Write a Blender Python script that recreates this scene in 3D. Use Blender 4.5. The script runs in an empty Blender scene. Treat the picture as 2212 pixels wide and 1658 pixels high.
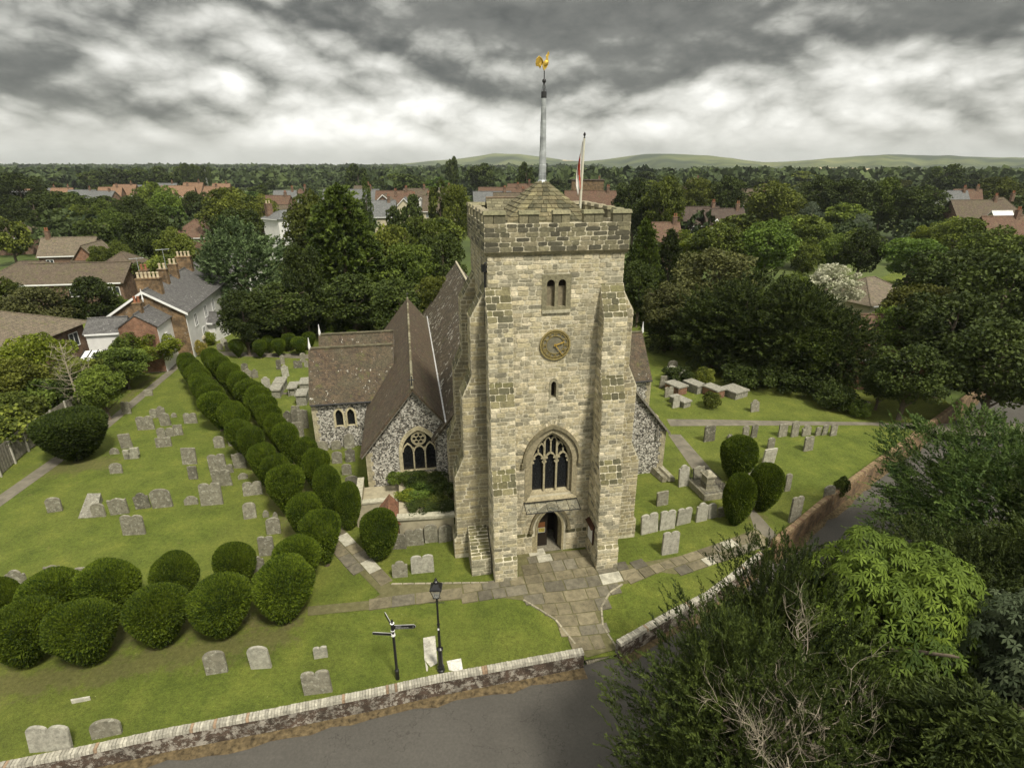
import bpy, math, random
import numpy as np
from mathutils import Vector, Matrix
from mathutils.geometry import delaunay_2d_cdt
sc = bpy.context.scene
COL = sc.collection
random.seed(7)
R = math.radians
# ---------------------------------------------------------------- camera
CAMH = 20.0
FD, CX, CY = 1212.0, 1106.0, 829.0
TH = math.atan(0.39)
ST, CT = math.sin(TH), math.cos(TH)
cam_d = bpy.data.cameras.new('camera')
cam = bpy.data.objects.new('camera', cam_d)
COL.objects.link(cam)
cam.location = (0, 0, CAMH)
cam.rotation_euler = (math.pi/2-TH, 0, 0)
cam_d.sensor_width = 36.0
cam_d.lens = 36.0*FD/2212.0
cam_d.clip_start = 0.1
cam_d.clip_end = 30000
sc.camera = cam
def ray(px, py):
    x, y = (px-CX)/FD, (py-CY)/FD
    return x, CT-y*ST, -ST-y*CT
GAPC = (4.6, 19.6)
def zg(x, y):
    d = math.hypot(x-GAPC[0], y-GAPC[1])
    t = max(0.0, 1-d/5.5)
    return -0.66*t*t*(3-2*t)
def G(px, py, z=None):
    """where the survey line through a photo point meets the ground"""
    dx, dy, dz = ray(px, py)
    zz = 0.0 if z is None else z
    for _ in range(12):
        t = (zz-CAMH)/dz
        X, Y = dx*t, dy*t
        if z is not None: break
        zz = 0.5*zz+0.5*zg(X, Y)
    return X, Y
def HT(py, Y):
    dx, dy, dz = ray(CX, py)
    return CAMH+Y*dz/dy
def XT(px, py, Y):
    dx, dy, dz = ray(px, py)
    return dx/dy*Y
def depth(Y, z=0): return Y*CT+(CAMH-z)*ST
# ---------------------------------------------------------------- nodes
def newmat(name):
    m = bpy.data.materials.new(name); m.use_nodes = True
    nt = m.node_tree; nt.nodes.clear()
    out = nt.nodes.new('ShaderNodeOutputMaterial')
    b = nt.nodes.new('ShaderNodeBsdfPrincipled')
    nt.links.new(b.outputs[0], out.inputs[0])
    b.inputs['Roughness'].default_value = 0.85
    b.inputs['Specular IOR Level'].default_value = 0.25
    return m, nt, b
class NT:
    """tiny node builder"""
    def __init__(s, nt): s.nt = nt; s.L = nt.links
    def n(s, t, **kw):
        nd = s.nt.nodes.new(t)
        for k, v in kw.items(): setattr(nd, k, v)
        return nd
    def setin(s, nd, k, v):
        if hasattr(v, 'is_output') or isinstance(v, bpy.types.NodeSocket): s.L.new(v, nd.inputs[k])
        else: nd.inputs[k].default_value = v
    def noise(s, vec, scale, detail=4, rough=0.55, dist=0.0):
        nd = s.n('ShaderNodeTexNoise')
        s.L.new(vec, nd.inputs['Vector'])
        nd.inputs['Scale'].default_value = scale; nd.inputs['Detail'].default_value = detail
        nd.inputs['Roughness'].default_value = rough; nd.inputs['Distortion'].default_value = dist
        return nd.outputs[0]
    def voro(s, vec, scale, feature='F1', out=0, rnd=1.0):
        nd = s.n('ShaderNodeTexVoronoi', feature=feature)
        s.L.new(vec, nd.inputs['Vector']); nd.inputs['Scale'].default_value = scale
        nd.inputs['Randomness'].default_value = rnd
        return nd.outputs[out]
    def m(s, op, a, b=0.0, c=None, clamp=False):
        nd = s.n('ShaderNodeMath', operation=op, use_clamp=clamp)
        s.setin(nd, 0, a); s.setin(nd, 1, b)
        if c is not None: s.setin(nd, 2, c)
        return nd.outputs[0]
    def mr(s, v, a, b, c=0.0, d=1.0, smooth=False):
        nd = s.n('ShaderNodeMapRange')
        if smooth: nd.interpolation_type = 'SMOOTHSTEP'
        s.setin(nd, 0, v)
        for i, q in enumerate((a, b, c, d)): s.setin(nd, i+1, q)
        return nd.outputs[0]
    def mix(s, f, a, b, bt='MIX'):
        nd = s.n('ShaderNodeMix', data_type='RGBA', blend_type=bt)
        s.setin(nd, 0, f)
        s.setin(nd, 6, c4(a)); s.setin(nd, 7, c4(b))
        return nd.outputs[2]
    def ramp(s, v, pts):
        nd = s.n('ShaderNodeValToRGB'); s.L.new(v, nd.inputs[0])
        e = nd.color_ramp.elements
        while len(e) < len(pts): e.new(0.5)
        for i, (p, c) in enumerate(pts): e[i].position = p; e[i].color = c4(c)
        return nd.outputs[0]
    def obj(s): return s.n('ShaderNodeTexCoord').outputs['Object']
    def pos(s): return s.n('ShaderNodeNewGeometry').outputs['Position']
    def attr(s, name='col'): return s.n('ShaderNodeAttribute', attribute_name=name).outputs[0]
    def scalev(s, v, sc_):
        nd = s.n('ShaderNodeVectorMath', operation='MULTIPLY'); s.L.new(v, nd.inputs[0]); nd.inputs[1].default_value = sc_
        return nd.outputs[0]
    def addv(s, a, b):
        nd = s.n('ShaderNodeVectorMath', operation='ADD'); s.setin(nd, 0, a); s.setin(nd, 1, b)
        return nd.outputs[0]
    def bump(s, bsdf, h, strength=0.4, dist=0.02):
        nd = s.n('ShaderNodeBump'); s.L.new(h, nd.inputs['Height'])
        nd.inputs['Strength'].default_value = strength; nd.inputs['Distance'].default_value = dist
        s.L.new(nd.outputs[0], bsdf.inputs['Normal'])
def c4(c):
    if isinstance(c, bpy.types.NodeSocket): return c
    if isinstance(c, (int, float)): return (c, c, c, 1)
    return (c[0], c[1], c[2], 1) if len(c) == 3 else c
def simple(name, col, rough=0.8, metal=0.0, var=0.25, scale=3.0, spec=0.25, bump=0.0, fine=0):
    m, nt, b = newmat(name); k = NT(nt)
    v = k.obj()
    n = k.noise(v, scale, 5, 0.6)
    lo = tuple(c*(1-var) for c in col); hi = tuple(min(1, c*(1+var)) for c in col)
    cc = k.ramp(n, [(0.3, lo), (0.7, hi)])
    nt.links.new(cc, b.inputs['Base Color'])
    b.inputs['Roughness'].default_value = rough; b.inputs['Metallic'].default_value = metal
    b.inputs['Specular IOR Level'].default_value = spec
    if bump: k.bump(b, k.noise(v, scale*6, 3), bump)
    return m
# ---------------------------------------------------------------- mesh builder
class MB:
    def __init__(s): s.v = []; s.f = []; s.mi = []; s.c = []; s.m = 0; s.col = (1, 1, 1); s.M = None
    def p(s, pts):
        i = len(s.v)
        if s.M is not None: pts = [s.M @ Vector(q) for q in pts]
        s.v.extend([tuple(q) for q in pts]); return i
    def poly(s, pts):
        i = s.p(pts); s.f.append(tuple(range(i, i+len(pts)))); s.mi.append(s.m); s.c.append(s.col)
    def faces(s, pts, fs):
        i = s.p(pts)
        for f in fs: s.f.append(tuple(i+a for a in f)); s.mi.append(s.m); s.c.append(s.col)
    def box(s, x0, x1, y0, y1, z0, z1):
        s.hexa([(x0, y0, z0), (x1, y0, z0), (x1, y1, z0), (x0, y1, z0)], [(x0, y0, z1), (x1, y0, z1), (x1, y1, z1), (x0, y1, z1)])
    def hexa(s, b, t):
        s.prism(b, t)
    def prism(s, b, t, cap=True):
        n = len(b); i = s.p(list(b)+list(t))
        fs = [(a, (a+1) % n, n+(a+1) % n, n+a) for a in range(n)]
        if cap: fs += [tuple(range(n-1, -1, -1)), tuple(range(n, 2*n))]
        for f in fs: s.f.append(tuple(i+a for a in f)); s.mi.append(s.m); s.c.append(s.col)
    def extr(s, pts2, o, u, w, n, t, cap=True):
        """planar outline pts2 in frame (o,u,w), extruded by t along n"""
        o, u, w, n = map(Vector, (o, u, w, n))
        a = [o+u*x+w*y for x, y in pts2]
        s.prism(a, [q+n*t for q in a], cap)
    def tube(s, path, rad, n=8, cap=True):
        path = [Vector(q) for q in path]
        rad = rad if isinstance(rad, (list, tuple)) else [rad]*len(path)
        rings = []
        for k_, q in enumerate(path):
            d = (path[min(k_+1, len(path)-1)]-path[max(k_-1, 0)])
            d = d.normalized() if d.length > 1e-9 else Vector((0, 0, 1))
            a = d.cross(Vector((0.3, 0.9, 0.2)) if abs(d.z) > .9 else Vector((0, 0, 1))).normalized()
            b = d.cross(a)
            rings.append([q+(a*math.cos(2*math.pi*j/n)+b*math.sin(2*math.pi*j/n))*rad[k_] for j in range(n)])
        i = s.p([q for r in rings for q in r])
        for k_ in range(len(path)-1):
            for j in range(n):
                s.f.append((i+k_*n+j, i+k_*n+(j+1) % n, i+(k_+1)*n+(j+1) % n, i+(k_+1)*n+j)); s.mi.append(s.m); s.c.append(s.col)
        if cap:
            for base in (0, (len(path)-1)*n):
                s.f.append(tuple(i+base+j for j in range(n))); s.mi.append(s.m); s.c.append(s.col)
    def lathe(s, prof, n=16, c=(0, 0)):
        s.tubeprof([(c[0], c[1], z, r) for r, z in prof], n)
    def tubeprof(s, pr, n):
        i = s.p([(x+r*math.cos(2*math.pi*j/n), y+r*math.sin(2*math.pi*j/n), z) for x, y, z, r in pr for j in range(n)])
        for k_ in range(len(pr)-1):
            for j in range(n):
                s.f.append((i+k_*n+j, i+k_*n+(j+1) % n, i+(k_+1)*n+(j+1) % n, i+(k_+1)*n+j)); s.mi.append(s.m); s.c.append(s.col)
        for base in (0, (len(pr)-1)*n):
            s.f.append(tuple(i+base+j for j in range(n))); s.mi.append(s.m); s.c.append(s.col)
    def mesh(s, name, mats, smooth=False):
        me = bpy.data.meshes.new(name)
        me.from_pydata(s.v, [], s.f)
        for m in mats: me.materials.append(m)
        me.polygons.foreach_set('material_index', s.mi)
        ca = me.color_attributes.new('col', 'FLOAT_COLOR', 'CORNER')
        arr = np.ones((len(me.loops), 4), np.float32)
        k_ = 0
        tot = [len(f) for f in s.f]
        arr[:, :3] = np.repeat(np.array(s.c, np.float32).reshape(-1, 3), tot, axis=0)
        ca.data.foreach_set('color', arr.ravel())
        if smooth: me.polygons.foreach_set('use_smooth', [True]*len(me.polygons))
        me.update()
        return me
    def fixn(s, me):
        import bmesh
        bm = bmesh.new(); bm.from_mesh(me); bmesh.ops.recalc_face_normals(bm, faces=bm.faces); bm.to_mesh(me); bm.free()
    def build(s, name, mats, parent=None, smooth=False, **kw):
        mats = mats if isinstance(mats, (list, tuple)) else [mats]
        me = s.mesh(name, mats, smooth); s.fixn(me)
        return link(name, me, parent, **kw)
def link(name, data, parent=None, loc=None, rz=None, label=None, cat=None, group=None, kind=None, sc_=None):
    o = bpy.data.objects.new(name, data); COL.objects.link(o)
    if parent is not None: o.parent = parent
    if loc is not None: o.location = loc
    if rz is not None: o.rotation_euler[2] = rz
    if sc_ is not None: o.scale = sc_
    tag(o, label, cat, group, kind)
    return o
def tag(o, label=None, cat=None, group=None, kind=None):
    if label: o['label'] = label
    if cat: o['category'] = cat
    if group: o['group'] = group
    if kind: o['kind'] = kind
    return o
def npmesh(name, V, F, cols, mats, mi=None, smooth=False):
    """V (n,3), F (m,k) uniform polygons, cols (n,3) per vertex"""
    me = bpy.data.meshes.new(name)
    k_ = F.shape[1]
    me.vertices.add(len(V)); me.vertices.foreach_set('co', V.astype(np.float32).ravel())
    me.loops.add(F.size); me.loops.foreach_set('vertex_index', F.astype(np.int32).ravel())
    me.polygons.add(len(F)); me.polygons.foreach_set('loop_start', np.arange(0, F.size, k_, dtype=np.int32))
    if mi is not None: me.polygons.foreach_set('material_index', mi.astype(np.int32))
    if smooth: me.polygons.foreach_set('use_smooth', np.ones(len(F), bool))
    for m in mats: me.materials.append(m)
    me.update(calc_edges=True)
    ca = me.color_attributes.new('col', 'FLOAT_COLOR', 'POINT')
    a = np.ones((len(V), 4), np.float32); a[:, :3] = cols
    ca.data.foreach_set('color', a.ravel())
    return me
def cdt_sheet(name, outline, z_fn, mat, step=None, holes=(), extra=None, kind='structure', label=None, cat=None, parent=None):
    pts = [Vector(p) for p in outline]; edges = [(i, (i+1) % len(outline)) for i in range(len(outline))]
    if step:
        xs = [p[0] for p in outline]; ys = [p[1] for p in outline]
        x = min(xs)+step/2
        while x < max(xs):
            y = min(ys)+step/2
            while y < max(ys):
                if inside((x, y), outline): pts.append(Vector((x, y)))
                y += step
            x += step
    if extra: pts += [Vector(p) for p in extra]
    r = delaunay_2d_cdt(pts, edges, [list(range(len(outline)))], 1, 1e-5)
    me = bpy.data.meshes.new(name)
    me.from_pydata([(p.x, p.y, z_fn(p.x, p.y)) for p in r[0]], [], [tuple(f) for f in r[2]])
    me.materials.append(mat); me.update()
    if me.polygons and me.polygons[0].normal.z < 0: me.flip_normals()
    return link(name, me, parent, label=label, cat=cat, kind=kind)
def inside(p, poly):
    x, y = p; c = False; n = len(poly)
    for i in range(n):
        x1, y1 = poly[i]; x2, y2 = poly[i-1]
        if (y1 > y) != (y2 > y) and x < (x2-x1)*(y-y1)/(y2-y1)+x1: c = not c
    return c
# ---------------------------------------------------------------- materials
def stone_mat(name, mul=(1, 1, 1), sc_=1.0):
    m, nt, b = newmat(name); k = NT(nt); v = k.obj()
    a = k.attr()
    n1 = k.noise(v, 9*sc_, 6, 0.7); n2 = k.noise(v, 1.1*sc_, 4, 0.6)
    f = k.mr(n1, 0.3, 0.7, 0.55, 1.42)
    c = k.mix(1.0, a, f, 'MULTIPLY')
    c = k.mix(k.mr(n2, 0.5, 0.75, 0, 0.4), c, (0.105*mul[0], 0.10*mul[1], 0.065*mul[2]))
    stv = k.noise(k.scalev(v, (1.6, 1.6, .22)), 1.0, 6, 0.7)
    c = k.mix(k.mr(stv, 0.52, 0.72, 0, 0.5), c, (0.095, 0.088, 0.055))
    c = k.mix(k.mr(stv, 0.30, 0.46, 0.25, 0), c, (0.50, 0.44, 0.28))
    li = k.noise(v, 5.0, 5, 0.75)
    c = k.mix(k.mr(li, 0.66, 0.74, 0, 0.5), c, (0.40, 0.38, 0.27))
    nt.links.new(c, b.inputs['Base Color'])
    k.bump(b, n1, 0.5, 0.03)
    return m
M_STONE = stone_mat('dressed_and_rubble_stone')
def mortar():
    m, nt, b = newmat('lime_mortar'); k = NT(nt); v = k.obj()
    n = k.noise(v, 2.3, 6, 0.7)
    c = k.ramp(n, [(0.25, (0.34, 0.31, 0.215)), (0.5, (0.54, 0.495, 0.36)), (0.75, (0.64, 0.59, 0.45))])
    stv = k.noise(k.scalev(v, (1.6, 1.6, .22)), 1.0, 6, 0.7)
    c = k.mix(k.mr(stv, 0.50, 0.68, 0, 0.65), c, (0.15, 0.135, 0.085))
    c = k.mix(k.mr(k.noise(v, 3.7, 6, 0.75), 0.52, 0.66, 0, 0.6), c, (0.20, 0.18, 0.11))
    nt.links.new(c, b.inputs['Base Color']); k.bump(b, k.noise(v, 30, 3), 0.4)
    return m
M_MORTAR = mortar()
def flint():
    m, nt, b = newmat('knapped_flint'); k = NT(nt); v = k.obj()
    r = k.voro(v, 11.0, 'F1', 1)
    d = k.voro(v, 11.0, 'DISTANCE_TO_EDGE', 0)
    sp = k.n('ShaderNodeSeparateColor'); nt.links.new(r, sp.inputs[0])
    n0 = k.noise(v, 0.9, 3, 0.6)
    t = k.m('ADD', sp.outputs[0], k.mr(n0, 0.3, 0.7, -0.12, 0.12))
    c = k.ramp(t, [(0.0, (0.035, 0.035, 0.035)), (0.3, (0.10, 0.098, 0.09)), (0.5, (0.30, 0.29, 0.255)), (0.75, (0.50, 0.48, 0.42)), (1.0, (0.66, 0.64, 0.57))])
    c = k.mix(k.mr(d, 0.02, 0.07, 1, 0), c, (0.24, 0.21, 0.155))
    nt.links.new(c, b.inputs['Base Color']); k.bump(b, d, 0.6, 0.05)
    b.inputs['Roughness'].default_value = 0.6
    return m
M_FLINT = flint()
def tile_roof(name, cols, rows=9.0, lichen=0.0, moss=0.0, axis=2, lsc=3.0, slabs=False, lich_col=(0.62, 0.6, 0.52)):
    """plain tiles: courses follow height (object z), joints broken by noise"""
    m, nt, b = newmat(name); k = NT(nt); v = k.obj()
    br = k.n('ShaderNodeTexBrick')
    sx = k.n('ShaderNodeSeparateXYZ'); nt.links.new(v, sx.inputs[0])
    cb = k.n('ShaderNodeCombineXYZ')
    nt.links.new(k.m('ADD', sx.outputs[0], sx.outputs[1]), cb.inputs[0]); nt.links.new(sx.outputs[2], cb.inputs[1])
    wob = k.noise(v, 2.0, 2); 
    nt.links.new(k.addv(cb.outputs[0], k.scalev(wob, (0.05, 0.05, 0))), br.inputs['Vector'])
    br.inputs['Scale'].default_value = rows
    br.inputs['Brick Width'].default_value = 1.3; br.inputs['Row Height'].default_value = 0.8
    br.inputs['Mortar Size'].default_value = 0.05; br.inputs['Mortar Smooth'].default_value = 0.3
    br.inputs['Color1'].default_value = c4(cols[0]); br.inputs['Color2'].default_value = c4(cols[1]); br.inputs['Mortar'].default_value = c4(tuple(q*0.35 for q in cols[0]))
    n1 = k.noise(v, 0.7, 6, 0.65); n2 = k.noise(v, 12, 4, 0.7)
    c = k.mix(k.mr(n1, 0.35, 0.7, 0, 0.8), br.outputs[0], cols[2]); c = k.mix(1.0, c, k.mr(k.noise(v, 2.6, 6, 0.75), 0.3, 0.7, 0.6, 1.4), 'MULTIPLY')
    c = k.mix(1.0, c, k.mr(n2, 0.3, 0.7, 0.5, 1.5), 'MULTIPLY')
    if moss: c = k.mix(k.mr(k.noise(v, 1.6, 6, 0.7), 0.6-moss*0.2, 0.72-moss*0.2, 0, 0.75), c, (0.10, 0.11, 0.03))
    if lichen:
        l1 = k.noise(k.scalev(v, (1, 1, 1)), lsc*3, 5, 0.7); l2 = k.noise(v, 0.5, 3, 0.6)
        t = k.m('ADD', l1, k.mr(l2, 0.3, 0.7, -0.08, 0.08))
        c = k.mix(k.mr(t, 0.74-lichen*0.2, 0.79-lichen*0.2, 0, 0.85), c, lich_col)
    nt.links.new(c, b.inputs['Base Color']); k.bump(b, br.outputs[1], -0.5, 0.03)
    return m
M_TILE = tile_roof('clay_tiles_brown', [(0.115, 0.080, 0.050), (0.060, 0.047, 0.034), (0.075, 0.068, 0.042)], 6, 0.42, 0.12, lsc=1.6)
M_TILE_AISLE = tile_roof('clay_tiles_dull', [(0.110, 0.074, 0.047), (0.062, 0.047, 0.034), (0.080, 0.068, 0.043)], 6, 0.28, 0.1, lsc=1.6)
M_SLAB = tile_roof('stone_slabs_lichen', [(0.115, 0.090, 0.058), (0.050, 0.040, 0.029), (0.075, 0.062, 0.038)], 3.0, 0.80, 0.1, lsc=.7, lich_col=(.44, .42, .35))
M_PORCHT = tile_roof('porch_slabs', [(0.085, 0.062, 0.042), (0.06, 0.048, 0.036), (0.08, 0.06, 0.04)], 4, 0.5, 0.2, lsc=2)
M_CAP = stone_mat('mossy_cap_slabs')
M_DRESSED = simple('pale_dressed_stone', (0.40, 0.36, 0.25), var=0.22, scale=4, bump=0.2)
M_DRESS_Y = simple('yellow_limestone', (0.52, 0.46, 0.30), var=0.15, scale=5)
M_RENDER = simple('old_render', (0.33, 0.295, 0.20), var=0.25, scale=2.5, bump=0.2)
M_DARKGLASS = simple('leaded_dark_glass', (0.012, 0.013, 0.014), 0.25, var=0.6, scale=14, spec=0.5)
M_BLACK = simple('gloss_black_iron', (0.012, 0.012, 0.012), 0.35, spec=0.5, var=0.2)
M_OAK = simple('dark_oak_door', (0.02, 0.015, 0.01), 0.6)
M_LOUVRE = simple('belfry_boards', (0.20, 0.17, 0.11), var=0.3, scale=6)
M_LEAD = simple('weathered_lead', (0.36, 0.38, 0.38), 0.5, 0.3, var=0.45, scale=2.2)
M_LEADW = simple('pale_lead_valley', (0.52, 0.52, 0.50), 0.6, var=0.35, scale=3)
M_LEADD = simple('dark_lead', (0.04, 0.04, 0.04), 0.5, 0.3)
M_GOLD = simple('gilded_copper', (0.62, 0.42, 0.08), 0.35, 0.7, var=0.35, scale=9)
M_CLOCKGOLD = simple('old_gilt', (0.27, 0.215, 0.085), 0.6, 0.2, var=0.3, scale=12)
M_CLOCKD = simple('clock_dark_groove', (0.04, 0.035, 0.015), 0.7)  # even near-black brown for the band behind the minute marks
M_HAND = simple('gilt_hand', (0.60, 0.40, 0.08), 0.4, 0.4, var=0.15)
M_WHITE = simple('white_paint', (0.75, 0.75, 0.72), 0.5, var=0.06)
M_FLAGW = simple('flag_white', (0.60, 0.58, 0.53), 0.8, var=0.06)
M_FLAGR = simple('flag_red', (0.55, 0.07, 0.03), 0.8, var=0.1)
M_POLE = simple('painted_pole', (0.55, 0.53, 0.42), 0.5, var=0.12)
M_WHITER = simple('white_render', (0.66, 0.65, 0.62), 0.8, var=0.10, scale=1.3)
M_CREAM = simple('cream_render', (0.48, 0.43, 0.30), 0.8, var=0.1)
M_GLASS = simple('window_glass', (0.03, 0.035, 0.04), 0.12, var=0.3, spec=0.6)
M_REDT = simple('terracotta', (0.26, 0.11, 0.06), 0.8, var=0.2)
M_POTY = simple('buff_pot', (0.50, 0.42, 0.28), 0.8, var=0.15)
M_BARK = simple('bark', (0.10, 0.08, 0.055), 0.9, var=0.35, scale=5, bump=0.5)
M_DEADW = simple('dead_branch', (0.30, 0.26, 0.19), 0.85, var=0.3, scale=8)
M_FENCEW = simple('weathered_boards', (0.19, 0.175, 0.14), 0.9, var=0.35, scale=4)
M_CONC = simple('concrete_post', (0.40, 0.38, 0.32), 0.9, var=0.15)
M_BOARD = simple('stained_wood', (0.05, 0.022, 0.012), 0.6)
M_PAPER = simple('notice_paper', (0.62, 0.62, 0.60), 0.7, var=0.05)
M_ORANGE = simple('poster_orange', (0.17, 0.07, 0.025), 0.7, var=0.1)
M_POSTY = simple('poster_olive', (0.32, 0.27, 0.06), 0.7, var=0.7, scale=18)
def brick(name, c1, c2, mort, scale=4.5, stain=0.0, white=0.0):
    m, nt, b = newmat(name); k = NT(nt); v = k.obj()
    sx = k.n('ShaderNodeSeparateXYZ'); nt.links.new(v, sx.inputs[0])
    cb = k.n('ShaderNodeCombineXYZ')
    nt.links.new(k.m('ADD', sx.outputs[0], sx.outputs[1]), cb.inputs[0]); nt.links.new(sx.outputs[2], cb.inputs[1])
    br = k.n('ShaderNodeTexBrick'); nt.links.new(cb.outputs[0], br.inputs['Vector'])
    br.inputs['Scale'].default_value = scale
    for kk, q in (('Color1', c1), ('Color2', c2), ('Mortar', mort)): br.inputs[kk].default_value = c4(q)
    br.inputs['Mortar Size'].default_value = 0.02
    c = k.mix(1.0, br.outputs[0], k.mr(k.noise(v, 1.5, 6, 0.7), 0.3, 0.7, 0.5, 1.45), 'MULTIPLY')
    if white:
        t = k.noise(v, 3.2, 8, 0.8)
        c = k.mix(k.mr(t, 0.60-white*0.1, 0.66-white*0.1, 0, 0.85), c, (0.40, 0.37, 0.31))
    if stain: c = k.mix(k.mr(k.noise(v, 0.9, 5, 0.7), 0.45, 0.6, 0, stain), c, (0.03, 0.025, 0.018))
    nt.links.new(c, b.inputs['Base Color']); k.bump(b, br.outputs[1], -0.4, 0.02)
    return m
M_BRICK = brick('red_brick', (0.150, 0.080, 0.048), (0.11, 0.06, 0.038), (0.25, 0.22, 0.17))
M_BRICKO = brick('orange_brick', (0.23, 0.10, 0.052), (0.17, 0.075, 0.04), (0.3, 0.26, 0.2))
M_OLDBRICK = brick('old_lichened_brick', (0.085, 0.05, 0.035), (0.055, 0.038, 0.028), (0.14, 0.12, 0.09), 4.5, 0.5, 1.0)
M_BRICKY = brick('brown_wall_brick', (0.24, 0.15, 0.07), (0.15, 0.09, 0.045), (0.2, 0.17, 0.12), 4.5, 0.6, 0.1)
M_COPE = simple('brick_on_edge_coping', (0.47, 0.43, 0.36), 0.9, var=0.3, scale=2.0, bump=0.3)
def attrmat(name, f=1.0, scale=6, lichen=0.0, rough=0.9):
    m, nt, b = newmat(name); k = NT(nt); v = k.obj()
    oi = k.n('ShaderNodeObjectInfo').outputs['Random']
    cb = k.addv(v, k.scalev(k.mix(0, oi, oi), (37, 91, 13)))
    c = k.mix(1.0, k.attr(), k.mr(k.noise(cb, scale, 6, 0.7), 0.3, 0.7, 0.6*f, 1.4*f), 'MULTIPLY')
    if lichen:
        c = k.mix(k.mr(k.noise(cb, 4.5, 6, 0.75), 0.69-lichen*.15, 0.76-lichen*.15, 0, 0.6), c, (0.42, 0.41, 0.33))
        c = k.mix(k.mr(k.noise(cb, 7.5, 5, 0.75), 0.60, 0.68, 0, 0.7), c, (0.045, 0.042, 0.032))
    nt.links.new(c, b.inputs['Base Color']); b.inputs['Roughness'].default_value = rough
    k.bump(b, k.noise(v, scale*4, 4), 0.4, 0.02)
    return m
M_ATTR = attrmat('tinted_masonry_unit')
M_GRAVE = attrmat('lichened_gravestone', 1.0, 5, 1.0)
M_GRAVED = attrmat('plain_gravestone', 1.0, 5, 0.0)
WORN = [(G(600, 1375), G(-60, 1500), 1.0), (G(640, 1320), G(-60, 1420), 0.9), (G(470, 870), G(655, 1170), 0.8), (G(560, 905), G(735, 1130), 0.7), (G(105, 1015), G(225, 1000), 1.3), (G(1600, 1010), G(1630, 1120), 0.7), (G(350, 800), G(180, 935), 0.5)]
def grass():
    m, nt, b = newmat('mown_grass'); k = NT(nt); v = k.pos()
    n0 = k.noise(v, 0.10, 5, 0.6); n1 = k.noise(v, 0.55, 7, 0.7); n2 = k.noise(v, 5.0, 6, 0.75); n3 = k.noise(v, 28, 3, 0.7)
    c = k.ramp(n1, [(0.25, (0.054, 0.074, 0.010)), (0.5, (0.094, 0.120, 0.017)), (0.72, (0.152, 0.168, 0.028))])
    c = k.mix(k.mr(n0, 0.45, 0.65, 0, 0.45), c, (0.135, 0.142, 0.028))
    c = k.mix(1.0, c, k.mr(n2, 0.25, 0.75, 0.62, 1.38), 'MULTIPLY')
    c = k.mix(1.0, c, k.mr(n3, 0.3, 0.7, 0.62, 1.4), 'MULTIPLY')
    c = k.mix(1.0, c, k.mr(k.noise(v, 13, 4, 0.8), 0.3, 0.7, 0.72, 1.3), 'MULTIPLY')
    c = k.mix(k.mr(k.noise(v, 2.1, 7, 0.8), 0.60, 0.72, 0, 0.5), c, (0.045, 0.070, 0.010))
    c = k.mix(k.mr(k.noise(v, 0.9, 6, 0.75, 0.4), 0.63, 0.74, 0, 0.55), c, (0.20, 0.165, 0.062))
    d = k.voro(v, 1.5, 'F1', 0)
    c = k.mix(k.mr(d, 0.02, 0.035, 0.6, 0), c, (0.45, 0.43, 0.2))
    sv = k.n('ShaderNodeSeparateXYZ'); nt.links.new(v, sv.inputs[0]); vx, vy = sv.outputs[0], sv.outputs[1]
    wn = k.noise(v, 1.3, 6, 0.75)
    for (A, B, w) in WORN:
        dx, dy = B[0]-A[0], B[1]-A[1]; l2 = dx*dx+dy*dy
        t = k.m('DIVIDE', k.m('ADD', k.m('MULTIPLY', k.m('SUBTRACT', vx, A[0]), dx), k.m('MULTIPLY', k.m('SUBTRACT', vy, A[1]), dy)), l2, clamp=True)
        ex = k.m('SUBTRACT', vx, k.m('ADD', k.m('MULTIPLY', t, dx), A[0])); ey = k.m('SUBTRACT', vy, k.m('ADD', k.m('MULTIPLY', t, dy), A[1]))
        ds = k.m('SQRT', k.m('ADD', k.m('MULTIPLY', ex, ex), k.m('MULTIPLY', ey, ey)))
        ds = k.m('ADD', ds, k.mr(wn, 0.3, 0.7, -0.9, 0.9))
        c = k.mix(k.mr(ds, w*0.25, w*1.1, 0.55, 0, True), c, k.ramp(n2, [(0.3, (0.075, 0.07, 0.022)), (0.6, (0.13, 0.105, 0.052)), (0.8, (0.19, 0.15, 0.085))]))
    nt.links.new(c, b.inputs['Base Color']); b.inputs['Roughness'].default_value = 0.95
    k.bump(b, k.m('ADD', n2, n3), 0.9, 0.05)
    return m
M_GRASS = grass()
def worn():
    m, nt, b = newmat('worn_earth'); k = NT(nt); v = k.pos()
    c = k.ramp(k.noise(v, 2.2, 7, 0.75), [(0.3, (0.060, 0.058, 0.018)), (0.5, (0.105, 0.082, 0.042)), (0.7, (0.15, 0.115, 0.065))])
    nt.links.new(c, b.inputs['Base Color']); k.bump(b, k.noise(v, 25, 4), 0.5)
    return m
M_WORN = worn()
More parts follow.
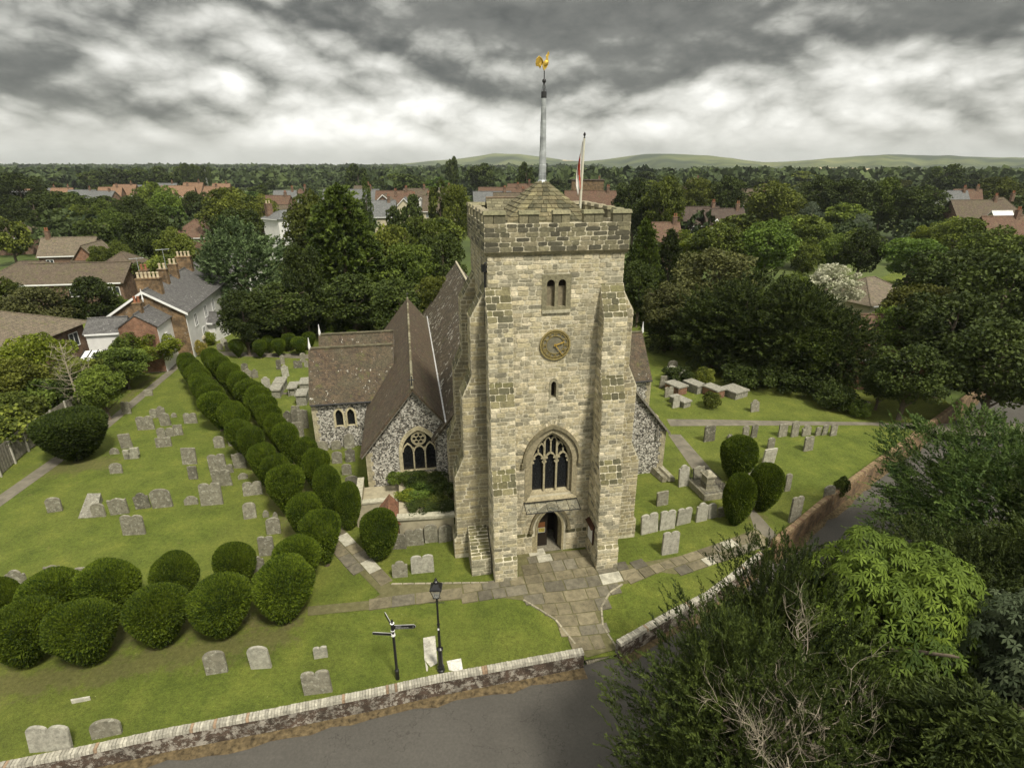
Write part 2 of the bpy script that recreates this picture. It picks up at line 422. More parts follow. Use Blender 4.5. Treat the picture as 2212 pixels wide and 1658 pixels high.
def asphalt():
    m, nt, b = newmat('worn_asphalt'); k = NT(nt); v = k.pos()
    n = k.noise(v, 0.35, 6, 0.6); f = k.noise(v, 60, 2, 0.6)
    c = k.ramp(n, [(0.3, (0.070, 0.065, 0.055)), (0.7, (0.086, 0.080, 0.068))])
    c = k.mix(1.0, c, k.mr(k.noise(v, 9, 6, 0.8), 0.3, 0.7, 0.82, 1.2), 'MULTIPLY')
    c = k.mix(1.0, c, k.mr(f, 0.3, 0.7, 0.8, 1.2), 'MULTIPLY')
    s = k.noise(v, 1.6, 8, 0.82, 1.0)
    c = k.mix(k.mr(s, 0.655, 0.70, 0, 0.65), c, (0.035, 0.031, 0.025))
    w = k.noise(k.scalev(v, (0.5, 2.2, 1)), 0.8, 5, 0.7)
    c = k.mix(k.mr(w, 0.55, 0.8, 0, 0.15), c, (0.15, 0.138, 0.115))
    cr = k.m('ABSOLUTE', k.m('SUBTRACT', k.noise(v, 0.22, 7, 0.62), .5))
    c = k.mix(k.mr(cr, 0.0012, 0.003, 0.55, 0), c, (0.035, 0.031, 0.026))
    pt = k.voro(v, 0.21, 'F1', 1); ps = k.n('ShaderNodeSeparateColor'); nt.links.new(pt, ps.inputs[0])
    c = k.mix(k.mr(ps.outputs[0], 0.80, 0.81, 0, 0.22), c, (0.055, 0.050, 0.042))
    nt.links.new(c, b.inputs['Base Color']); k.bump(b, f, 0.3, 0.01); b.inputs['Roughness'].default_value = 0.9
    return m
M_ASPH = asphalt()
M_VERGE = simple('gutter_moss', (0.105, 0.078, 0.040), 0.95, var=0.7, scale=5)
M_SOIL = simple('dark_undergrowth_soil', (0.035, 0.035, 0.015), 0.95, var=0.5, scale=1.5)
M_PATHT = simple('tarmac_path', (0.15, 0.135, 0.10), 0.95, var=0.3, scale=1.2)
def country():
    m, nt, b = newmat('countryside'); k = NT(nt); v = k.pos()
    c = k.ramp(k.noise(v, 0.02, 6, 0.65), [(0.35, (0.035, 0.05, 0.014)), (0.5, (0.06, 0.085, 0.018)), (0.65, (0.10, 0.12, 0.03))])
    c = k.mix(1.0, c, k.mr(k.noise(v, 0.6, 4, 0.7), 0.3, 0.7, 0.7, 1.3), 'MULTIPLY')
    nt.links.new(c, b.inputs['Base Color'])
    return m
M_COUNTRY = country()
M_FIELD = simple('pasture', (0.13, 0.17, 0.045), 0.95, var=0.15, scale=0.02)
M_STUBBLE = simple('stubble_field', (0.46, 0.38, 0.22), 0.95, var=0.12, scale=0.01)
def hillm():
    m, nt, b = newmat('downland'); k = NT(nt); v = k.pos()
    n = k.noise(v, 0.0016, 7, 0.62); n2 = k.noise(k.scalev(v, (1, 0.6, 3)), 0.006, 6, 0.7)
    c = k.ramp(n, [(0.40, (0.03, 0.045, 0.02)), (0.49, (0.085, 0.105, 0.038)), (0.64, (0.15, 0.16, 0.06))])
    c = k.mix(k.mr(n2, 0.55, 0.62, 0, 0.75), c, (0.03, 0.045, 0.02))
    sz = k.n('ShaderNodeSeparateXYZ'); nt.links.new(v, sz.inputs[0])
    lw = k.m('ADD', sz.outputs[2], k.mr(n2, .3, .7, -22, 22)); c = k.mix(k.mr(lw, 8, 24, 0.85, 0), c, (0.028, 0.042, 0.018))
    nt.links.new(c, b.inputs['Base Color'])
    return m
M_HILL = hillm()
def leafmat(name, dark, light, var=0.35, trans=0.25, hue=0.0):
    m, nt, b = newmat(name); k = NT(nt)
    at = k.n('ShaderNodeAttribute', attribute_name='col')
    oi = k.n('ShaderNodeObjectInfo').outputs['Random']
    n = k.noise(k.obj(), 0.55, 3, 0.6)
    t = k.m('ADD', at.outputs['Fac'], k.mr(n, 0.3, 0.7, -0.22, 0.22))
    c = k.mix(k.mr(t, 0.05, 0.95), dark, light)
    f = k.mr(oi, 0, 1, 1-var, 1+var)
    c = k.mix(1.0, c, f, 'MULTIPLY')
    if hue:
        h = k.n('ShaderNodeHueSaturation'); nt.links.new(c, h.inputs['Color'])
        r2 = k.m('FRACT', k.m('MULTIPLY', oi, 17.31))
        nt.links.new(k.mr(r2, 0, 1, 0.5-hue, 0.5+hue), h.inputs['Hue']); c = h.outputs[0]
    nt.links.new(c, b.inputs['Base Color'])
    b.inputs['Roughness'].default_value = 0.7
    b.inputs['Specular IOR Level'].default_value = 0.2
    if trans:
        tr = k.n('ShaderNodeBsdfTranslucent'); nt.links.new(c, tr.inputs[0])
        ms = k.n('ShaderNodeMixShader'); ms.inputs[0].default_value = trans
        out = [q for q in nt.nodes if q.type == 'OUTPUT_MATERIAL'][0]
        nt.links.new(b.outputs[0], ms.inputs[1]); nt.links.new(tr.outputs[0], ms.inputs[2]); nt.links.new(ms.outputs[0], out.inputs[0])
    return m
L_DEC = leafmat('broadleaf', (0.028, 0.044, 0.007), (0.150, 0.188, 0.028), 0.45, 0.2, 0.03)
L_DARK = leafmat('dark_broadleaf', (0.018, 0.030, 0.006), (0.072, 0.096, 0.018), 0.25, 0.15)
L_LIME = leafmat('lime_broadleaf', (0.06, 0.085, 0.008), (0.24, 0.28, 0.03), 0.15, 0.3)
L_CON = leafmat('cypress_green', (0.020, 0.036, 0.006), (0.105, 0.145, 0.020), 0.12, 0.12)
L_PINE = leafmat('pale_pine', (0.035, 0.060, 0.020), (0.18, 0.25, 0.10), 0.1, 0.12)
L_YEW = leafmat('yew_green', (0.014, 0.024, 0.005), (0.075, 0.100, 0.018), 0.15, 0.1)
L_YEWB = leafmat('fresh_yew', (0.020, 0.042, 0.008), (0.10, 0.15, 0.03), 0.1, 0.15)
L_CHEST = leafmat('chestnut_leaf', (0.035, 0.062, 0.009), (0.165, 0.230, 0.030), 0.1, 0.3)
L_MAPLE = leafmat('maple_leaf', (0.020, 0.035, 0.014), (0.10, 0.125, 0.06), 0.1, 0.15)
L_OLIVE = leafmat('olive_broadleaf', (0.040, 0.045, 0.012), (0.125, 0.13, 0.04), 0.15, 0.15)
L_SILV = leafmat('silver_willow', (0.05, 0.07, 0.04), (0.20, 0.24, 0.15), 0.1, 0.2)
L_PURP = leafmat('purple_leaf', (0.012, 0.008, 0.008), (0.045, 0.028, 0.026), 0.1, 0.15)
L_BLOS = leafmat('white_blossom', (0.25, 0.27, 0.14), (0.75, 0.73, 0.56), 0.05, 0.2)
L_CLIP = leafmat('clipped_yew', (0.016, 0.034, 0.003), (0.128, 0.172, 0.011), 0.13, 0.1)
L_CLIPD = leafmat('dark_clipped_yew', (0.010, 0.020, 0.003), (0.070, 0.098, 0.012), 0.1, 0.1)
L_GOLD = leafmat('golden_shrub', (0.16, 0.14, 0.02), (0.45, 0.38, 0.09), 0.1, 0.2)
# ---------------------------------------------------------------- ground, road, walls
def PL(pts, z=None): return [G(a, b, z) for a, b in pts]
WL = PL([(0, 1652), (180, 1617), (360, 1578), (580, 1537), (796, 1494), (937, 1463), (1100, 1433), (1260, 1403)], 0.1)
WR = PL([(1336, 1386), (1450, 1322), (1530, 1281), (1600, 1228), (1645, 1192)], 0.1)
WB = PL([(1672, 1170), (1716, 1136), (1770, 1090), (1850, 1030), (1930, 972)], 0.45)
def extend(a, b, d):
    v = Vector((b[0]-a[0], b[1]-a[1])).normalized(); return (b[0]+v.x*d, b[1]+v.y*d)
WL0 = extend(WL[1], WL[0], 45)
WB1 = extend(WB[-2], WB[-1], 60)
LINE = [WL0]+WL+WR+WB+[WB1]
far = [(6500, LINE[-1][1]+200), (9000, 9000), (-9000, 9000), (-6500, WL0[1]-40)]
NEARX = [(-75, 95), (50, 95)]
lawn_out = LINE[:-1]+[extend(WB[-2], WB[-1], 14), (42, 60), (42, 92), (-75, 92), (-75, WL0[1]+20), extend(WL[1], WL[0], 44)]
lawn_out = [LINE[0]]+LINE[1:-1]+[extend(WB[-2], WB[-1], 14), (42, 60), (42, 92), (-75, 92)]
cdt_sheet('ground', LINE+far, lambda x, y: -0.06 if y > 97 else -0.9, M_COUNTRY,
          extra=[(x, y) for x in range(-400, 401, 40) for y in range(100, 900, 40)])
cdt_sheet('lawn', lawn_out, lambda x, y: zg(x, y), M_GRASS, step=0.8)
RZ = -0.80
cdt_sheet('road', [(LINE[-1][0]+5, LINE[-1][1]-0.4)]+[(a, b) for a, b in LINE[::-1]]+[(-70, -60), (120, -60)], lambda x, y: RZ, M_ASPH)
# low lying ground sheet under the road side so the scene closes
cdt_sheet('ground', [(-6500, -3000), (6500, -3000), (6500, LINE[-1][1]+200)]+[(LINE[-1][0], LINE[-1][1])]+[(a, b) for a, b in LINE[:-1][::-1]], lambda x, y: RZ-0.05, M_COUNTRY)
def strip(name, line, off0, off1, z, mat, kind='structure', jitter=0.0):
    mb = MB(); P = [Vector((a, b)) for a, b in line]; pts = []
    seg = []
    for i in range(len(P)-1):
        n = max(1, int((P[i+1]-P[i]).length/0.7))
        for j in range(n): seg.append(P[i].lerp(P[i+1], j/n))
    seg.append(P[-1])
    for i, q in enumerate(seg):
        t = (seg[min(i+1, len(seg)-1)]-seg[max(0, i-1)]).normalized(); nrm = Vector((t.y, -t.x))
        j = random.uniform(-jitter, jitter)
        zz = z(q.x, q.y) if callable(z) else z
        pts.append(((q+nrm*off0), (q+nrm*(off1+j)), zz))
    for i in range(len(pts)-1):
        a, b, z0 = pts[i]; c, d, z1 = pts[i+1]
        mb.poly([(a.x, a.y, z0), (b.x, b.y, z0), (d.x, d.y, z1), (c.x, c.y, z1)])
    return mb.build(name, mat, kind=kind)
strip('road_verge', [WL0]+WL, 0.1, 0.62, RZ+0.01, M_VERGE, jitter=0.14)
strip('road_verge', WR, 0.1, 0.5, RZ+0.01, M_VERGE, jitter=0.12)
strip('road_verge', WB+[WB1], 0.1, 0.5, RZ+0.01, M_VERGE, jitter=0.15)
# ---- flagstone paths: each slab real, mossy bed underneath
flag_out = PL([(1117, 1192), (1275, 1187), (1300, 1228), (1345, 1222), (1480, 1199), (1590, 1158), (1632, 1142), (1668, 1172), (1600, 1192), (1480, 1236), (1345, 1262), (1318, 1280), (1300, 1312), (1302, 1350), (1334, 1402), (1268, 1420), (1243, 1393), (1200, 1340), (1130, 1297), (1060, 1288), (960, 1298), (835, 1313), (665, 1330), (665, 1310), (800, 1297), (822, 1284), (738, 1198), (690, 1140), (722, 1135), (765, 1168), (845, 1263), (920, 1262), (1055, 1260), (1120, 1250)])
def bedm():
    m, nt, b = newmat('mossy_path_bed'); k = NT(nt); v = k.pos()
    c = k.ramp(k.noise(v, 3, 6, 0.7), [(0.3, (0.08, 0.075, 0.03)), (0.6, (0.13, 0.12, 0.055)), (0.8, (0.22, 0.2, 0.12))])
    nt.links.new(c, b.inputs['Base Color']); return m
M_BED = bedm()
cdt_sheet('path_bed', flag_out, lambda x, y: zg(x, y)+0.025, M_BED, step=0.8)
M_FLAGST = attrmat('york_flagstone', 1.0, 3.0)
def clip(poly, a, b):
    out = []
    for i in range(len(poly)):
        p, q = poly[i-1], poly[i]
        sp = (b[0]-a[0])*(p[1]-a[1])-(b[1]-a[1])*(p[0]-a[0]); sq = (b[0]-a[0])*(q[1]-a[1])-(b[1]-a[1])*(q[0]-a[0])
        if sp*sq < 0:
            t = sp/(sp-sq); out.append((p[0]+(q[0]-p[0])*t, p[1]+(q[1]-p[1])*t))
        if sq >= 0: out.append(q)
    return out
def flags(name, origin, ang, rows, outline, hmin=0.55, hmax=0.95, wmin=0.5, wmax=1.3, seed=3, pale=0.06, z_off=0.05, cond=None):
    rnd = random.Random(seed); mb = MB(); ca, sa = math.cos(ang), math.sin(ang)
    v = -rows
    while v < rows:
        h = rnd.uniform(hmin, hmax); u = -14+rnd.uniform(0, 1)
        while u < 14:
            w = rnd.uniform(wmin, wmax); g = 0.022
            pr = [(u+g+rnd.uniform(-.015, .02), v+g+rnd.uniform(-.015, .02)), (u+w-g, v+g+rnd.uniform(-.015, .02)), (u+w-g+rnd.uniform(-.02, .02), v+h-g), (u+g, v+h-g+rnd.uniform(-.02, .02))]
            P = [(origin[0]+a*ca-b*sa, origin[1]+a*sa+b*ca) for a, b in pr]
            cx, cy = sum(p[0] for p in P)/4, sum(p[1] for p in P)/4
            ok = sum(inside(p, outline) for p in P)+inside((cx, cy), outline)
            if ok >= 3 and (cond is None or cond(cx, cy)):
                s = rnd.choice([0.75, 0.9, 1.0, 1.0, 1.15, 1.3]); base = (0.150*s, 0.130*s, 0.080*s) if rnd.random() < .6 else (0.130*s, 0.117*s, 0.083*s)
                if rnd.random() < pale: base = (0.38, 0.36, 0.28)
                mb.col = base
                bot = [(p[0], p[1], zg(*p)+0.0) for p in P]; top = [(p[0], p[1], zg(*p)+z_off+rnd.uniform(-.006, .006)) for p in P]
                mb.prism(bot, top)
            u += w
        v += h
    return mb.build(name, M_FLAGST, kind='structure')
flags('flagstone_path', (2.5, 23), R(12), 9, flag_out, cond=lambda x, y: x > -2.3 and x < 6.3)
flags('flagstone_path', G(740, 1314), math.atan2(G(960, 1285)[1]-G(700, 1318)[1], G(960, 1285)[0]-G(700, 1318)[0]), .38, flag_out, 0.75, 0.8, 0.8, 1.3, 5, cond=lambda x, y: x <= -2.3 and y < 23.4)
flags('flagstone_path', G(775, 1215), math.atan2(G(830, 1275)[1]-G(715, 1150)[1], G(830, 1275)[0]-G(715, 1150)[0]), .72, flag_out, 0.7, 0.72, 0.8, 1.3, 6, cond=lambda x, y: x <= -2.3 and y >= 23.4)
flags('flagstone_path', G(1480, 1218), math.atan2(G(1590, 1176)[1]-G(1400, 1240)[1], G(1590, 1176)[0]-G(1400, 1240)[0]), .68, flag_out, 0.66, 0.68, 0.6, 1.2, 8, 0.1, cond=lambda x, y: x >= 6.3)
def kerbline(name, pts):
    mb = MB(); P = [Vector(G(a, b)) for a, b in pts]
    for i in range(len(P)-1):
        n = max(1, int((P[i+1]-P[i]).length/0.45))
        for j in range(n):
            a = P[i].lerp(P[i+1], (j+.04)/n); b = P[i].lerp(P[i+1], (j+.96)/n); t = (b-a).normalized(); q = Vector((t.y, -t.x))*0.045
            z0, z1 = zg(a.x, a.y), zg(b.x, b.y); s = random.uniform(.8, 1.2); mb.col = (0.26*s, 0.235*s, 0.165*s)
            mb.prism([(*(a-q), z0-.05), (*(b-q), z1-.05), (*(b+q), z1-.05), (*(a+q), z0-.05)], [(*(a-q), z0+.07), (*(b-q), z1+.07), (*(b+q), z1+.07), (*(a+q), z0+.07)])
    return mb.build(name, M_ATTR, kind='structure')
kerbline('path_kerb', [(1334, 1402), (1302, 1352), (1299, 1312), (1317, 1281), (1345, 1262)])
kerbline('path_kerb', [(1130, 1296), (1200, 1339), (1243, 1392)])
kerbline('path_kerb', [(845, 1262), (920, 1261), (1055, 1259)])
def tpath(pts, mat=M_PATHT, z=0.012):
    return cdt_sheet('path', PL(pts), lambda x, y: z+zg(x, y), mat, step=2.5)
tpath([(-60, 1110), (225, 912), (378, 788), (398, 757), (410, 757), (388, 793), (240, 920), (-60, 1138)])
tpath([(1443, 938), (1470, 938), (1560, 1040), (1640, 1112), (1690, 1168), (1645, 1190), (1620, 1112), (1540, 1060), (1495, 1012)])
tpath([(1440, 905), (1560, 906), (1640, 908), (1900, 912), (1985, 921), (1985, 928), (1880, 918), (1640, 919), (1448, 920)])
tpath([(380, 757), (480, 768), (680, 775), (680, 766), (480, 759), (385, 752)])
tpath([(1930, 912), (2090, 915), (2212, 915), (2212, 945), (2090, 940), (1985, 935)])
tpath([(600, 848), (680, 846), (680, 850), (600, 852)])
# worn earth sheets along the avenue and below the big yews
def blob(pts, z=0.006): return cdt_sheet('bare_earth', PL(pts), lambda x, y: z+zg(x, y), M_WORN, step=1.5)
def rag(a, b, w, n=14, seed=1):
    rnd = random.Random(seed); A, B = Vector(G(*a)), Vector(G(*b)); t = (B-A).normalized(); q = Vector((-t.y, t.x))
    L = [A.lerp(B, i/n)+q*(w*rnd.uniform(.55, 1.1)) for i in range(n+1)]; Rr = [A.lerp(B, i/n)-q*(w*rnd.uniform(.55, 1.1)) for i in range(n+1)]
    o = [tuple(p) for p in L]+[tuple(p) for p in Rr[::-1]]
    cdt_sheet('bare_earth', o, lambda x, y: 0.006+zg(x, y), M_WORN, step=0.9)
# ---- roadside walls
def wall(name, line, base, top, thick, matbody, label, cat='wall', copeh=0.14, copew=0.025, ztop=None, copem=None, seed=0):
    rnd = random.Random(seed)
    root = link(name, None, loc=(line[0][0], line[0][1], 0), label=label, cat=cat)
    o = Vector((line[0][0], line[0][1])); body = MB(); cope = MB(); P = [Vector(p) for p in line]
    for i in range(len(P)-1):
        a, b = P[i]-o, P[i+1]-o; t = (b-a).normalized(); q = Vector((t.y, -t.x))
        h = thick/2; e = 0.0 if i == 0 else 0.0
        body.prism([(*(a-q*h), base), (*(a+q*h), base), (*(b+q*h), base), (*(b-q*h), base)], [(*(a-q*h), top), (*(a+q*h), top), (*(b+q*h), top), (*(b-q*h), top)])
        L = (b-a).length; n = max(1, int(L/0.115)); hw = h+copew
        for j in range(n):
            s0, s1 = a.lerp(b, (j+.06)/n), a.lerp(b, (j+.94)/n); dz = rnd.uniform(-.012, .012); s = rnd.uniform(.8, 1.25)
            mix = rnd.random()
            c = (0.33, 0.31, 0.25) if mix < .94 else (0.24, 0.17, 0.11)
            if copem == 'brown': c = (0.20, 0.145, 0.08) if mix < .8 else (0.16, 0.10, 0.06)
            cope.col = (c[0]*s, c[1]*s, c[2]*s); zt = top+copeh+dz
            cope.prism([(*(s0-q*hw), top), (*(s0+q*hw), top), (*(s1+q*hw), top), (*(s1-q*hw), top)],
                       [(*(s0-q*hw*.8), zt), (*(s0+q*hw*.8), zt), (*(s1+q*hw*.8), zt), (*(s1-q*hw*.8), zt)])
    body.build('wall_face', matbody, root); cope.build('coping', M_ATTR, root)
    return root
wall('churchyard_wall', [WL0]+WL, -1.1, -0.03, 0.30, M_OLDBRICK, 'long low lichened brick wall with pale coping between front lawn and road', seed=1)
wall('churchyard_wall', WR, -1.1, -0.03, 0.30, M_OLDBRICK, 'short lichened brick wall with pale coping running right from the path opening', seed=2)
wall('churchyard_wall', WB+[WB1], -1.1, 0.45, 0.30, M_BRICKY, 'taller brown brick wall beside the road behind the right-hand yews', copem='brown', seed=3)
# gutter grate slab at the opening
mb = MB(); A, B = Vector(G(1268, 1428, -.6)), Vector(G(1338, 1404, -.6)); t = (B-A).normalized(); q = Vector((-t.y, t.x)); n = 16
for j in range(n):
    a, b = A.lerp(B, (j+.15)/n), A.lerp(B, (j+.85)/n); mb.col = (0.33, 0.3, 0.22)
    mb.prism([(*a, RZ), (*b, RZ), (*(b+q*.22), RZ), (*(a+q*.22), RZ)], [(*a, RZ+.09), (*b, RZ+.09), (*(b+q*.22), RZ+.09), (*(a+q*.22), RZ+.05)])
mb.build('threshold_setts', M_ATTR, kind='structure')
# timber fence at the left edge of the churchyard
def fence(name, pts, h, label, pw=1.8):
    P = [Vector(p) for p in pts]; root = link(name, None, loc=(*P[0], 0), label=label, cat='fence'); o = P[0]
    for i in range(len(P)-1):
        n = max(1, round((P[i+1]-P[i]).length/pw)); t = (P[i+1]-P[i]).normalized(); q = Vector((t.y, -t.x))
        bd = MB()
        for j in range(n):
            a, b = P[i].lerp(P[i+1], j/n)-o, P[i].lerp(P[i+1], (j+1)/n)-o
            m = 12
            for k_ in range(m):
                s0, s1 = a.lerp(b, k_/m), a.lerp(b, (k_+1)/m-.004); d = 0.02*(k_ % 2); hh = h+random.uniform(-.02, .02)
                bd.prism([(*(s0+q*d), .1), (*(s1+q*d), .1), (*(s1+q*(d+.018)), .1), (*(s0+q*(d+.018)), .1)], [(*(s0+q*d), hh), (*(s1+q*d), hh), (*(s1+q*(d+.018)), hh), (*(s0+q*(d+.018)), hh)])
            po = MB(); po.prism([(*(a-t*.05+q*.045), 0), (*(a+t*.05+q*.045), 0), (*(a+t*.05+q*.14), 0), (*(a-t*.05+q*.14), 0)], [(*(a-t*.05+q*.045), h+.1), (*(a+t*.05+q*.045), h+.1), (*(a+t*.05+q*.14), h+.12), (*(a-t*.05+q*.14), h+.12)])
            po.build('post', M_CONC, root)
        bd.build('boards', M_FENCEW, root)
    return root
fp = PL([(-90, 1075), (0, 1030), (60, 975), (120, 935), (178, 893)])
fence('board_fence', fp, 1.9, 'weathered close-board fence with pale posts left of the big yew')
mb = MB()
# ---------------------------------------------------------------- hills, fields
HPROF = [(880, 357), (905, 353), (960, 347), (1010, 342), (1060, 334), (1075, 332), (1120, 333), (1160, 338), (1200, 345), (1235, 349), (1280, 344), (1330, 336), (1380, 332), (1430, 333), (1480, 337), (1530, 344), (1580, 350), (1640, 348), (1700, 341), (1760, 337), (1800, 335), (1830, 333), (1860, 335), (1930, 337), (2020, 340), (2080, 341), (2150, 344), (2240, 342), (2350, 338), (2600, 340)]
def hill_z(x, Y):
    u = CX+FD*x*CT/Y; vt = float(np.interp(u, [p[0] for p in HPROF], [p[1] for p in HPROF]))
    if u < 885: return -3.0
    Yc = 2450+900/(1+math.exp((u-1330)/60.0)); y = (vt-CY)/FD; top = CAMH+Yc*(-ST-y*CT)/(CT-y*ST)
    t = (Y-(Yc-1500))/2600
    if t < 0: return -3.0
    h = top*math.sin(min(1, t/0.577)*math.pi/2)**2.2 if t < .577 else top*(1-0.5*((t-.577)/.42)**2)
    env = math.sin(min(1, t/.577)*math.pi)
    if t < .577: h += .16*top*env*(math.sin(u*.045+t*6)+.6*math.sin(u*.11+2-t*9))*.5
    return h-1.0
def hills():
    nx, ny = 320, 50; V = []; F = []
    for i in range(nx):
        u = 875+(2600-875)*i/(nx-1)
        Yc = 2450+900/(1+math.exp((u-1330)/60.0))
        for j in range(ny):
            Y = Yc-1500+2400*j/(ny-1); x = (u-CX)/FD*Y/CT; V.append((x, Y, hill_z(x, Y)))
    for i in range(nx-1):
        for j in range(ny-1):
            a = i*ny+j; F.append((a, a+ny, a+ny+1, a+1))
    me = bpy.data.meshes.new('hills'); me.from_pydata(V, [], F); me.materials.append(M_HILL); me.update()
    me.polygons.foreach_set('use_smooth', [True]*len(me.polygons))
    if me.polygons[0].normal.z < 0: me.flip_normals()
    link('hills', me, kind='structure')
def drape(name, pts, mat, off=1.2):
    """field outline surveyed on the hillside, draped over it"""
    V = []; 
    def hit(px, py):
        dx, dy, dz = ray(px, py); Y = 700.0
        while Y < 3400:
            x = dx/dy*Y
            if CAMH+dz/dy*Y < hill_z(x, Y): break
            Y += 8
        return (dx/dy*Y, Y, hill_z(dx/dy*Y, Y)+off)
    n = 10; P = []
    for j in range(4):
        for i in range(n): 
            t = i/(n-1); a = pts[0]; P.append(hit(pts[0][0]+(pts[1][0]-pts[0][0])*t, (pts[0][1]+(pts[1][1]-pts[0][1])*t)*(1-j/3)+(pts[2][1]+(pts[3][1]-pts[2][1])*t)*j/3))
    F = [(j*n+i, j*n+i+1, (j+1)*n+i+1, (j+1)*n+i) for j in range(3) for i in range(n-1)]
    me = bpy.data.meshes.new(name); me.from_pydata(P, [], F); me.materials.append(mat); me.update()
    link(name, me, kind='structure')
hills()
def field(pts, mat, z=0.5):
    cdt_sheet('field', [G(a, b, z) for a, b in pts], lambda x, y: z, mat)
field([(100, 411), (350, 396), (520, 385), (530, 390), (460, 400), (330, 412), (110, 425)], M_FIELD)
field([(1130, 391), (1170, 386), (1178, 396), (1135, 400)], M_FIELD)
field([(1900, 600), (1950, 580), (1975, 610), (1930, 640)], M_GRASS)
field([(1930, 477), (2020, 482), (2100, 500), (1930, 500)], M_GRASS)
drape('stubble_field', [(1905, 366), (1985, 365), (0, 370), (0, 370)], M_STUBBLE)
drape('stubble_field', [(2050, 367), (2180, 370), (0, 372), (0, 375)], M_STUBBLE)
drape('stubble_field', [(1770, 363), (1880, 365), (0, 366), (0, 369)], M_STUBBLE)
drape('stubble_field', [(1215, 345), (1262, 346), (0, 348), (0, 349)], M_STUBBLE)
# ---------------------------------------------------------------- church
BR = 1.3
AL = R(10.5); OX, OY = 2.05, 25.7
church = link('church', None, loc=(OX, OY, 0), rz=AL, label='medieval stone church with square battlemented west tower, flint walls and brown tiled roofs', cat='church')
def toW(lx, ly): return (OX+lx*math.cos(AL)-ly*math.sin(AL), OY+lx*math.sin(AL)+ly*math.cos(AL))
PAL_MAIN = [(0.30, 0.262, 0.150), (0.25, 0.222, 0.132), (0.35, 0.30, 0.17), (0.39, 0.335, 0.19), (0.19, 0.172, 0.105), (0.30, 0.27, 0.168), (0.46, 0.40, 0.245), (0.33, 0.285, 0.155)]
PAL_MAIN = [(c[0]*BR*.98, c[1]*BR, c[2]*BR*1.16) for c in PAL_MAIN]
PAL_TOP = [(0.17, 0.155, 0.095), (0.13, 0.12, 0.075), (0.21, 0.19, 0.115), (0.095, 0.088, 0.06), (0.25, 0.22, 0.14), (0.07, 0.065, 0.045)]
PAL_SMOOTH = [(0.28, 0.245, 0.14), (0.25, 0.22, 0.13), (0.33, 0.285, 0.155), (0.23, 0.205, 0.125), (0.30, 0.255, 0.13)]
PAL_SMOOTH = [(c[0]*1.12, c[1]*1.13, c[2]*1.28) for c in PAL_SMOOTH]
PAL_MOSS = [(0.11, 0.10, 0.05), (0.14, 0.13, 0.06), (0.085, 0.08, 0.045), (0.19, 0.17, 0.09)]
def masonry(mb, o, u, w, n, h0, h1, iv, ch=(0.17, 0.27), sl=(0.28, 0.75), pal=PAL_MAIN, gap=0.032, proud=(0.008, 0.03), seed=0, quoin=0, rag=0.034):
    rnd = random.Random(seed*977+13); o, u, w, n = map(Vector, (o, u, w, n)); h = h0
    ci = 0
    while h < h1-0.05:
        c = rnd.uniform(*ch)
        if h+c > h1-0.08: c = h1-h
        mid = h+c/2; ci += 1
        for (a, b) in iv(mid):
            s = a
            if b-a < 0.08: continue
            while s < b-0.04:
                L = rnd.uniform(*sl)
                if quoin and (s == a): L = quoin*(1.3 if ci % 2 else .75)
                if b-(s+L) < 0.16: L = b-s
                g = gap*rnd.uniform(.35, .85)
                x0, x1, y0, y1 = s+g, s+L-g, h+g*.8, h+c-g*.8
                if s == a: x0 = s+.004
                if s+L >= b-1e-6: x1 = b-.004
                if x1-x0 > 0.03:
                    j = lambda: rnd.uniform(-rag, rag)*min(1, (x1-x0)*2)
                    k = min(.045, (x1-x0)*.22, (y1-y0)*.3)
                    edge0, edge1 = (s == a), (s+L >= b-1e-6)
                    pts = [(x0+k, y0+j()*.6), (x1-k, y0+j()*.6), (x1, y0+k), (x1, y1-k), (x1-k, y1+j()*.6), (x0+k, y1+j()*.6), (x0, y1-k), (x0, y0+k)]
                    pr = rnd.uniform(*proud); cc = rnd.choice(pal); f = rnd.uniform(.82, 1.2)
                    mb.col = tuple(q*f for q in cc); cx, cy = (x0+x1)/2, (y0+y1)/2
                    base = [o+u*x+w*y-n*.004 for x, y in pts]
                    top = [o+u*(x+(cx-x)*.05)+w*(y+(cy-y)*.10)+n*pr for x, y in pts]
                    i = mb.p(base+top)
                    for q in range(8): mb.f.append((i+q, i+(q+1) % 8, i+8+(q+1) % 8, i+8+q)); mb.mi.append(mb.m); mb.c.append(mb.col)
                    mb.f.append(tuple(range(i+8, i+16))); mb.mi.append(mb.m); mb.c.append(mb.col)
                s += L
        h += c
def sub(iv, a, b):
    out = []
    for p, q in iv:
        if b <= p or a >= q: out.append((p, q)); continue
        if a > p: out.append((p, a))
        if b < q: out.append((b, q))
    return out
def archhw(z, hw, base, spring, apex):
    if z < base or z > apex: return 0
    if z <= spring: return hw
    rise = apex-spring; r = (hw*hw+rise*rise)/(2*hw); return max(0, math.sqrt(max(0, r*r-(z-spring)**2))-(r-hw))
def archpts(hw, base, spring, apex, n=9, cx=0):
    P = [(cx-hw, base)]
    L = [spring+(apex-spring)*math.sin(i/n*math.pi/2) for i in range(n+1)]
    for z in L[:-1]: P.append((cx-archhw(z, hw, base, spring, apex), z))
    P.append((cx, apex))
    for z in L[:-1][::-1]: P.append((cx+archhw(z, hw, base, spring, apex), z))
    P.append((cx+hw, base)); return P
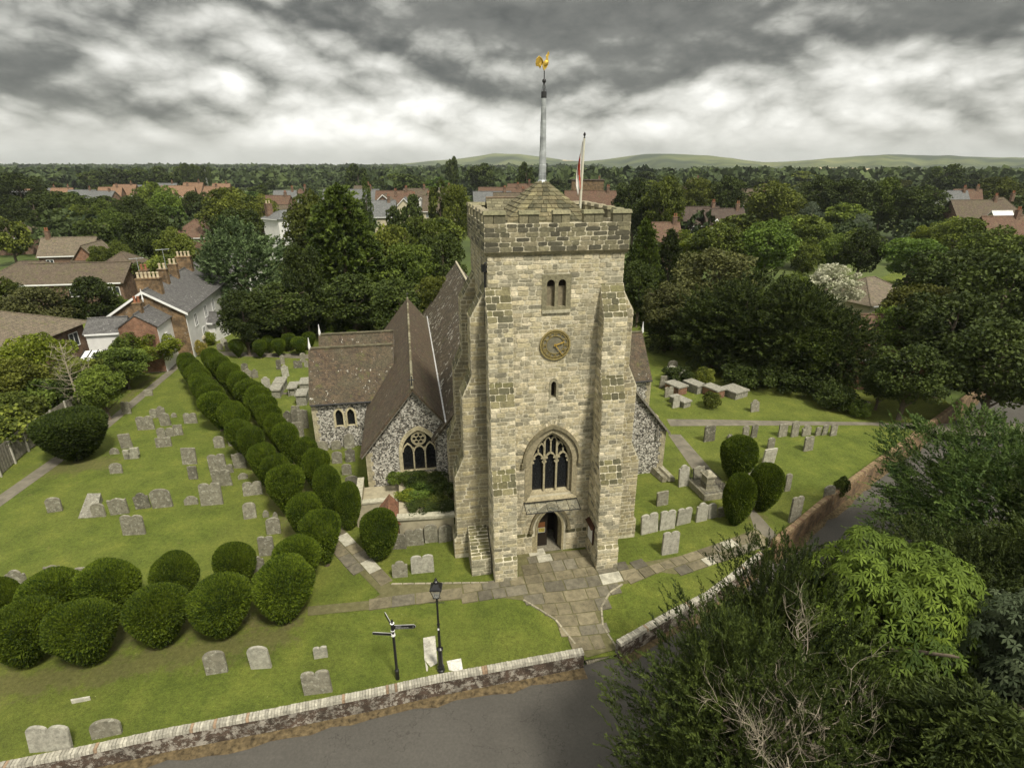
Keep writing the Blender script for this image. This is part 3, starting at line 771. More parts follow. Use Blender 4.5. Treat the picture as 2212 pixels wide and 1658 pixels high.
def panel(mb, outer, holes, o, u, w):
    o, u, w = map(Vector, (o, u, w))
    pts = [Vector(p) for p in outer]; ed = [(i, (i+1) % len(outer)) for i in range(len(outer))]
    for h in holes:
        k = len(pts); pts += [Vector(p) for p in h]; ed += [(k+i, k+(i+1) % len(h)) for i in range(len(h))]
    r = delaunay_2d_cdt(pts, ed, [], 0, 1e-6)
    for f in r[2]:
        c = ((r[0][f[0]].x+r[0][f[1]].x+r[0][f[2]].x)/3, (r[0][f[0]].y+r[0][f[1]].y+r[0][f[2]].y)/3)
        if inside(c, outer) and not any(inside(c, h) for h in holes):
            mb.poly([o+u*r[0][i].x+w*r[0][i].y for i in f])
def reveal(mb, hole, o, u, w, n, d):
    o, u, w, n = map(Vector, (o, u, w, n))
    for i in range(len(hole)):
        a, b = hole[i-1], hole[i]; A, B = o+u*a[0]+w*a[1], o+u*b[0]+w*b[1]
        mb.poly([A, B, B-n*d, A-n*d])
def ring(mb, inner, outer, o, u, w, n, t, closed=False):
    """band between two outlines with equal point counts, extruded by t along n"""
    m = len(inner); rg = range(m) if closed else range(m-1)
    for i in rg:
        j = (i+1) % m
        mb.extr([inner[i], inner[j], outer[j], outer[i]], o, u, w, n, t)
def circ(cx, cz, r, n=16, a0=0): return [(cx+r*math.cos(a0+2*math.pi*i/n), cz+r*math.sin(a0+2*math.pi*i/n)) for i in range(n)]
X, Yv, Z = Vector((1, 0, 0)), Vector((0, 1, 0)), Vector((0, 0, 1))
HWT, DT, ZT = 3.2, 6.4, 16.3
tower = link('tower', None, church)
# openings in the west face, local x,z
door_o = archpts(0.68, 0.0, 1.55, 2.72, 8)
win_o = archpts(1.12, 3.72, 5.55, 7.35, 10)
slit_o = archpts(0.13, 9.25, 9.95, 10.12, 5)
BEL = [archpts(0.19, 13.85, 14.92, 15.12, 5, -0.27), archpts(0.19, 13.85, 14.92, 15.12, 5, 0.27)]
mb = MB()
panel(mb, [(-HWT, 0), (HWT, 0), (HWT, ZT), (-HWT, ZT)], [door_o, win_o, slit_o]+BEL, (0, 0, 0), X, Z)
mb.poly([(-HWT, 0, 0), (-HWT, DT, 0), (-HWT, DT, ZT), (-HWT, 0, ZT)]); mb.poly([(HWT, 0, 0), (HWT, DT, 0), (HWT, DT, ZT), (HWT, 0, ZT)])
mb.poly([(-HWT, DT, 0), (HWT, DT, 0), (HWT, DT, ZT), (-HWT, DT, ZT)])
mb.poly([(-HWT, .9, ZT), (HWT, .9, ZT), (HWT, DT, ZT), (-HWT, DT, ZT)])
mb.m = 1
N = -Yv
def iv_front(z):
    iv = [(-2.15, 2.13)] if z < 13.3 else [(-HWT, HWT)]
    if 13.3 <= z < 14.9: iv = [(-2.15, 2.13)]
    for hw, b, s_, a, cx in ((0.95, 0, 1.7, 3.05, 0), (1.42, 3.45, 5.7, 7.62, 0), (0.22, 9.1, 10.0, 10.3, 0)):
        if b < z < a: q = archhw(z, hw, b, s_, a); iv = sub(iv, cx-q, cx+q)
    if 13.65 < z < 15.35: iv = sub(iv, -0.62, 0.62)
    return iv
masonry(mb, (0, 0, 0), X, Z, N, 0.0, 1.1, iv_front, ch=(0.2, 0.32), pal=PAL_MAIN, seed=1)
masonry(mb, (0, 0, 0), X, Z, N, 1.1, 1.35, iv_front, ch=(0.25, 0.25), pal=PAL_MOSS, seed=2)
masonry(mb, (0, 0, 0), X, Z, N, 1.35, ZT-.02, iv_front, seed=3, ch=(0.155, 0.25), sl=(0.22, 0.68))
masonry(mb, (-HWT, 0, 0), Yv, Z, -X, 0, ZT-.02, lambda z: [(0.0, DT)] if z > 14.4 else [(0, 0.4), (1.55, 4.9), (6.1, DT)], seed=4, pal=PAL_SMOOTH)
masonry(mb, (HWT, 0, 0), Yv, Z, X, 0, ZT-.02, lambda z: [(0, DT)] if z > 14.4 else [(0, 0.4), (1.55, 4.9), (6.1, DT)], seed=5, sl=(0.4, 1.0))
mb.build('tower_wall', [M_MORTAR, M_STONE], tower)
# voussoirs over window and door
def voussoirs(mb, hw, base, spring, apex, t0, t1, n, y=0.0, wide=0.1):
    zs = [spring+(apex-spring)*math.sin(i/n*math.pi/2) for i in range(n+1)]
    for sgn in (-1, 1):
        for i in range(n):
            a0, a1 = archhw(zs[i], hw, base, spring, apex), archhw(zs[i+1], hw, base, spring, apex)
            p, q = Vector((a0, zs[i])), Vector((a1, zs[i+1])); t = (q-p).normalized(); nn = Vector((t.y, -t.x))
            if nn.x < 0: nn = -nn
            p2, q2 = p.lerp(q, .08), p.lerp(q, .92); cc = random.choice(PAL_MAIN); ff = random.uniform(.95, 1.25); mb.col = tuple(w*ff for w in cc)
            L = t1*random.uniform(.85, 1.15)
            pts = [p2+nn*t0, q2+nn*t0, q2+nn*L, p2+nn*L]
            mb.extr([(v.x*sgn, v.y) for v in pts], (0, y, 0), X, Z, N, 0.028)
mb = MB(); voussoirs(mb, 1.42, 3.45, 5.75, 7.58, 0.02, 0.40, 15)
mb.build('relieving_arch', M_STONE, tower)
# parapet with battlements
PO, PI_ = 3.33, 2.98
par = link('parapet', None, church)
mb = MB(); z0, z1, z2 = 16.42, 17.62, 18.0
cy = DT/2
def pbox(x0, x1, y0, y1, za, zb): mb.box(x0, x1, y0, y1, za, zb)
ya, yb = cy-PO, cy+PO; yi, yj = cy-PI_, cy+PI_
mb.box(-PO, PO, ya, yi, z0, z1); mb.box(-PO, PO, yj, yb, z0, z1); mb.box(-PO, -PI_, yi, yj, z0, z1); mb.box(PI_, PO, yi, yj, z0, z1)
mb.m = 1
masonry(mb, (0, ya, 0), X, Z, N, z0, z1, lambda z: [(-PO, PO)], ch=(0.19, 0.23), sl=(0.3, 0.75), pal=PAL_TOP, gap=0.022, seed=11)
masonry(mb, (-PO, 0, 0), Yv, Z, -X, z0, z1, lambda z: [(ya, yb)], ch=(0.19, 0.23), sl=(0.3, 0.75), pal=PAL_TOP, gap=0.022, seed=12)
masonry(mb, (PO, 0, 0), Yv, Z, X, z0, z1, lambda z: [(ya, yb)], ch=(0.19, 0.23), sl=(0.3, 0.75), pal=PAL_TOP, gap=0.022, seed=13)
mb.build('parapet_wall', [M_MORTAR, M_STONE], par)
mer = [(-3.33, -2.40), (-1.77, -0.91), (-0.26, 0.48), (1.13, 2.01), (2.49, 3.33)]
def merlon(axis, a, b):
    m = MB(); m.col = random.choice(PAL_TOP[:3]); c = MB(); c.col = random.choice([(0.24, 0.22, 0.13), (0.20, 0.19, 0.11), (0.27, 0.24, 0.16)])
    t0, t1 = (ya, yi) if axis in 'FB' else (0, 0)
    if axis == 'F': bx = (a, b, ya, yi)
    elif axis == 'B': bx = (a, b, yj, yb)
    elif axis == 'L': bx = (-PO, -PI_, cy+a, cy+b)
    else: bx = (PI_, PO, cy+a, cy+b)
    x0, x1, y0, y1 = bx
    if axis in 'FB':
        md = a+(b-a)*random.uniform(.4, .6)
        m.box(x0, md-.012, y0, y1, z1, z2); m.col = random.choice(PAL_TOP[:3]); m.box(md+.012, x1, y0, y1, z1, z2)
    else: m.box(x0, x1, y0, y1, z1, z2)
    e = .05
    c.prism([(x0-e, y0-e, z2+.002), (x1+e, y0-e, z2+.002), (x1+e, y1+e, z2+.002), (x0-e, y1+e, z2+.002)], [(x0-e*.3, y0+.02, z2+.15), (x1+e*.3, y0+.02, z2+.15), (x1+e*.3, y1-.02, z2+.15), (x0-e*.3, y1-.02, z2+.15)])
    o = m.build('merlon', M_STONE, par); 
    c.build('merlon_coping', M_STONE, par)
for a, b in mer: merlon('F', a, b); merlon('B', a, b)
for a, b in [(-2.4, -1.75), (-1.2, -.5), (0.1, .8), (1.35, 2.0), (2.45, 2.95)]: merlon('L', a, b); merlon('R', a, b)
mb = MB(); mb.col = (0.27, 0.24, 0.15)
for s_ in [(-PO-.05, PO+.05, ya-.05, ya+.3), (-PO-.05, PO+.05, yb-.3, yb+.05)]: mb.prism([(s_[0]+.12, s_[2]+.1, z0-.16), (s_[1]-.12, s_[2]+.1, z0-.16), (s_[1]-.12, s_[3], z0-.16), (s_[0]+.12, s_[3], z0-.16)], [(s_[0], s_[2], z0-.003), (s_[1], s_[2], z0-.003), (s_[1], s_[3], z0-.003), (s_[0], s_[3], z0-.003)])
for s_ in [(-PO-.05, -PO+.3), (PO-.3, PO+.05)]:
    o1 = .12 if s_[0] < 0 else 0; o2 = 0.12-o1
    mb.prism([(s_[0]+o1, ya+.3, z0-.16), (s_[1]-o2, ya+.3, z0-.16), (s_[1]-o2, yb-.3, z0-.16), (s_[0]+o1, yb-.3, z0-.16)], [(s_[0], ya+.3, z0-.003), (s_[1], ya+.3, z0-.003), (s_[1], yb-.3, z0-.003), (s_[0], yb-.3, z0-.003)])
mb.build('string_course', M_STONE, tower)
mb = MB(); mb.box(-PI_, PI_, yi, yj, 16.5, 16.75); mb.build('gutter_deck', M_LEADD, tower)
# buttresses
PROF = [(0, 14.84), (0.8, 13.4), (0.8, 10.55), (1.3, 9.45), (1.3, 6.2), (1.8, 5.05), (1.8, 1.42), (1.96, 1.24), (1.96, 0)]
def buttress(base, out, side, wd, seed, pal=PAL_MAIN, scale=1.0, zs=0, sl=(0.25, 0.62), ch=(0.17, 0.27)):
    """base: point on the wall at the buttress centre line; out: outward; side: along the wall"""
    mb = MB(); base, out, side = Vector(base), Vector(out), Vector(side); h = wd/2
    P = [(p*scale, z+(zs if z > 2 else 0)) for p, z in PROF]
    pts = [(-0.02, 0)]+[(-0.02, P[0][1])]+P
    A = [base-side*h+out*p+Z*z for p, z in pts]; B = [base+side*h+out*p+Z*z for p, z in pts]
    mb.prism(A, B); mb.m = 1
    for i in range(len(P)-1):
        (p0, za), (p1, zb) = P[i], P[i+1]
        L = math.hypot(p1-p0, za-zb)
        o = base+out*p1+Z*zb; w = (base+out*p0+Z*za-o).normalized(); nrm = side.cross(w)
        if nrm.dot(out) < 0: nrm = -nrm
        steep = abs(p1-p0) > .3
        masonry(mb, o, side, w, nrm, 0, L, lambda z: [(-h, h)], ch=(0.26, 0.36) if steep else ch, sl=(0.35, 0.6) if steep else sl,
                pal=PAL_MOSS if (steep or i == 6) else pal, seed=seed*10+i, quoin=0.34, gap=.013 if steep else .032)
    def prj(z):
        for i in range(len(P)-1):
            (p0, za), (p1, zb) = P[i], P[i+1]
            if za >= z >= zb: return p0+(p1-p0)*((za-z)/(za-zb) if za != zb else 0)
        return 0
    for sg in (-1, 1):
        masonry(mb, base+side*h*sg, out, Z, side*sg, 0, P[0][1], lambda z: [(0, min(prj(z-.13), prj(z+.13)))], pal=pal, seed=seed*10+8+sg, ch=ch, sl=sl)
    return mb.build('buttress', [M_MORTAR, M_STONE], tower)
buttress((-2.75, 0, 0), N, X, 1.16, 1)
buttress((2.68, 0, 0), N, X, 1.14, 2)
buttress((-HWT, 0.95, 0), -X, Yv, 1.2, 3, PAL_SMOOTH, sl=(0.35, 0.9))
buttress((-HWT, 5.5, 0), -X, Yv, 1.2, 4, PAL_SMOOTH, zs=-.2)
buttress((HWT, 0.95, 0), X, Yv, 1.2, 5, PAL_SMOOTH)
buttress((HWT, 5.5, 0), X, Yv, 1.2, 6, PAL_SMOOTH)
# plinth courses at buttress feet
mb = MB(); mb.col = (0.24, 0.22, 0.14)
mb.m = 0
mb.hexa([(-4.42, -1.25, 0), (-3.42, -1.25, 0), (-3.42, .33, 0), (-4.42, .33, 0)], [(-4.42, -1.25, 1.0), (-3.42, -1.25, 1.0), (-3.42, .33, 2.0), (-4.42, .33, 2.0)])
mb.m = 1
masonry(mb, (-3.92, -1.25, 0), X, Z, N, 0, 1.0, lambda z: [(-.5, .5)], pal=[(0.33, 0.31, 0.22), (0.28, 0.26, 0.18)], seed=41, ch=(.14, .2))
masonry(mb, (-4.42, 0, 0), Yv, Z, -X, 0, 1.9, lambda z: [(-1.25+max(0, (z-1.0)/1.0*1.58), .33)], pal=PAL_SMOOTH, seed=42, ch=(.14, .2))
w_ = Vector((0, 1.58, 1.0)).normalized(); masonry(mb, (-3.92, -1.25, 1.0), X, w_, w_.cross(-X), 0, 1.86, lambda z: [(-.5, .5)], pal=PAL_MOSS, seed=43, ch=(.16, .22))
mb.build('sloping_plinth', [M_MORTAR, M_STONE], tower)
# west window
ww = link('west_window', None, church)
mb = MB(); mb.col = (0.30, 0.26, 0.165)
ring(mb, win_o, archpts(1.40, 3.48, 5.7, 7.60, 10), (0, 0, 0), X, Z, N, 0.05)
reveal(mb, win_o, (0, 0, 0), X, Z, N, 0.40)
i2 = archpts(0.98, 3.84, 5.55, 7.14, 10); ring(mb, i2, archpts(1.12, 3.72, 5.55, 7.35, 10), (0, .16, 0), X, Z, -N, 0.22)
mb.prism([(-1.42, -.16, 3.42), (1.42, -.16, 3.42), (1.42, .40, 3.42), (-1.42, .40, 3.42)], [(-1.3, -.12, 3.5), (1.3, -.12, 3.5), (1.12, .40, 3.86), (-1.12, .40, 3.86)])
mb.build('window_surround', M_STONE, ww)
mb = MB(); mb.col = (0.19, 0.165, 0.10)
h1 = archpts(1.42, 5.72, 5.73, 7.62, 12)[1:-1]; h2 = archpts(1.55, 5.72, 5.73, 7.82, 12)[1:-1]
ring(mb, h1, h2, (0, 0, 0), X, Z, N, 0.17)
for s_ in (-1, 1): mb.box(s_*1.5-.11, s_*1.5+.11, -.2, 0, 5.5, 5.75)
mb.build('hood_mould', M_STONE, ww)
mb = MB(); mb.poly([(-1.15, .36, 3.7), (1.15, .36, 3.7), (1.15, .36, 7.3), (-1.15, .36, 7.3)]); mb.build('leaded_glass', M_DARKGLASS, ww)
mb = MB(); mb.col = (0.34, 0.30, 0.19); yy = .2; mt = .1
def bar(x0, za, x1, zb, w=.05):
    a, b = Vector((x0, za)), Vector((x1, zb)); t = (b-a).normalized(); q = Vector((t.y, -t.x))*w
    mb.extr([tuple(a-q), tuple(a+q), tuple(b+q), tuple(b-q)], (0, yy, 0), X, Z, -N, mt)
LX = [-0.66, 0, 0.66]
for x in (-.33, .33): bar(x, 3.84, x, 6.75 if abs(x) < .5 else 6.2, .05)
for cx in LX:
    a = archpts(.28, 5.55, 5.58, 6.02, 6, cx)[1:-1]; b = archpts(.34, 5.55, 5.58, 6.12, 6, cx)[1:-1]; ring(mb, a, b, (0, yy, 0), X, Z, -N, mt)
    for sx in (-1, 1):
        for (dx, dz, r) in ((.27, 5.55, .07), (.2, 5.78, .06)): mb.extr(circ(cx+sx*dx, dz, r, 8), (0, yy+.01, 0), X, Z, -N, mt-.03)
for x in (0, -.66, .66): bar(x, 6.08, x, 6.72 if x == 0 else 6.3, .035)
for cx in (-.165, .165): 
    ring(mb, archpts(.11, 6.75, 6.76, 6.92, 4, cx)[1:-1], archpts(.16, 6.75, 6.76, 7.0, 4, cx)[1:-1], (0, yy, 0), X, Z, -N, mt)
for cx in (-.5, .5): ring(mb, archpts(.11, 6.4, 6.41, 6.58, 4, cx)[1:-1], archpts(.165, 6.4, 6.41, 6.68, 4, cx)[1:-1], (0, yy, 0), X, Z, -N, mt)
mb.build('tracery', M_STONE, ww)
# slit window, belfry window
sw = link('slit_window', None, church); mb = MB(); mb.col = (0.26, 0.235, 0.155)
ring(mb, slit_o, archpts(.24, 9.1, 9.98, 10.3, 5), (0, 0, 0), X, Z, N, .03); reveal(mb, slit_o, (0, 0, 0), X, Z, N, .4); mb.build('slit_surround', M_STONE, sw)
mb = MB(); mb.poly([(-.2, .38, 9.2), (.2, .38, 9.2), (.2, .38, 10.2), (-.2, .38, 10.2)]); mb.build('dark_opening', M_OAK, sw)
bw = link('belfry_window', None, church); mb = MB(); mb.col = (0.215, 0.195, 0.12)
panel(mb, [(-.64, 13.68), (.64, 13.68), (.64, 15.36), (-.64, 15.36)], BEL, (0, -.035, 0), X, Z)
for q in BEL: reveal(mb, q, (0, -.035, 0), X, Z, N, .32)
mb.box(-.7, -.62, -.034, .01, 13.68, 15.36); mb.box(.62, .7, -.034, .01, 13.68, 15.36); mb.col = (0.4, 0.37, 0.26); mb.box(-.68, .68, -.1, .0, 13.56, 13.7)
mb.build('belfry_surround', M_STONE, bw)
mb = MB(); mb.poly([(-.5, .2, 13.8), (.5, .2, 13.8), (.5, .2, 14.78), (-.5, .2, 14.78)]); mb.build('louvre_board', M_LOUVRE, bw)
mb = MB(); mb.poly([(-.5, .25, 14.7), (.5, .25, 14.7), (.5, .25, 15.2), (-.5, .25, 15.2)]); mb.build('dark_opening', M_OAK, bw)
# doorway
dw = link('doorway', None, church); mb = MB(); mb.col = (0.30, 0.26, 0.155)
ring(mb, door_o, archpts(.80, 0, 1.6, 2.86, 8), (0, 0, 0), X, Z, N, .04); reveal(mb, door_o, (0, 0, 0), X, Z, N, .55)
ring(mb, archpts(.6, 0, 1.52, 2.6, 8), archpts(.68, 0, 1.55, 2.72, 8), (0, .3, 0), X, Z, -N, .2)
mb.box(-.80, -.96, -.02, 0.0, 0, 1.1); mb.build('door_surround', M_STONE, dw)
mb = MB(); mb.col = (0.17, 0.145, 0.085); ring(mb, archpts(.98, 1.55, 1.56, 3.0, 10)[1:-1], archpts(1.12, 1.55, 1.56, 3.18, 10)[1:-1], (0, 0, 0), X, Z, N, .16)
for s_ in (-1, 1): mb.box(s_*1.05-.1, s_*1.05+.1, -.2, 0, 1.42, 1.6)
mb.build('door_hood', M_STONE, dw)
mb = MB(); mb.extr([(p[0]*.5-.31, p[1]) for p in archpts(.6, .03, 1.5, 2.6, 8) if p[0] <= 0]+[(0.0, 2.6), (0.0, .03)], (0, .5, 0), X, Z, -N, .05)
mb.build('door_leaf', M_OAK, dw)
mb = MB(); mb.hexa([(.56, .56, .03), (.61, .56, .03), (.61, 1.2, .03), (.56, 1.2, .03)], [(.56, .56, 2.0), (.61, .56, 2.0), (.61, 1.2, 2.0), (.56, 1.2, 2.0)]); mb.build('door_leaf', M_OAK, dw)
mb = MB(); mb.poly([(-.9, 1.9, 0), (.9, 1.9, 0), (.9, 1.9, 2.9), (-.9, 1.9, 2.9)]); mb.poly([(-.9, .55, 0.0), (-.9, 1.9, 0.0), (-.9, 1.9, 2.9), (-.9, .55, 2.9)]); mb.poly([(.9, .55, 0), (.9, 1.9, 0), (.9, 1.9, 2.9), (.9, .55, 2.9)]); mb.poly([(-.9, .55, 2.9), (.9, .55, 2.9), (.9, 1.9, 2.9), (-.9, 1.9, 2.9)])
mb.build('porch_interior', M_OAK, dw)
mb = MB(); mb.col = (0.17, 0.155, 0.115); mb.box(-.66, .66, -.02, 1.88, .02, .05); mb.build('threshold_stone', M_STONE, dw)
mb = MB(); mb.box(-.52, -.14, .475, .49, 1.28, 1.62); mb.build('poster', M_ORANGE, dw)
mb = MB(); mb.box(-.52, -.14, .475, .49, .98, 1.26); mb.build('poster', M_POSTY, dw)
mb = MB(); [mb.box(*b_) for b_ in ((-.53, -.13, .468, .474, .965, .98), (-.53, -.13, .468, .474, 1.26, 1.275), (-.53, -.515, .468, .474, .98, 1.26), (-.145, -.13, .468, .474, .98, 1.26))]; mb.build('poster_frame', M_PAPER, dw)
# glass canopy
cn = link('glass_canopy', None, church)
def glassm():
    m, nt, b = newmat('canopy_glass'); b.inputs['Roughness'].default_value = 0.08; b.inputs['Base Color'].default_value = (0.35, 0.36, 0.30, 1)
    b.inputs['Alpha'].default_value = 0.10; return m
M_CAN = glassm()
mb = MB(); mb.prism([(-1.45, -.78, 3.10), (1.45, -.78, 3.10), (1.45, -.03, 3.26), (-1.45, -.03, 3.26)], [(-1.45, -.78, 3.115), (1.45, -.78, 3.115), (1.45, -.03, 3.275), (-1.45, -.03, 3.275)]); mb.build('glass_sheet', M_CAN, cn)
mb = MB()
for i in range(6):
    x = -1.45+2.9*i/5; mb.tube([(x, -.80, 3.135), (x, -.02, 3.30)], .012 if i % 5 else .02, 6)
mb.tube([(-1.47, -.8, 3.13), (1.47, -.8, 3.13)], .028, 6); mb.tube([(-1.47, -.03, 3.30), (1.47, -.03, 3.30)], .03, 6)
for x in (-1.2, 0, 1.2): mb.tube([(x, -.02, 2.9), (x, -.7, 3.1)], .018, 6)
mb.build('canopy_frame', M_BLACK, cn)
# clock
ck = link('clock', None, church, loc=(0, 0, 12.0))
mb = MB(); mb.extr(circ(0, 0, .70, 40), (0, -.045, 0), X, Z, -N, .04); mb.build('clock_dial', simple('clock_stone_face', (0.17, 0.155, 0.105), var=.35, scale=4, bump=.3), ck)
mb = MB(); ring(mb, circ(0, 0, .685, 48), circ(0, 0, .755, 48), (0, -.045, 0), X, Z, N, .05, True); mb.build('outer_ring', M_CLOCKGOLD, ck); mb = MB(); ring(mb, circ(0, 0, .60, 48), circ(0, 0, .625, 48), (0, -.045, 0), X, Z, N, .04, True)
for i in range(60):
    a = 2*math.pi*i/60; c_, s_ = math.cos(a), math.sin(a)
    mb.extr([(c_*.62-s_*.009, s_*.62+c_*.009), (c_*.62+s_*.009, s_*.62-c_*.009), (c_*.69+s_*.009, s_*.69-c_*.009), (c_*.69-s_*.009, s_*.69+c_*.009)], (0, -.045, 0), X, Z, N, .035)
mb.build('minute_ring', M_CLOCKGOLD, ck); mb = MB(); ring(mb, circ(0, 0, .43, 40), circ(0, 0, .455, 40), (0, -.045, 0), X, Z, N, .04, True); mb.build('inner_ring', M_CLOCKGOLD, ck)
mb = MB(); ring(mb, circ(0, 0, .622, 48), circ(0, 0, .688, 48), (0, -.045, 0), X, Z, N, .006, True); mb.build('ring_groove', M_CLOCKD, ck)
NUM = ['XII', 'I', 'II', 'III', 'IV', 'V', 'VI', 'VII', 'VIII', 'IX', 'X', 'XI']
for h_, txt in enumerate(NUM):
    mb = MB(); a = math.pi/2-2*math.pi*h_/12; rd = Vector((math.cos(a), math.sin(a))); tg = Vector((rd.y, -rd.x))
    wd = {'I': .05, 'V': .09, 'X': .09}; tot = sum(wd[c] for c in txt); s = -tot/2
    def st(x0, r0, x1, r1, w=.012):
        p, q = tg*x0+rd*r0, tg*x1+rd*r1; d = (q-p).normalized(); e = Vector((d.y, -d.x))*w
        mb.extr([tuple(p-e), tuple(p+e), tuple(q+e), tuple(q-e)], (0, -.045, 0), X, Z, N, .035)
    for c in txt:
        w = wd[c]; m_ = s+w/2
        if c == 'I': st(m_, .46, m_, .595)
        elif c == 'V': st(m_, .46, s+.012, .595); st(m_, .46, s+w-.012, .595)
        else: st(s+.012, .46, s+w-.012, .595); st(s+w-.012, .46, s+.012, .595)
        s += w
    mb.build('numeral', M_CLOCKGOLD, ck)
def hand(name, deg, L, w, bead=None):
    mb = MB(); a = R(90-deg); d = Vector((math.cos(a), math.sin(a))); e = Vector((d.y, -d.x)); p = [-d*.07-e*w, -d*.07+e*w, d*L+e*w*.45, d*L-e*w*.45]
    mb.extr([tuple(q) for q in p], (0, -.11, 0), X, Z, N, .02)
    if bead: c = d*(L*.72); mb.extr([tuple(c-d*.07), tuple(c+e*.05), tuple(c+d*.08), tuple(c-e*.05)], (0, -.112, 0), X, Z, N, .022)
    mb.extr(circ(0, 0, .05, 12), (0, -.04, 0), X, Z, N, .09)
    mb.build(name, M_HAND, ck)
hand('hour_hand', 72, .46, .028, True); hand('minute_hand', 144, .66, .022)
# pyramid cap of stone slabs
cap = link('pyramid_roof', None, church); mb = MB(); nC = 14; zb, zt_, hb, ht_ = 16.86, 19.28, 2.86, .13
mb.col = (.06, .055, .04); mb.prism([(-hb, cy-hb, zb-.05), (hb, cy-hb, zb-.05), (hb, cy+hb, zb-.05), (-hb, cy+hb, zb-.05)], [(-ht_*.8, cy-ht_*.8, zt_), (ht_*.8, cy-ht_*.8, zt_), (ht_*.8, cy+ht_*.8, zt_), (-ht_*.8, cy+ht_*.8, zt_)])
rnd = random.Random(4)
for i in range(nC):
    t0, t1 = i/nC, (i+1.25)/nC; ha, hc = hb+(ht_-hb)*t0, hb+(ht_-hb)*min(1, t1); za, zc = zb+(zt_-zb)*t0, zb+(zt_-zb)*min(1, t1)
    for side in range(4):
        s = -ha
        while s < ha-.02:
            L = rnd.uniform(.28, .6)*(1-.4*t0); e = min(ha, s+L)
            if ha-e < .15: e = ha
            f = hc/ha; g = .012; f2 = rnd.uniform(.7, 1.25); mb.col = tuple(q*f2 for q in rnd.choice([(0.14, 0.12, 0.065), (0.11, 0.10, 0.055), (0.17, 0.15, 0.08), (0.075, 0.07, 0.04)]))
            lo = [(s+g, -ha, za+.075+rnd.uniform(0, .02)), (e-g, -ha, za+.075+rnd.uniform(0, .02)), ((e-g)*f, -hc, zc+.03), ((s+g)*f, -hc, zc+.03)]
            bt = [(x, y+.015, z-.07) for x, y, z in lo]
            rot = lambda p: [(p[0], p[1]), (-p[1], p[0]), (-p[0], -p[1]), (p[1], -p[0])][side]
            mb.prism([(*[a+b for a, b in zip(rot(q), (0, cy))], q[2]) for q in bt], [(*[a+b for a, b in zip(rot(q), (0, cy))], q[2]) for q in lo])
            s = e
mb.build('stone_slab_courses', M_CAP, cap)
st_ = link('stair_turret_roof', None, church); mb = MB()
x0, x1, yr, zr = -2.5, -.75, 4.75, 18.42
rnd = random.Random(9); nn = 8
for sgn in (-1, 1):
    for i in range(nn):
        t0, t1 = i/nn, (i+1.2)/nn; s = x0-.06
        while s < x1:
            e = s+rnd.uniform(.2, .4); e = min(e, x1+.05); f2 = rnd.uniform(.7, 1.2); mb.col = tuple(q*f2 for q in (0.17, 0.155, 0.095))
            ylo, yhi = yr+sgn*1.05*(1-t0), yr+sgn*1.05*(1-min(1, t1)); zlo, zhi = zr-1.15*(1-t0)+.05, zr-1.15*(1-min(1, t1))+.02
            lo = [(s+.008, ylo, zlo), (e-.008, ylo, zlo), (e-.008, yhi, zhi), (s+.008, yhi, zhi)]
            mb.prism([(a, b, c-.05) for a, b, c in lo], lo); s = e
mb.col = (.16, .12, .08); mb.tube([(x0-.06, yr, zr+.03), (x1+.05, yr, zr+.03)], .06, 8)
mb.build('turret_slabs', M_CAP, st_)
mb = MB(); mb.prism([(x0, yr-.95, 16.7), (x0, yr+.95, 16.7), (x0, yr+.95, 17.3), (x0, yr, 18.35), (x0, yr-.95, 17.3)], [(x1, yr-.95, 16.7), (x1, yr+.95, 16.7), (x1, yr+.95, 17.3), (x1, yr, 18.35), (x1, yr-.95, 17.3)])
mb.build('turret_wall', M_OAK, st_)
# spire and cockerel
sp = link('spirelet', None, church, loc=(0, cy, 0)); mb = MB()
zz = [19.12, 19.32, 19.55, 20.0, 20.6, 21.25, 21.9, 22.5, 22.87]; rr = [.30, .20, .19, .18, .165, .152, .14, .125, .12]
pr = [(rr[0], zz[0])]
for z_, r_ in zip(zz[1:], rr[1:]): pr += [(r_, z_), (r_*.93, z_+.012)]
mb.lathe(pr, 10); mb.build('lead_sheathing', M_LEAD, sp)
mb = MB(); mb.lathe([(.128, 22.86), (.128, 23.12), (.10, 23.14)], 12); 
for a in range(4): mb.tube([(.1*math.cos(a*1.57), .1*math.sin(a*1.57), 23.12), (.07*math.cos(a*1.57), .07*math.sin(a*1.57), 23.32), (.015*math.cos(a*1.57), .015*math.sin(a*1.57), 23.5)], .012, 5)
mb.tube([(0, 0, 23.1), (0, 0, 23.98)], .022, 6); mb.build('iron_stem', M_LEADD, sp)
mb = MB(); mb.lathe([(.01, 23.47)]+[(.095*math.sin(i*math.pi/8), 23.565-.095*math.cos(i*math.pi/8)) for i in range(1, 8)]+[(.01, 23.66)], 14); mb.build('ball_finial', M_LEADD, sp)
wc = MB()
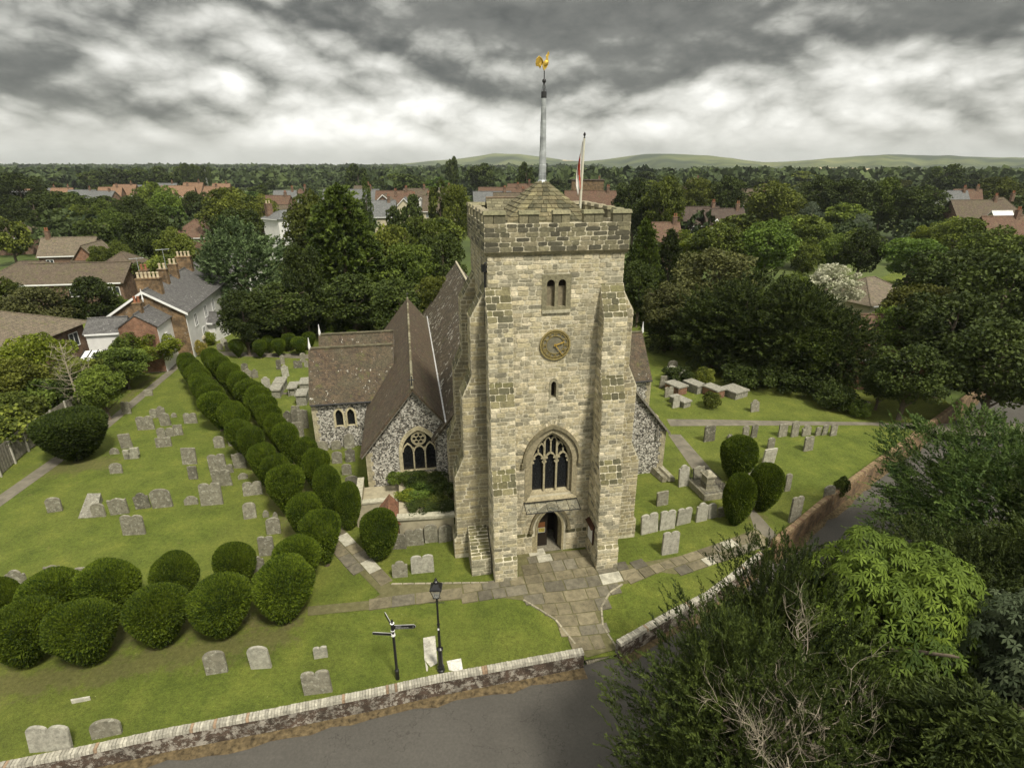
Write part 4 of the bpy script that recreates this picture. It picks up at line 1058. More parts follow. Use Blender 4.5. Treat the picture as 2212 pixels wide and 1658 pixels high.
def cock():
    # profile of the bird in x-z, thickened, body rounded
    wc.M = None
    body = [(-.02, 23.98), (.10, 24.10), (.17, 24.25), (.19, 24.38), (.155, 24.42), (.16, 24.52), (.19, 24.62), (.215, 24.60), (.20, 24.65), (.205, 24.72), (.175, 24.70), (.165, 24.75), (.14, 24.70), (.12, 24.66), (.085, 24.52), (.05, 24.42), (0, 24.36), (-.06, 24.32), (-.10, 24.22), (-.08, 24.10)]
    A = [(x, -.035, z) for x, z in body]; B = [(x, .035, z) for x, z in body]; wc.prism(A, B)
    i = len(wc.v)
    for (cx, cz, rx, rz, ry, tilt) in ((.06, 24.26, .12, .16, .075, .5), (.16, 24.66, .045, .05, .04, 0), (.115, 24.5, .05, .12, .04, -.3)):
        n, m = 10, 6; P = []
        for a in range(m+1):
            for b in range(n):
                t, f = math.pi*a/m, 2*math.pi*b/n
                x, y, z = rx*math.sin(t)*math.cos(f), ry*math.sin(t)*math.sin(f), rz*math.cos(t)
                P.append((cx+x*math.cos(tilt)+z*math.sin(tilt), y, cz+z*math.cos(tilt)-x*math.sin(tilt)))
        F = [(a*n+b, a*n+(b+1) % n, (a+1)*n+(b+1) % n, (a+1)*n+b) for a in range(m) for b in range(n)]
        wc.faces(P, F)
    # sickle tail feathers
    for k_ in range(7):
        sc_ = 1-k_*.09
        pth = [(-.04, 0, 24.27), (-.12*sc_-.02, .01*(k_-3), 24.44*1+(-.03*k_)*.6), (-.24*sc_-.02, .012*(k_-3), 24.52-.045*k_), (-.34*sc_-.03, .014*(k_-3), 24.42-.045*k_), (-.385*sc_-.02, .016*(k_-3), 24.26-.03*k_), (-.40*sc_-.0, .016*(k_-3), 24.12+.005*k_)]
        wc.tube(pth, [.02, .035, .04, .036, .024, .006], 6)
cock(); wc.build('golden_cockerel', M_GOLD, sp)
# downpipe at tower left
dp = MB(); dp.tube([(-3.30, .15, 15.6), (-3.30, .15, 13.0)], .05, 8); dp.box(-3.45, -3.2, .02, .3, 15.55, 15.85); dp.tube([(-3.3, .15, 15.9), (-3.3, -.25, 16.0)], .035, 6)
dp.M = None; dp.build('downpipe', M_BLACK, church)
# ---- naves and aisles
def slab(mb, a, b, c, d, t=.12):
    a, b, c, d = map(Vector, (a, b, c, d)); n = (b-a).cross(d-a).normalized()
    if n.z < 0: n = -n
    mb.prism([p-n*t for p in (a, b, c, d)], [a, b, c, d])
nave = link('nave', None, church); mb = MB()
xr, zr, pn = -1.3, 9.9, 1.256
y0, y1 = 6.42, 38.6
slab(mb, (xr, y0, zr), (xr, y1, zr), (-5.95, y1, zr-4.65*pn), (-5.95, y0, zr-4.65*pn))
slab(mb, (xr, y0, zr), (xr, y1, zr), (3.6, y1, zr-4.9*pn), (3.6, y0, zr-4.9*pn)); mb.build('nave_roof', M_SLAB, nave)
mb = MB(); mb.prism([(-5.7, y0+.1, 0), (3.35, y0+.1, 0), (3.35, y0+.1, 3.9), (xr, y0+.1, 9.65), (-5.7, y0+.1, 4.2)], [(-5.7, y1-.2, 0), (3.35, y1-.2, 0), (3.35, y1-.2, 3.9), (xr, y1-.2, 9.65), (-5.7, y1-.2, 4.2)]); mb.build('nave_wall', M_FLINT, nave)
mb = MB(); mb.tube([(xr, y0, zr+.02), (xr, y1, zr+.02)], .11, 8); mb.build('ridge_tiles', M_DRESSED, nave)
# north aisle
na = link('north_aisle', None, church); pa = 1.25; ax, az = -6.9, 7.55; ay0, ay1 = 7.0, 31.9
mb = MB()
slab(mb, (ax, ay0-.15, az), (ax, ay1, az), (-10.35, ay1, az-3.45*pa), (-10.35, ay0-.15, az-3.45*pa)); slab(mb, (ax, ay0-.15, az), (ax, ay1, az), (-4.75, ay1, az-2.15*pa), (-4.75, ay0-.15, az-2.15*pa))
mb.build('aisle_roof', M_TILE_AISLE, na)
mb = MB(); nR = 60
for i in range(nR):
    a = ay0-.15+(ay1-ay0)*i/nR; mb.col = random.choice([(0.17, 0.15, 0.09), (0.11, 0.09, 0.055), (0.26, 0.24, 0.16)]); mb.tube([(ax, a+.01, az+.04), (ax, a+(ay1-ay0)/nR-.02, az+.01)], .09, 6)
mb.build('ridge_tiles', M_ATTR, na)
gw = archpts(1.05, 1.75, 3.15, 4.62, 10, -6.72)
gpoly = [(-10.0, 0), (-3.9, 0), (-3.9, az-.2-3.0*pa), (ax, az-.2), (-10.0, az-.2-3.1*pa)]
mb = MB(); panel(mb, gpoly, [gw], (0, 7.2, 0), X, Z)
mb.poly([(-10, 7.2, 0), (-10, 15, 0), (-10, 15, 3.4), (-10, 7.2, 3.4)]); mb.poly([(-10, 20, 0), (-10, 31.5, 0), (-10, 31.5, 3.4), (-10, 20, 3.4)])
mb.poly([(-10, 31.5, 0), (-4, 31.5, 0), (-4, 31.5, 3.4), (ax, 31.5, az-.2), (-10, 31.5, 3.4)])
mb.build('aisle_wall', M_FLINT, na)
def quoins(mb, x, y, z1, dx, dy, w=.32):
    z = 0; i = 0
    while z < z1-.1:
        h = random.uniform(.28, .38); h = min(h, z1-z); L = w*(1.25 if i % 2 else .85); f = random.uniform(.85, 1.15); mb.col = (.40*f, .355*f, .235*f)
        mb.box(min(x-.03*dx, x+L*dx), max(x-.03*dx, x+L*dx), min(y-.03*dy, y+.25*dy), max(y-.03*dy, y+.25*dy), z, z+h-.015); z += h; i += 1
mb = MB(); quoins(mb, -10.0, 7.2, 3.3, 1, 1); mb.build('quoin_stones', M_STONE, na)
mb = MB(); mb.extr([(-10.25, az-3.35*pa-.32), (-10.25, az-3.35*pa-.12), (ax, az-.03), (ax, az-.26)], (0, 6.88, 0), X, Z, Yv, .14); mb.extr([(-4.2, az-2.7*pa-.32), (-4.2, az-2.7*pa-.12), (ax, az-.03), (ax, az-.26)], (0, 6.88, 0), X, Z, Yv, .14); mb.build('verge_board', M_FENCEW, na)
def cross(x, y, z, h, mat, par, w=None):
    mb = MB(); w = w or h*.5; mb.tube([(x, y, z), (x, y, z+h)], h*.055, 6); mb.tube([(x-w/2, y, z+h*.66), (x+w/2, y, z+h*.66)], h*.055, 6); mb.lathe([(h*.12, z), (h*.06, z+h*.2)], 8, (x, y)); mb.build('ridge_cross', mat, par)
cross(ax, 7.0, az+.02, .7, M_LEADD, na); cross(ax, ay1, az, .6, M_LEADD, na)
aw = link('aisle_window', None, church); mb = MB(); mb.col = (.50, .44, .28); cx = -6.72
ring(mb, gw, archpts(1.27, 1.55, 3.2, 4.9, 10, cx), (0, 7.2, 0), X, Z, N, .05); reveal(mb, gw, (0, 7.2, 0), X, Z, N, .3); mb.box(cx-1.3, cx+1.3, 7.05, 7.2, 1.45, 1.6)
mb.build('window_surround', M_STONE, aw)
mb = MB(); mb.poly([(cx-1.1, 7.45, 1.7), (cx+1.1, 7.45, 1.7), (cx+1.1, 7.45, 4.7), (cx-1.1, 7.45, 4.7)]); mb.build('leaded_glass', M_DARKGLASS, aw)
mb = MB(); mb.col = (.50, .44, .28); yy = 7.28
for x in (-.36, .36): bar(cx+x, 1.75, cx+x, 3.35, .045)
for q in (-.7, 0, .7):
    ap = 3.62 if q else 3.42
    ring(mb, archpts(.28, 3.1, 3.11, ap, 5, cx+q)[1:-1], archpts(.35, 3.1, 3.11, ap+.09, 5, cx+q)[1:-1], (0, yy, 0), X, Z, -N, .1)
ring(mb, circ(cx, 3.98, .42, 20), circ(cx, 3.98, .48, 20), (0, yy, 0), X, Z, -N, .1, True)
for i in range(6):
    a = math.pi/6+i*math.pi/3; px_, pz_ = cx+.43*math.cos(a), 3.98+.43*math.sin(a)
    mb.extr([(px_, pz_-.0), (cx+.24*math.cos(a), 3.98+.24*math.sin(a)), (px_+.09*math.sin(a), pz_-.09*math.cos(a))], (0, yy, 0), X, Z, -N, .09)
    mb.extr([(px_, pz_-.0), (cx+.24*math.cos(a), 3.98+.24*math.sin(a)), (px_-.09*math.sin(a), pz_+.09*math.cos(a))], (0, yy, 0), X, Z, -N, .09)
    ring(mb, circ(cx+.27*math.cos(a+math.pi/6), 3.98+.27*math.sin(a+math.pi/6), .115, 8), circ(cx+.27*math.cos(a+math.pi/6), 3.98+.27*math.sin(a+math.pi/6), .15, 8), (0, yy, 0), X, Z, -N, .08, True)
mb.build('tracery', M_STONE, aw)
# lead valley
mb = MB(); slab(mb, (-5.05, 6.6, 5.25), (-5.05, 33, 5.25), (-4.55, 33, 5.55), (-4.55, 6.6, 5.55), .05)
mb.build('lead_valley', M_LEADW, na)
# north chapels (two parallel gabled wings)
def wing(name, y0, yr, y1, he, hr, xl, xr, win=False, finial=True, mat=M_TILE):
    w = link(name, None, church); mb = MB(); sl = (hr-he)/(yr-y0); e = .25
    slab(mb, (xl-.1, yr, hr), (xr, yr, hr), (xr, y0-e, he-e*sl), (xl-.1, y0-e, he-e*sl)); sl2 = (hr-he)/(y1-yr)
    slab(mb, (xl-.1, yr, hr), (xr, yr, hr), (xr, y1+.1, he-.1*sl2), (xl-.1, y1+.1, he-.1*sl2)); mb.build('chapel_roof', mat, w)
    mb = MB(); hole = []
    if win: hole = [archpts(.27, 1.75, 2.65, 3.12, 6, win-.42), archpts(.27, 1.75, 2.65, 3.12, 6, win+.42)]
    panel(mb, [(xl, 0), (xr, 0), (xr, he-.05), (xl, he-.05)], hole, (0, y0, 0), X, Z)
    for xx in (xl, xr): mb.poly([(xx, y0, 0), (xx, y1, 0), (xx, y1, he-.05), (xx, yr, hr-.15), (xx, y0, he-.05)])
    mb.poly([(xl, y1, 0), (xr, y1, 0), (xr, y1, he-.05), (xl, y1, he-.05)])
    mb.build('chapel_wall', M_FLINT, w)
    mb = MB(); quoins(mb, xl, y0, he-.1, 1, 1); mb.build('quoin_stones', M_STONE, w); mb = MB(); quoins(mb, xr, y0, he-.1, -1, 1); mb.build('quoin_stones', M_STONE, w)
    mb = MB(); mb.tube([(xl-.1, yr, hr+.01), (xr, yr, hr+.01)], .1, 8); mb.build('ridge_tiles', simple('mossy_ridge', (.10, .09, .055), var=.4, scale=3), w)
    mb = MB(); mb.tube([(xl, y0-e-.05, he-e*sl-.05), (xr, y0-e-.05, he-e*sl-.05)], .06, 6); mb.build('gutter', M_LEADD, w)
    if finial:
        fx = xl if finial == 'L' else xr; mb = MB(); mb.lathe([(.11, hr-.05), (.09, hr+.25), (.05, hr+.5), (.02, hr+.85)], 6, (fx, yr)); mb.build('finial', M_WHITE, w)
    if win:
        ww_ = link('chapel_window', None, church); mb = MB(); mb.col = (.52, .46, .29)
        for q, a in zip((-.42, .42), hole): ring(mb, a, archpts(.40, 1.58, 2.68, 3.30, 6, win+q), (0, y0, 0), X, Z, N, .05); reveal(mb, a, (0, y0, 0), X, Z, N, .25)
        mb.build('window_surround', M_STONE, ww_); mb = MB(); mb.poly([(win-.8, y0+.2, 1.6), (win+.8, y0+.2, 1.6), (win+.8, y0+.2, 3.3), (win-.8, y0+.2, 3.3)]); mb.build('leaded_glass', M_DARKGLASS, ww_)
    return w
wing('north_chapel', 14.9, 17.3, 19.3, 4.05, 7.2, -14.3, -8.2, win=-12.0, finial='L')
wing('north_chapel', 19.3, 21.4, 23.6, 4.05, 7.1, -14.1, -8.2, finial='L')
wing('south_chapel', 15.2, 17.7, 20.0, 4.0, 7.0, 3.4, 12.3, finial='R')
# south aisle stub
sa = link('south_aisle', None, church); mb = MB(); sp_ = 1.22; sx, sz = 5.2, 9.05
sx = 6.6; sz = 7.4
slab(mb, (sx, 6.85, sz), (sx, 9.3, sz), (10.1, 9.3, sz-3.5*sp_), (10.1, 6.85, sz-3.5*sp_)); slab(mb, (sx, 6.85, sz), (sx, 9.3, sz), (3.2, 9.3, sz-3.4*sp_), (3.2, 6.85, sz-3.4*sp_)); mb.build('aisle_roof', M_PORCHT, sa)
mb = MB(); mb.prism([(3.4, 7.0, 0), (9.85, 7.0, 0), (9.85, 7.0, sz-3.35*sp_), (sx, 7.0, sz-.2), (3.4, 7.0, sz-3.35*sp_)], [(3.4, 9.2, 0), (9.85, 9.2, 0), (9.85, 9.2, sz-3.35*sp_), (sx, 9.2, sz-.2), (3.4, 9.2, sz-3.35*sp_)]); mb.build('aisle_wall', M_FLINT, sa)
mb = MB(); quoins(mb, 9.85, 7.0, 3.2, -1, 1); mb.build('quoin_stones', M_STONE, sa)
mb = MB(); mb.col = (.38, .33, .2); mb.extr([(10.25, sz-3.55*sp_-.1), (10.25, sz-3.55*sp_+.15), (sx, sz+.25), (sx, sz-.1)], (0, 9.3, 0), X, Z, Yv, .4); mb.box(9.9, 10.35, 9.25, 9.75, 2.9, 3.2); mb.build('coping', M_STONE, sa)
mb = MB(); mb.extr([(10.1, sz-3.5*sp_-.22), (10.1, sz-3.5*sp_-.02), (sx, sz-.02), (sx, sz-.22)], (0, 6.75, 0), X, Z, Yv, .1); mb.tube([(9.2, 6.85, 3.7), (9.2, 6.85, 2.6)], .05, 6); mb.build('verge_board', M_FENCEW, sa)
mb = MB(); mb.prism([(9.6, 9.3, 0), (9.95, 9.3, 0), (9.95, 10.6, 0), (9.6, 10.6, 0)], [(9.6, 9.3, 2.9), (9.95, 9.3, 2.9), (9.95, 10.6, 2.2), (9.6, 10.6, 2.2)]); mb.build('low_buttress', M_MORTAR, sa)
# sunken boiler yard wall in front of the aisle
by = link('yard_wall', None, church)
mb = MB(); mb.prism([(-8.1, 2.25, 0), (-5.05, 2.0, 0), (-5.05, 7.15, 0), (-8.1, 7.15, 0)], [(-8.1, 2.25, 1.55), (-5.05, 2.0, 1.55), (-5.05, 7.15, 1.55), (-8.1, 7.15, 1.55)])
mb.m = 0; mb.box(-10.6, -10.3, 4.2, 7.15, 0, 1.55); mb.box(-10.3, -8.12, 4.2, 4.5, 0, 1.55); mb.box(-10.3, -8.12, 4.5, 7.15, 0, .9)
mb.build('rendered_wall', M_RENDER, by)
mb = MB(); mb.col = (.36, .34, .25); mb.prism([(-8.2, 2.15, 1.555), (-5.0, 1.9, 1.555), (-5.0, 2.35, 1.555), (-8.2, 2.6, 1.555)], [(-8.2, 2.15, 1.72), (-5.0, 1.9, 1.72), (-5.0, 2.35, 1.72), (-8.2, 2.6, 1.72)]); mb.box(-10.65, -10.25, 4.15, 7.15, 1.555, 1.66); mb.box(-10.2, -8.2, 4.15, 4.55, 1.555, 1.66); mb.build('coping', M_ATTR, by)
mb = MB(); mb.prism([(-9.1, 2.3, 0), (-8.15, 2.3, 0), (-8.15, 2.3, 1.35), (-8.62, 2.3, 1.95), (-9.1, 2.3, 1.35)], [(-9.1, 4.1, 0), (-8.15, 4.1, 0), (-8.15, 4.1, 1.35), (-8.62, 4.1, 1.95), (-9.1, 4.1, 1.35)]); mb.build('brick_hood', M_BRICKO, by)
mb = MB(); slab(mb, (-8.62, 2.2, 2.08), (-8.62, 4.2, 2.08), (-9.25, 4.2, 1.28), (-9.25, 2.2, 1.28), .06); slab(mb, (-8.62, 2.2, 2.08), (-8.62, 4.2, 2.08), (-8.0, 4.2, 1.28), (-8.0, 2.2, 1.28), .06); mb.build('hood_roof', tile_roof('red_hood_tiles', [(0.26, .10, .055), (.2, .08, .05), (.15, .1, .06)], 10, .1, .2), by)
# flagpole and flag stand on the tower
fpx, fpy = toW(2.0, 3.45)
fpo = link('flagpole', None, loc=(fpx, fpy, 16.75), label='pale tapered flagpole rising from behind the tower battlements', cat='flagpole')
mb = MB(); mb.tube([(0, 0, 0), (.10, 0, 4.45)], [.075, .045], 10); mb.build('pole', M_POLE, fpo)
mb = MB(); mb.lathe([(.01, 4.72), (.07, 4.62), (.02, 4.52), (.05, 4.47), (.03, 4.42)], 8, (.10, 0)); mb.build('pole_finial', M_LEADD, fpo)
mb = MB(); nh, nw = 26, 9; P = []; F = []
for i in range(nh+1):
    t = i/nh; z = 4.35-2.2*t; wd = .06+.19*math.sin(min(1, t*1.25)*math.pi*.62)*(1 if t < .8 else 1-(t-.8)*3.2)
    for j in range(nw+1):
        s = j/nw; x = .08-.02*t-.05-wd*s; y = .09*math.sin(s*9+t*3)+.05*math.sin(t*9+s*4)
        P.append((x, y, z-.35*s*s-.05*math.sin(s*9)))
for i in range(nh):
    for j in range(nw):
        a = i*(nw+1)+j; F.append((a, a+1, a+nw+2, a+nw+1))
        mb.mi.append(1 if (abs((j+.5)/nw*1.0+(i/nh)*.9-.95) < .16 and i/nh > .2) else 0)
mb.v = P; mb.f = F; mb.c = [(1, 1, 1)]*len(F)
me = mb.mesh('flag', [M_FLAGW, M_FLAGR], True); fl = link('flag', me, loc=(fpx, fpy, 16.75), label='limp white flag with a red cross drooping against the flagpole', cat='flag')
md = fl.modifiers.new('thick', 'SOLIDIFY'); md.thickness = .008
# notice board on the right buttress
nbx = link('notice_board', None, loc=(*toW(2.10, -.95), 0), rz=AL, label='dark framed notice board with white sheet fixed to the right buttress beside the door', cat='notice board')
mb = MB(); mb.box(-.10, -.03, -.42, .42, 1.15, 2.2); mb.build('board_frame', M_BOARD, nbx)
mb = MB(); mb.box(-.115, -.102, -.34, .34, 1.22, 2.05); mb.build('notice_sheet', M_PAPER, nbx)
mb = MB(); mb.prism([(-.24, -.5, 2.16), (-.02, -.5, 2.22), (-.02, .5, 2.22), (-.24, .5, 2.16)], [(-.24, -.5, 2.2), (-.02, -.5, 2.34), (-.02, .5, 2.34), (-.24, .5, 2.2)]); mb.build('board_hood', M_BOARD, nbx)
# ---------------------------------------------------------------- clipped yews
def cards(P, D, L, W, rs, up=None):
    """leaf shaped quads: start P, direction D, length L, half width W"""
    n = len(P); rv = rs.normal(size=(n, 3)); S = np.cross(D, rv); S /= np.linalg.norm(S, axis=1, keepdims=True)+1e-9
    L = np.broadcast_to(np.asarray(L, float).reshape(-1, 1), (n, 1)); W = np.broadcast_to(np.asarray(W, float).reshape(-1, 1), (n, 1))
    V = np.stack([P, P+D*L*.5+S*W, P+D*L, P+D*L*.5-S*W], 1).reshape(-1, 3)
    F = np.arange(4*n).reshape(-1, 4); return V, F
def unit(a): return a/(np.linalg.norm(a, axis=-1, keepdims=True)+1e-9)
MUSH = [(0.0, .08), (.04, .15), (.12, .27), (.28, .47), (.46, .72), (.60, .90), (.70, 1.0), (.79, 1.0), (.87, .88), (.94, .64), (.98, .34), (1.0, 0.02)]
BARREL = [(0.0, .16), (.05, .27), (.15, .45), (.32, .70), (.48, .89), (.60, .99), (.72, 1.0), (.82, .90), (.91, .68), (.97, .38), (1.0, 0.02)]
FLATT = [(0.0, .12), (.06, .32), (.2, .58), (.4, .80), (.6, .95), (.78, 1.02), (.90, .98), (.96, .78), (.98, .5), (.97, 0.05)]
TOPI = [(0.0, .08), (.12, .22), (.3, .55), (.5, .82), (.66, 1.0), (.78, 1.0), (.88, .88), (.95, .60), (1.0, 0.02)]
DOME = [(0.0, .7), (.1, .85), (.3, 1.0), (.5, .98), (.7, .85), (.85, .62), (.95, .35), (1.0, .02)]
def yew_mesh(name, prof, seed, nf, fl=.13, lump=.07, mat=None):
    rs = np.random.RandomState(seed); H, Rr = 2.8, 1.2
    tt = np.array([p[0] for p in prof]); rr = np.array([p[1] for p in prof])
    s = np.concatenate([[0], np.cumsum(np.hypot(np.diff(tt)*H, np.diff(rr)*Rr))]); s /= s[-1]
    K = [(rs.normal(size=3)*rs.uniform(1.0, 3.0), rs.uniform(0, 6), rs.uniform(.5, 1)) for _ in range(7)]
    K2 = [(rs.normal(size=3)*rs.uniform(5, 9), rs.uniform(0, 6), rs.uniform(.5, 1)) for _ in range(7)]
    skew = rs.uniform(-.10, .10, 2)
    def surf(u, a):
        t = np.interp(u, s, tt); r = np.interp(u, s, rr)
        P = np.stack([r*Rr*np.cos(a), r*Rr*np.sin(a), t*H], -1)
        d = sum(w*np.sin(P@k_+p) for k_, p, w in K)/7; d2 = sum(w*np.sin(P@k_+p) for k_, p, w in K2)/7
        f = 1+lump*2.2*d+lump*.8*d2
        P[..., 0] *= f; P[..., 1] *= f; P[..., 2] *= 1+lump*.8*d
        P[..., 0] += skew[0]*P[..., 2]; P[..., 1] += skew[1]*P[..., 2]
        return P
    nu, na = 30, 44
    U, A = np.meshgrid(np.linspace(0, 1, nu), np.linspace(0, 2*np.pi, na, endpoint=False), indexing='ij')
    P0 = surf(U.ravel(), A.ravel()); 
    F = np.array([(i*na+j, i*na+(j+1) % na, (i+1)*na+(j+1) % na, (i+1)*na+j) for i in range(nu-1) for j in range(na)])
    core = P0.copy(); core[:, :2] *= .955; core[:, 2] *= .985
    # fuzz
    u = np.sqrt(rs.uniform(0.0, 1, nf*2)); rfac = np.interp(u, s, rr); keep = rs.uniform(0, 1, nf*2) < rfac+.1; u = u[keep][:nf]; a = rs.uniform(0, 2*np.pi, len(u))
    e = 1e-3; P = surf(u, a); N = unit(np.cross(surf(u, a+e)-P, surf(np.minimum(u+e, 1), a)-P+1e-9)); N[N[:, :2].dot(np.zeros(2)) > 0] *= 1
    c = np.array([0, 0, H*.55]); flip = ((P-c)*N).sum(1) < 0; N[flip] *= -1
    D = unit(N*.8+np.array([0, 0, .45])+rs.normal(size=P.shape)*.42)
    ln = fl*rs.uniform(.6, 1.5, len(P)); V, F2 = cards(P-N*.05, D, ln, ln*.17, rs)
    fac = np.repeat(np.clip(rs.normal(.5, .25, len(P)), 0, 1), 4)
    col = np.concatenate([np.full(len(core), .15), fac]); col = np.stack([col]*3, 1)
    me = npmesh(name, np.concatenate([core, V]), np.concatenate([F, F2+len(core)]), col, [mat or L_CLIP], smooth=False)
    return me
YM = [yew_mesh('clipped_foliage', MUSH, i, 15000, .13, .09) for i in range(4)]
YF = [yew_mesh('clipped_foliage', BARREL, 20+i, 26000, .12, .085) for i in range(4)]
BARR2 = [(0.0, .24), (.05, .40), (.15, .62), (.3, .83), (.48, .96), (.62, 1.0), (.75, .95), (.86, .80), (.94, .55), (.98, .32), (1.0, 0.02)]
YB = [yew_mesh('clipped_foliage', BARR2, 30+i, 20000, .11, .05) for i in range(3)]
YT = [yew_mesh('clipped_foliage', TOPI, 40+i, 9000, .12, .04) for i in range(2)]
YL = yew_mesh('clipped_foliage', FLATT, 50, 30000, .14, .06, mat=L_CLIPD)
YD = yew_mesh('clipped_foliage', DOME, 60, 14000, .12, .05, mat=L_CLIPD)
tm = MB(); tm.tube([(0, 0, 0), (.02, 0, .35), (0, 0, .8)], [.2, .14, .12], 8); TRK = tm.mesh('stem', [M_BARK])
def yew(me, px, py, w, H, label, group=None, base=False, rz=None, sy=1.0, name='clipped_yew'):
    """py is the top row of the bush in the survey unless base=True"""
    if base: x, y = G(px, py)
    else:
        dx, dy, dz = ray(px, py); y = (H-CAMH)/dz*dy; x = dx/dy*y; y -= .15; 
    W = w/FD*depth(y, H*.6)*.93
    o = link(name, None, loc=(x, y, zg(x, y)), rz=random.uniform(0, 6.28) if rz is None else rz, label=label, cat='clipped yew' if name == 'clipped_yew' else 'shrub', group=group, sc_=(W/2.4, W/2.4*sy, H/2.8))
    link('clipped_foliage', me, o); link('stem', TRK, o); return o
c2 = lambda x, y: (x/2.778, 752.1+y/2.778)
Lc = [(1925, 985, 262), (1800, 880, 215), (1695, 725, 242), (1642, 640, 180), (1558, 570, 175), (1498, 480, 168), (1450, 430, 175), (1403, 355, 165), (1370, 320, 165), (1292, 268, 182), (1270, 212, 165), (1224, 178, 155), (1195, 150, 142), (1180, 122, 130), (1160, 90, 130), (1135, 62, 125), (1112, 30, 120)]
Rc = [(2068, 800, 170), (1955, 712, 175), (1872, 615, 176), (1812, 540, 170), (1720, 455, 162), (1652, 400, 142), (1610, 340, 160), (1582, 290, 160), (1520, 235, 170), (1495, 188, 185), (1425, 150, 140), (1380, 110, 132), (1370, 80, 140), (1325, 50, 130), (1290, 28, 112), (1260, 2, 110)]
ORD = ['nearest', 'second', 'third', 'fourth', 'fifth', 'sixth', 'seventh', 'eighth', 'ninth', 'tenth', 'eleventh', 'twelfth', 'thirteenth', 'fourteenth', 'fifteenth', 'sixteenth', 'seventeenth']
for i, (x, y, w) in enumerate(Lc):
    p = c2(x, y); yew(YM[i % 4], p[0], p[1], w/2.778*.95, 3.2, ('%s mushroom-topped clipped yew in the left avenue row, counting from the tower' % ORD[i]) if i else 'mushroom-topped clipped yew at the near end of the left avenue row', 'clipped yews of the avenue')
for i, (x, y, w) in enumerate(Rc):
    p = c2(x, y); yew((YM if i > 1 else YB)[i % 3], p[0], p[1], w/2.778*.95, 3.1, ('%s clipped yew from the tower end in the right row of the avenue' % ORD[i]) if i else 'upright clipped yew at the near end of the right avenue row', 'clipped yews of the avenue')
yew(YB[0], 811, 1104, 86, 2.9, 'egg-shaped clipped yew standing alone in front of the rendered yard wall', 'clipped yews of the avenue')
FA = [(22, 1300, 150), (172, 1294, 146), (326, 1259, 138), (463, 1243, 142), (600, 1214, 142)]
FB = [(-15, 1243, 90), (96, 1230, 146), (240, 1206, 138), (374, 1194, 106), (496, 1168, 106), (632, 1155, 118)]
nm = ['nearest the left edge', 'second from the left', 'third from the left', 'fourth from the left', 'fifth from the left', 'last on the right']
for i, (x, y, w) in enumerate(FA): yew(YF[i % 4], x, y+10, w*.93, 3.0, 'big rounded clipped yew in the front roadside row, '+(nm[i] if i < 4 else 'closest to the lamp post'), 'clipped yews in the double row by the road')
for i, (x, y, w) in enumerate(FB): yew(YF[(i+2) % 4], x, y+5, w*.90, 2.9, 'broad clipped yew in the second row behind the road lawn, '+nm[i], 'clipped yews in the double row by the road', sy=.85, rz=random.uniform(-.3, .3))
c7 = lambda x, y: (353.9+x/4.684, 663.6+y/4.684)
for i, (x, y, w, t) in enumerate([(735, 320, 162, 'leftmost'), (955, 325, 140, 'second from left'), (1157, 312, 142, 'third from left'), (1378, 298, 168, 'nearest the chapel')]):
    p = c7(x, y); yew(YT[i % 2], p[0], p[1], w/4.684, 2.15, 'goblet-shaped clipped yew beyond the bright lawn, %s of the front four' % t, 'goblet yews at the far lawn')
for i, (x, y, w, t) in enumerate([(850, 265, 132, 'leftmost'), (1050, 280, 118, 'second'), (1245, 262, 146, 'third'), (1462, 250, 140, 'fourth'), (1690, 245, 150, 'fifth'), (1895, 230, 150, 'rightmost')]):
    p = c7(x, y); yew(YT[(i+1) % 2], p[0], p[1], w/4.684, 2.15, 'goblet-shaped clipped yew, %s of the back line under the dark trees' % t, 'goblet yews at the far lawn')
for x, y, w, H, t in [(1050, 98, 240, 3.0, 'tall domed clipped yew rising behind the goblet yews'), (1385, 88, 205, 2.9, 'shaggy dark domed yew behind the goblet yews, middle of three'), (1790, 92, 200, 2.9, 'shaggy dark domed yew behind the chapel ridge')]:
    p = c7(x, y); yew(YD, p[0], p[1], w/4.684, H, t)
c8 = lambda x, y: (1327.2+x/3.4065, 752.1+y/3.4065)
for i, (x, y, w, H, t) in enumerate([(925, 655, 272, 3.1, 'cleft-topped clipped yew, rearmost of the three right of the tower'), (1133, 843, 242, 3.2, 'barrel-shaped clipped yew, right-hand one of the three right of the tower'), (932, 925, 244, 3.3, 'barrel-shaped clipped yew closest to the pale line of headstones')]):
    p = c8(x, y); yew(YB[i], p[0], p[1], w/3.4065, H, t)
yew(YL, 146, 893, 137, 3.5, 'huge flat-topped bowl-shaped yew alone on the left lawn near the fence')
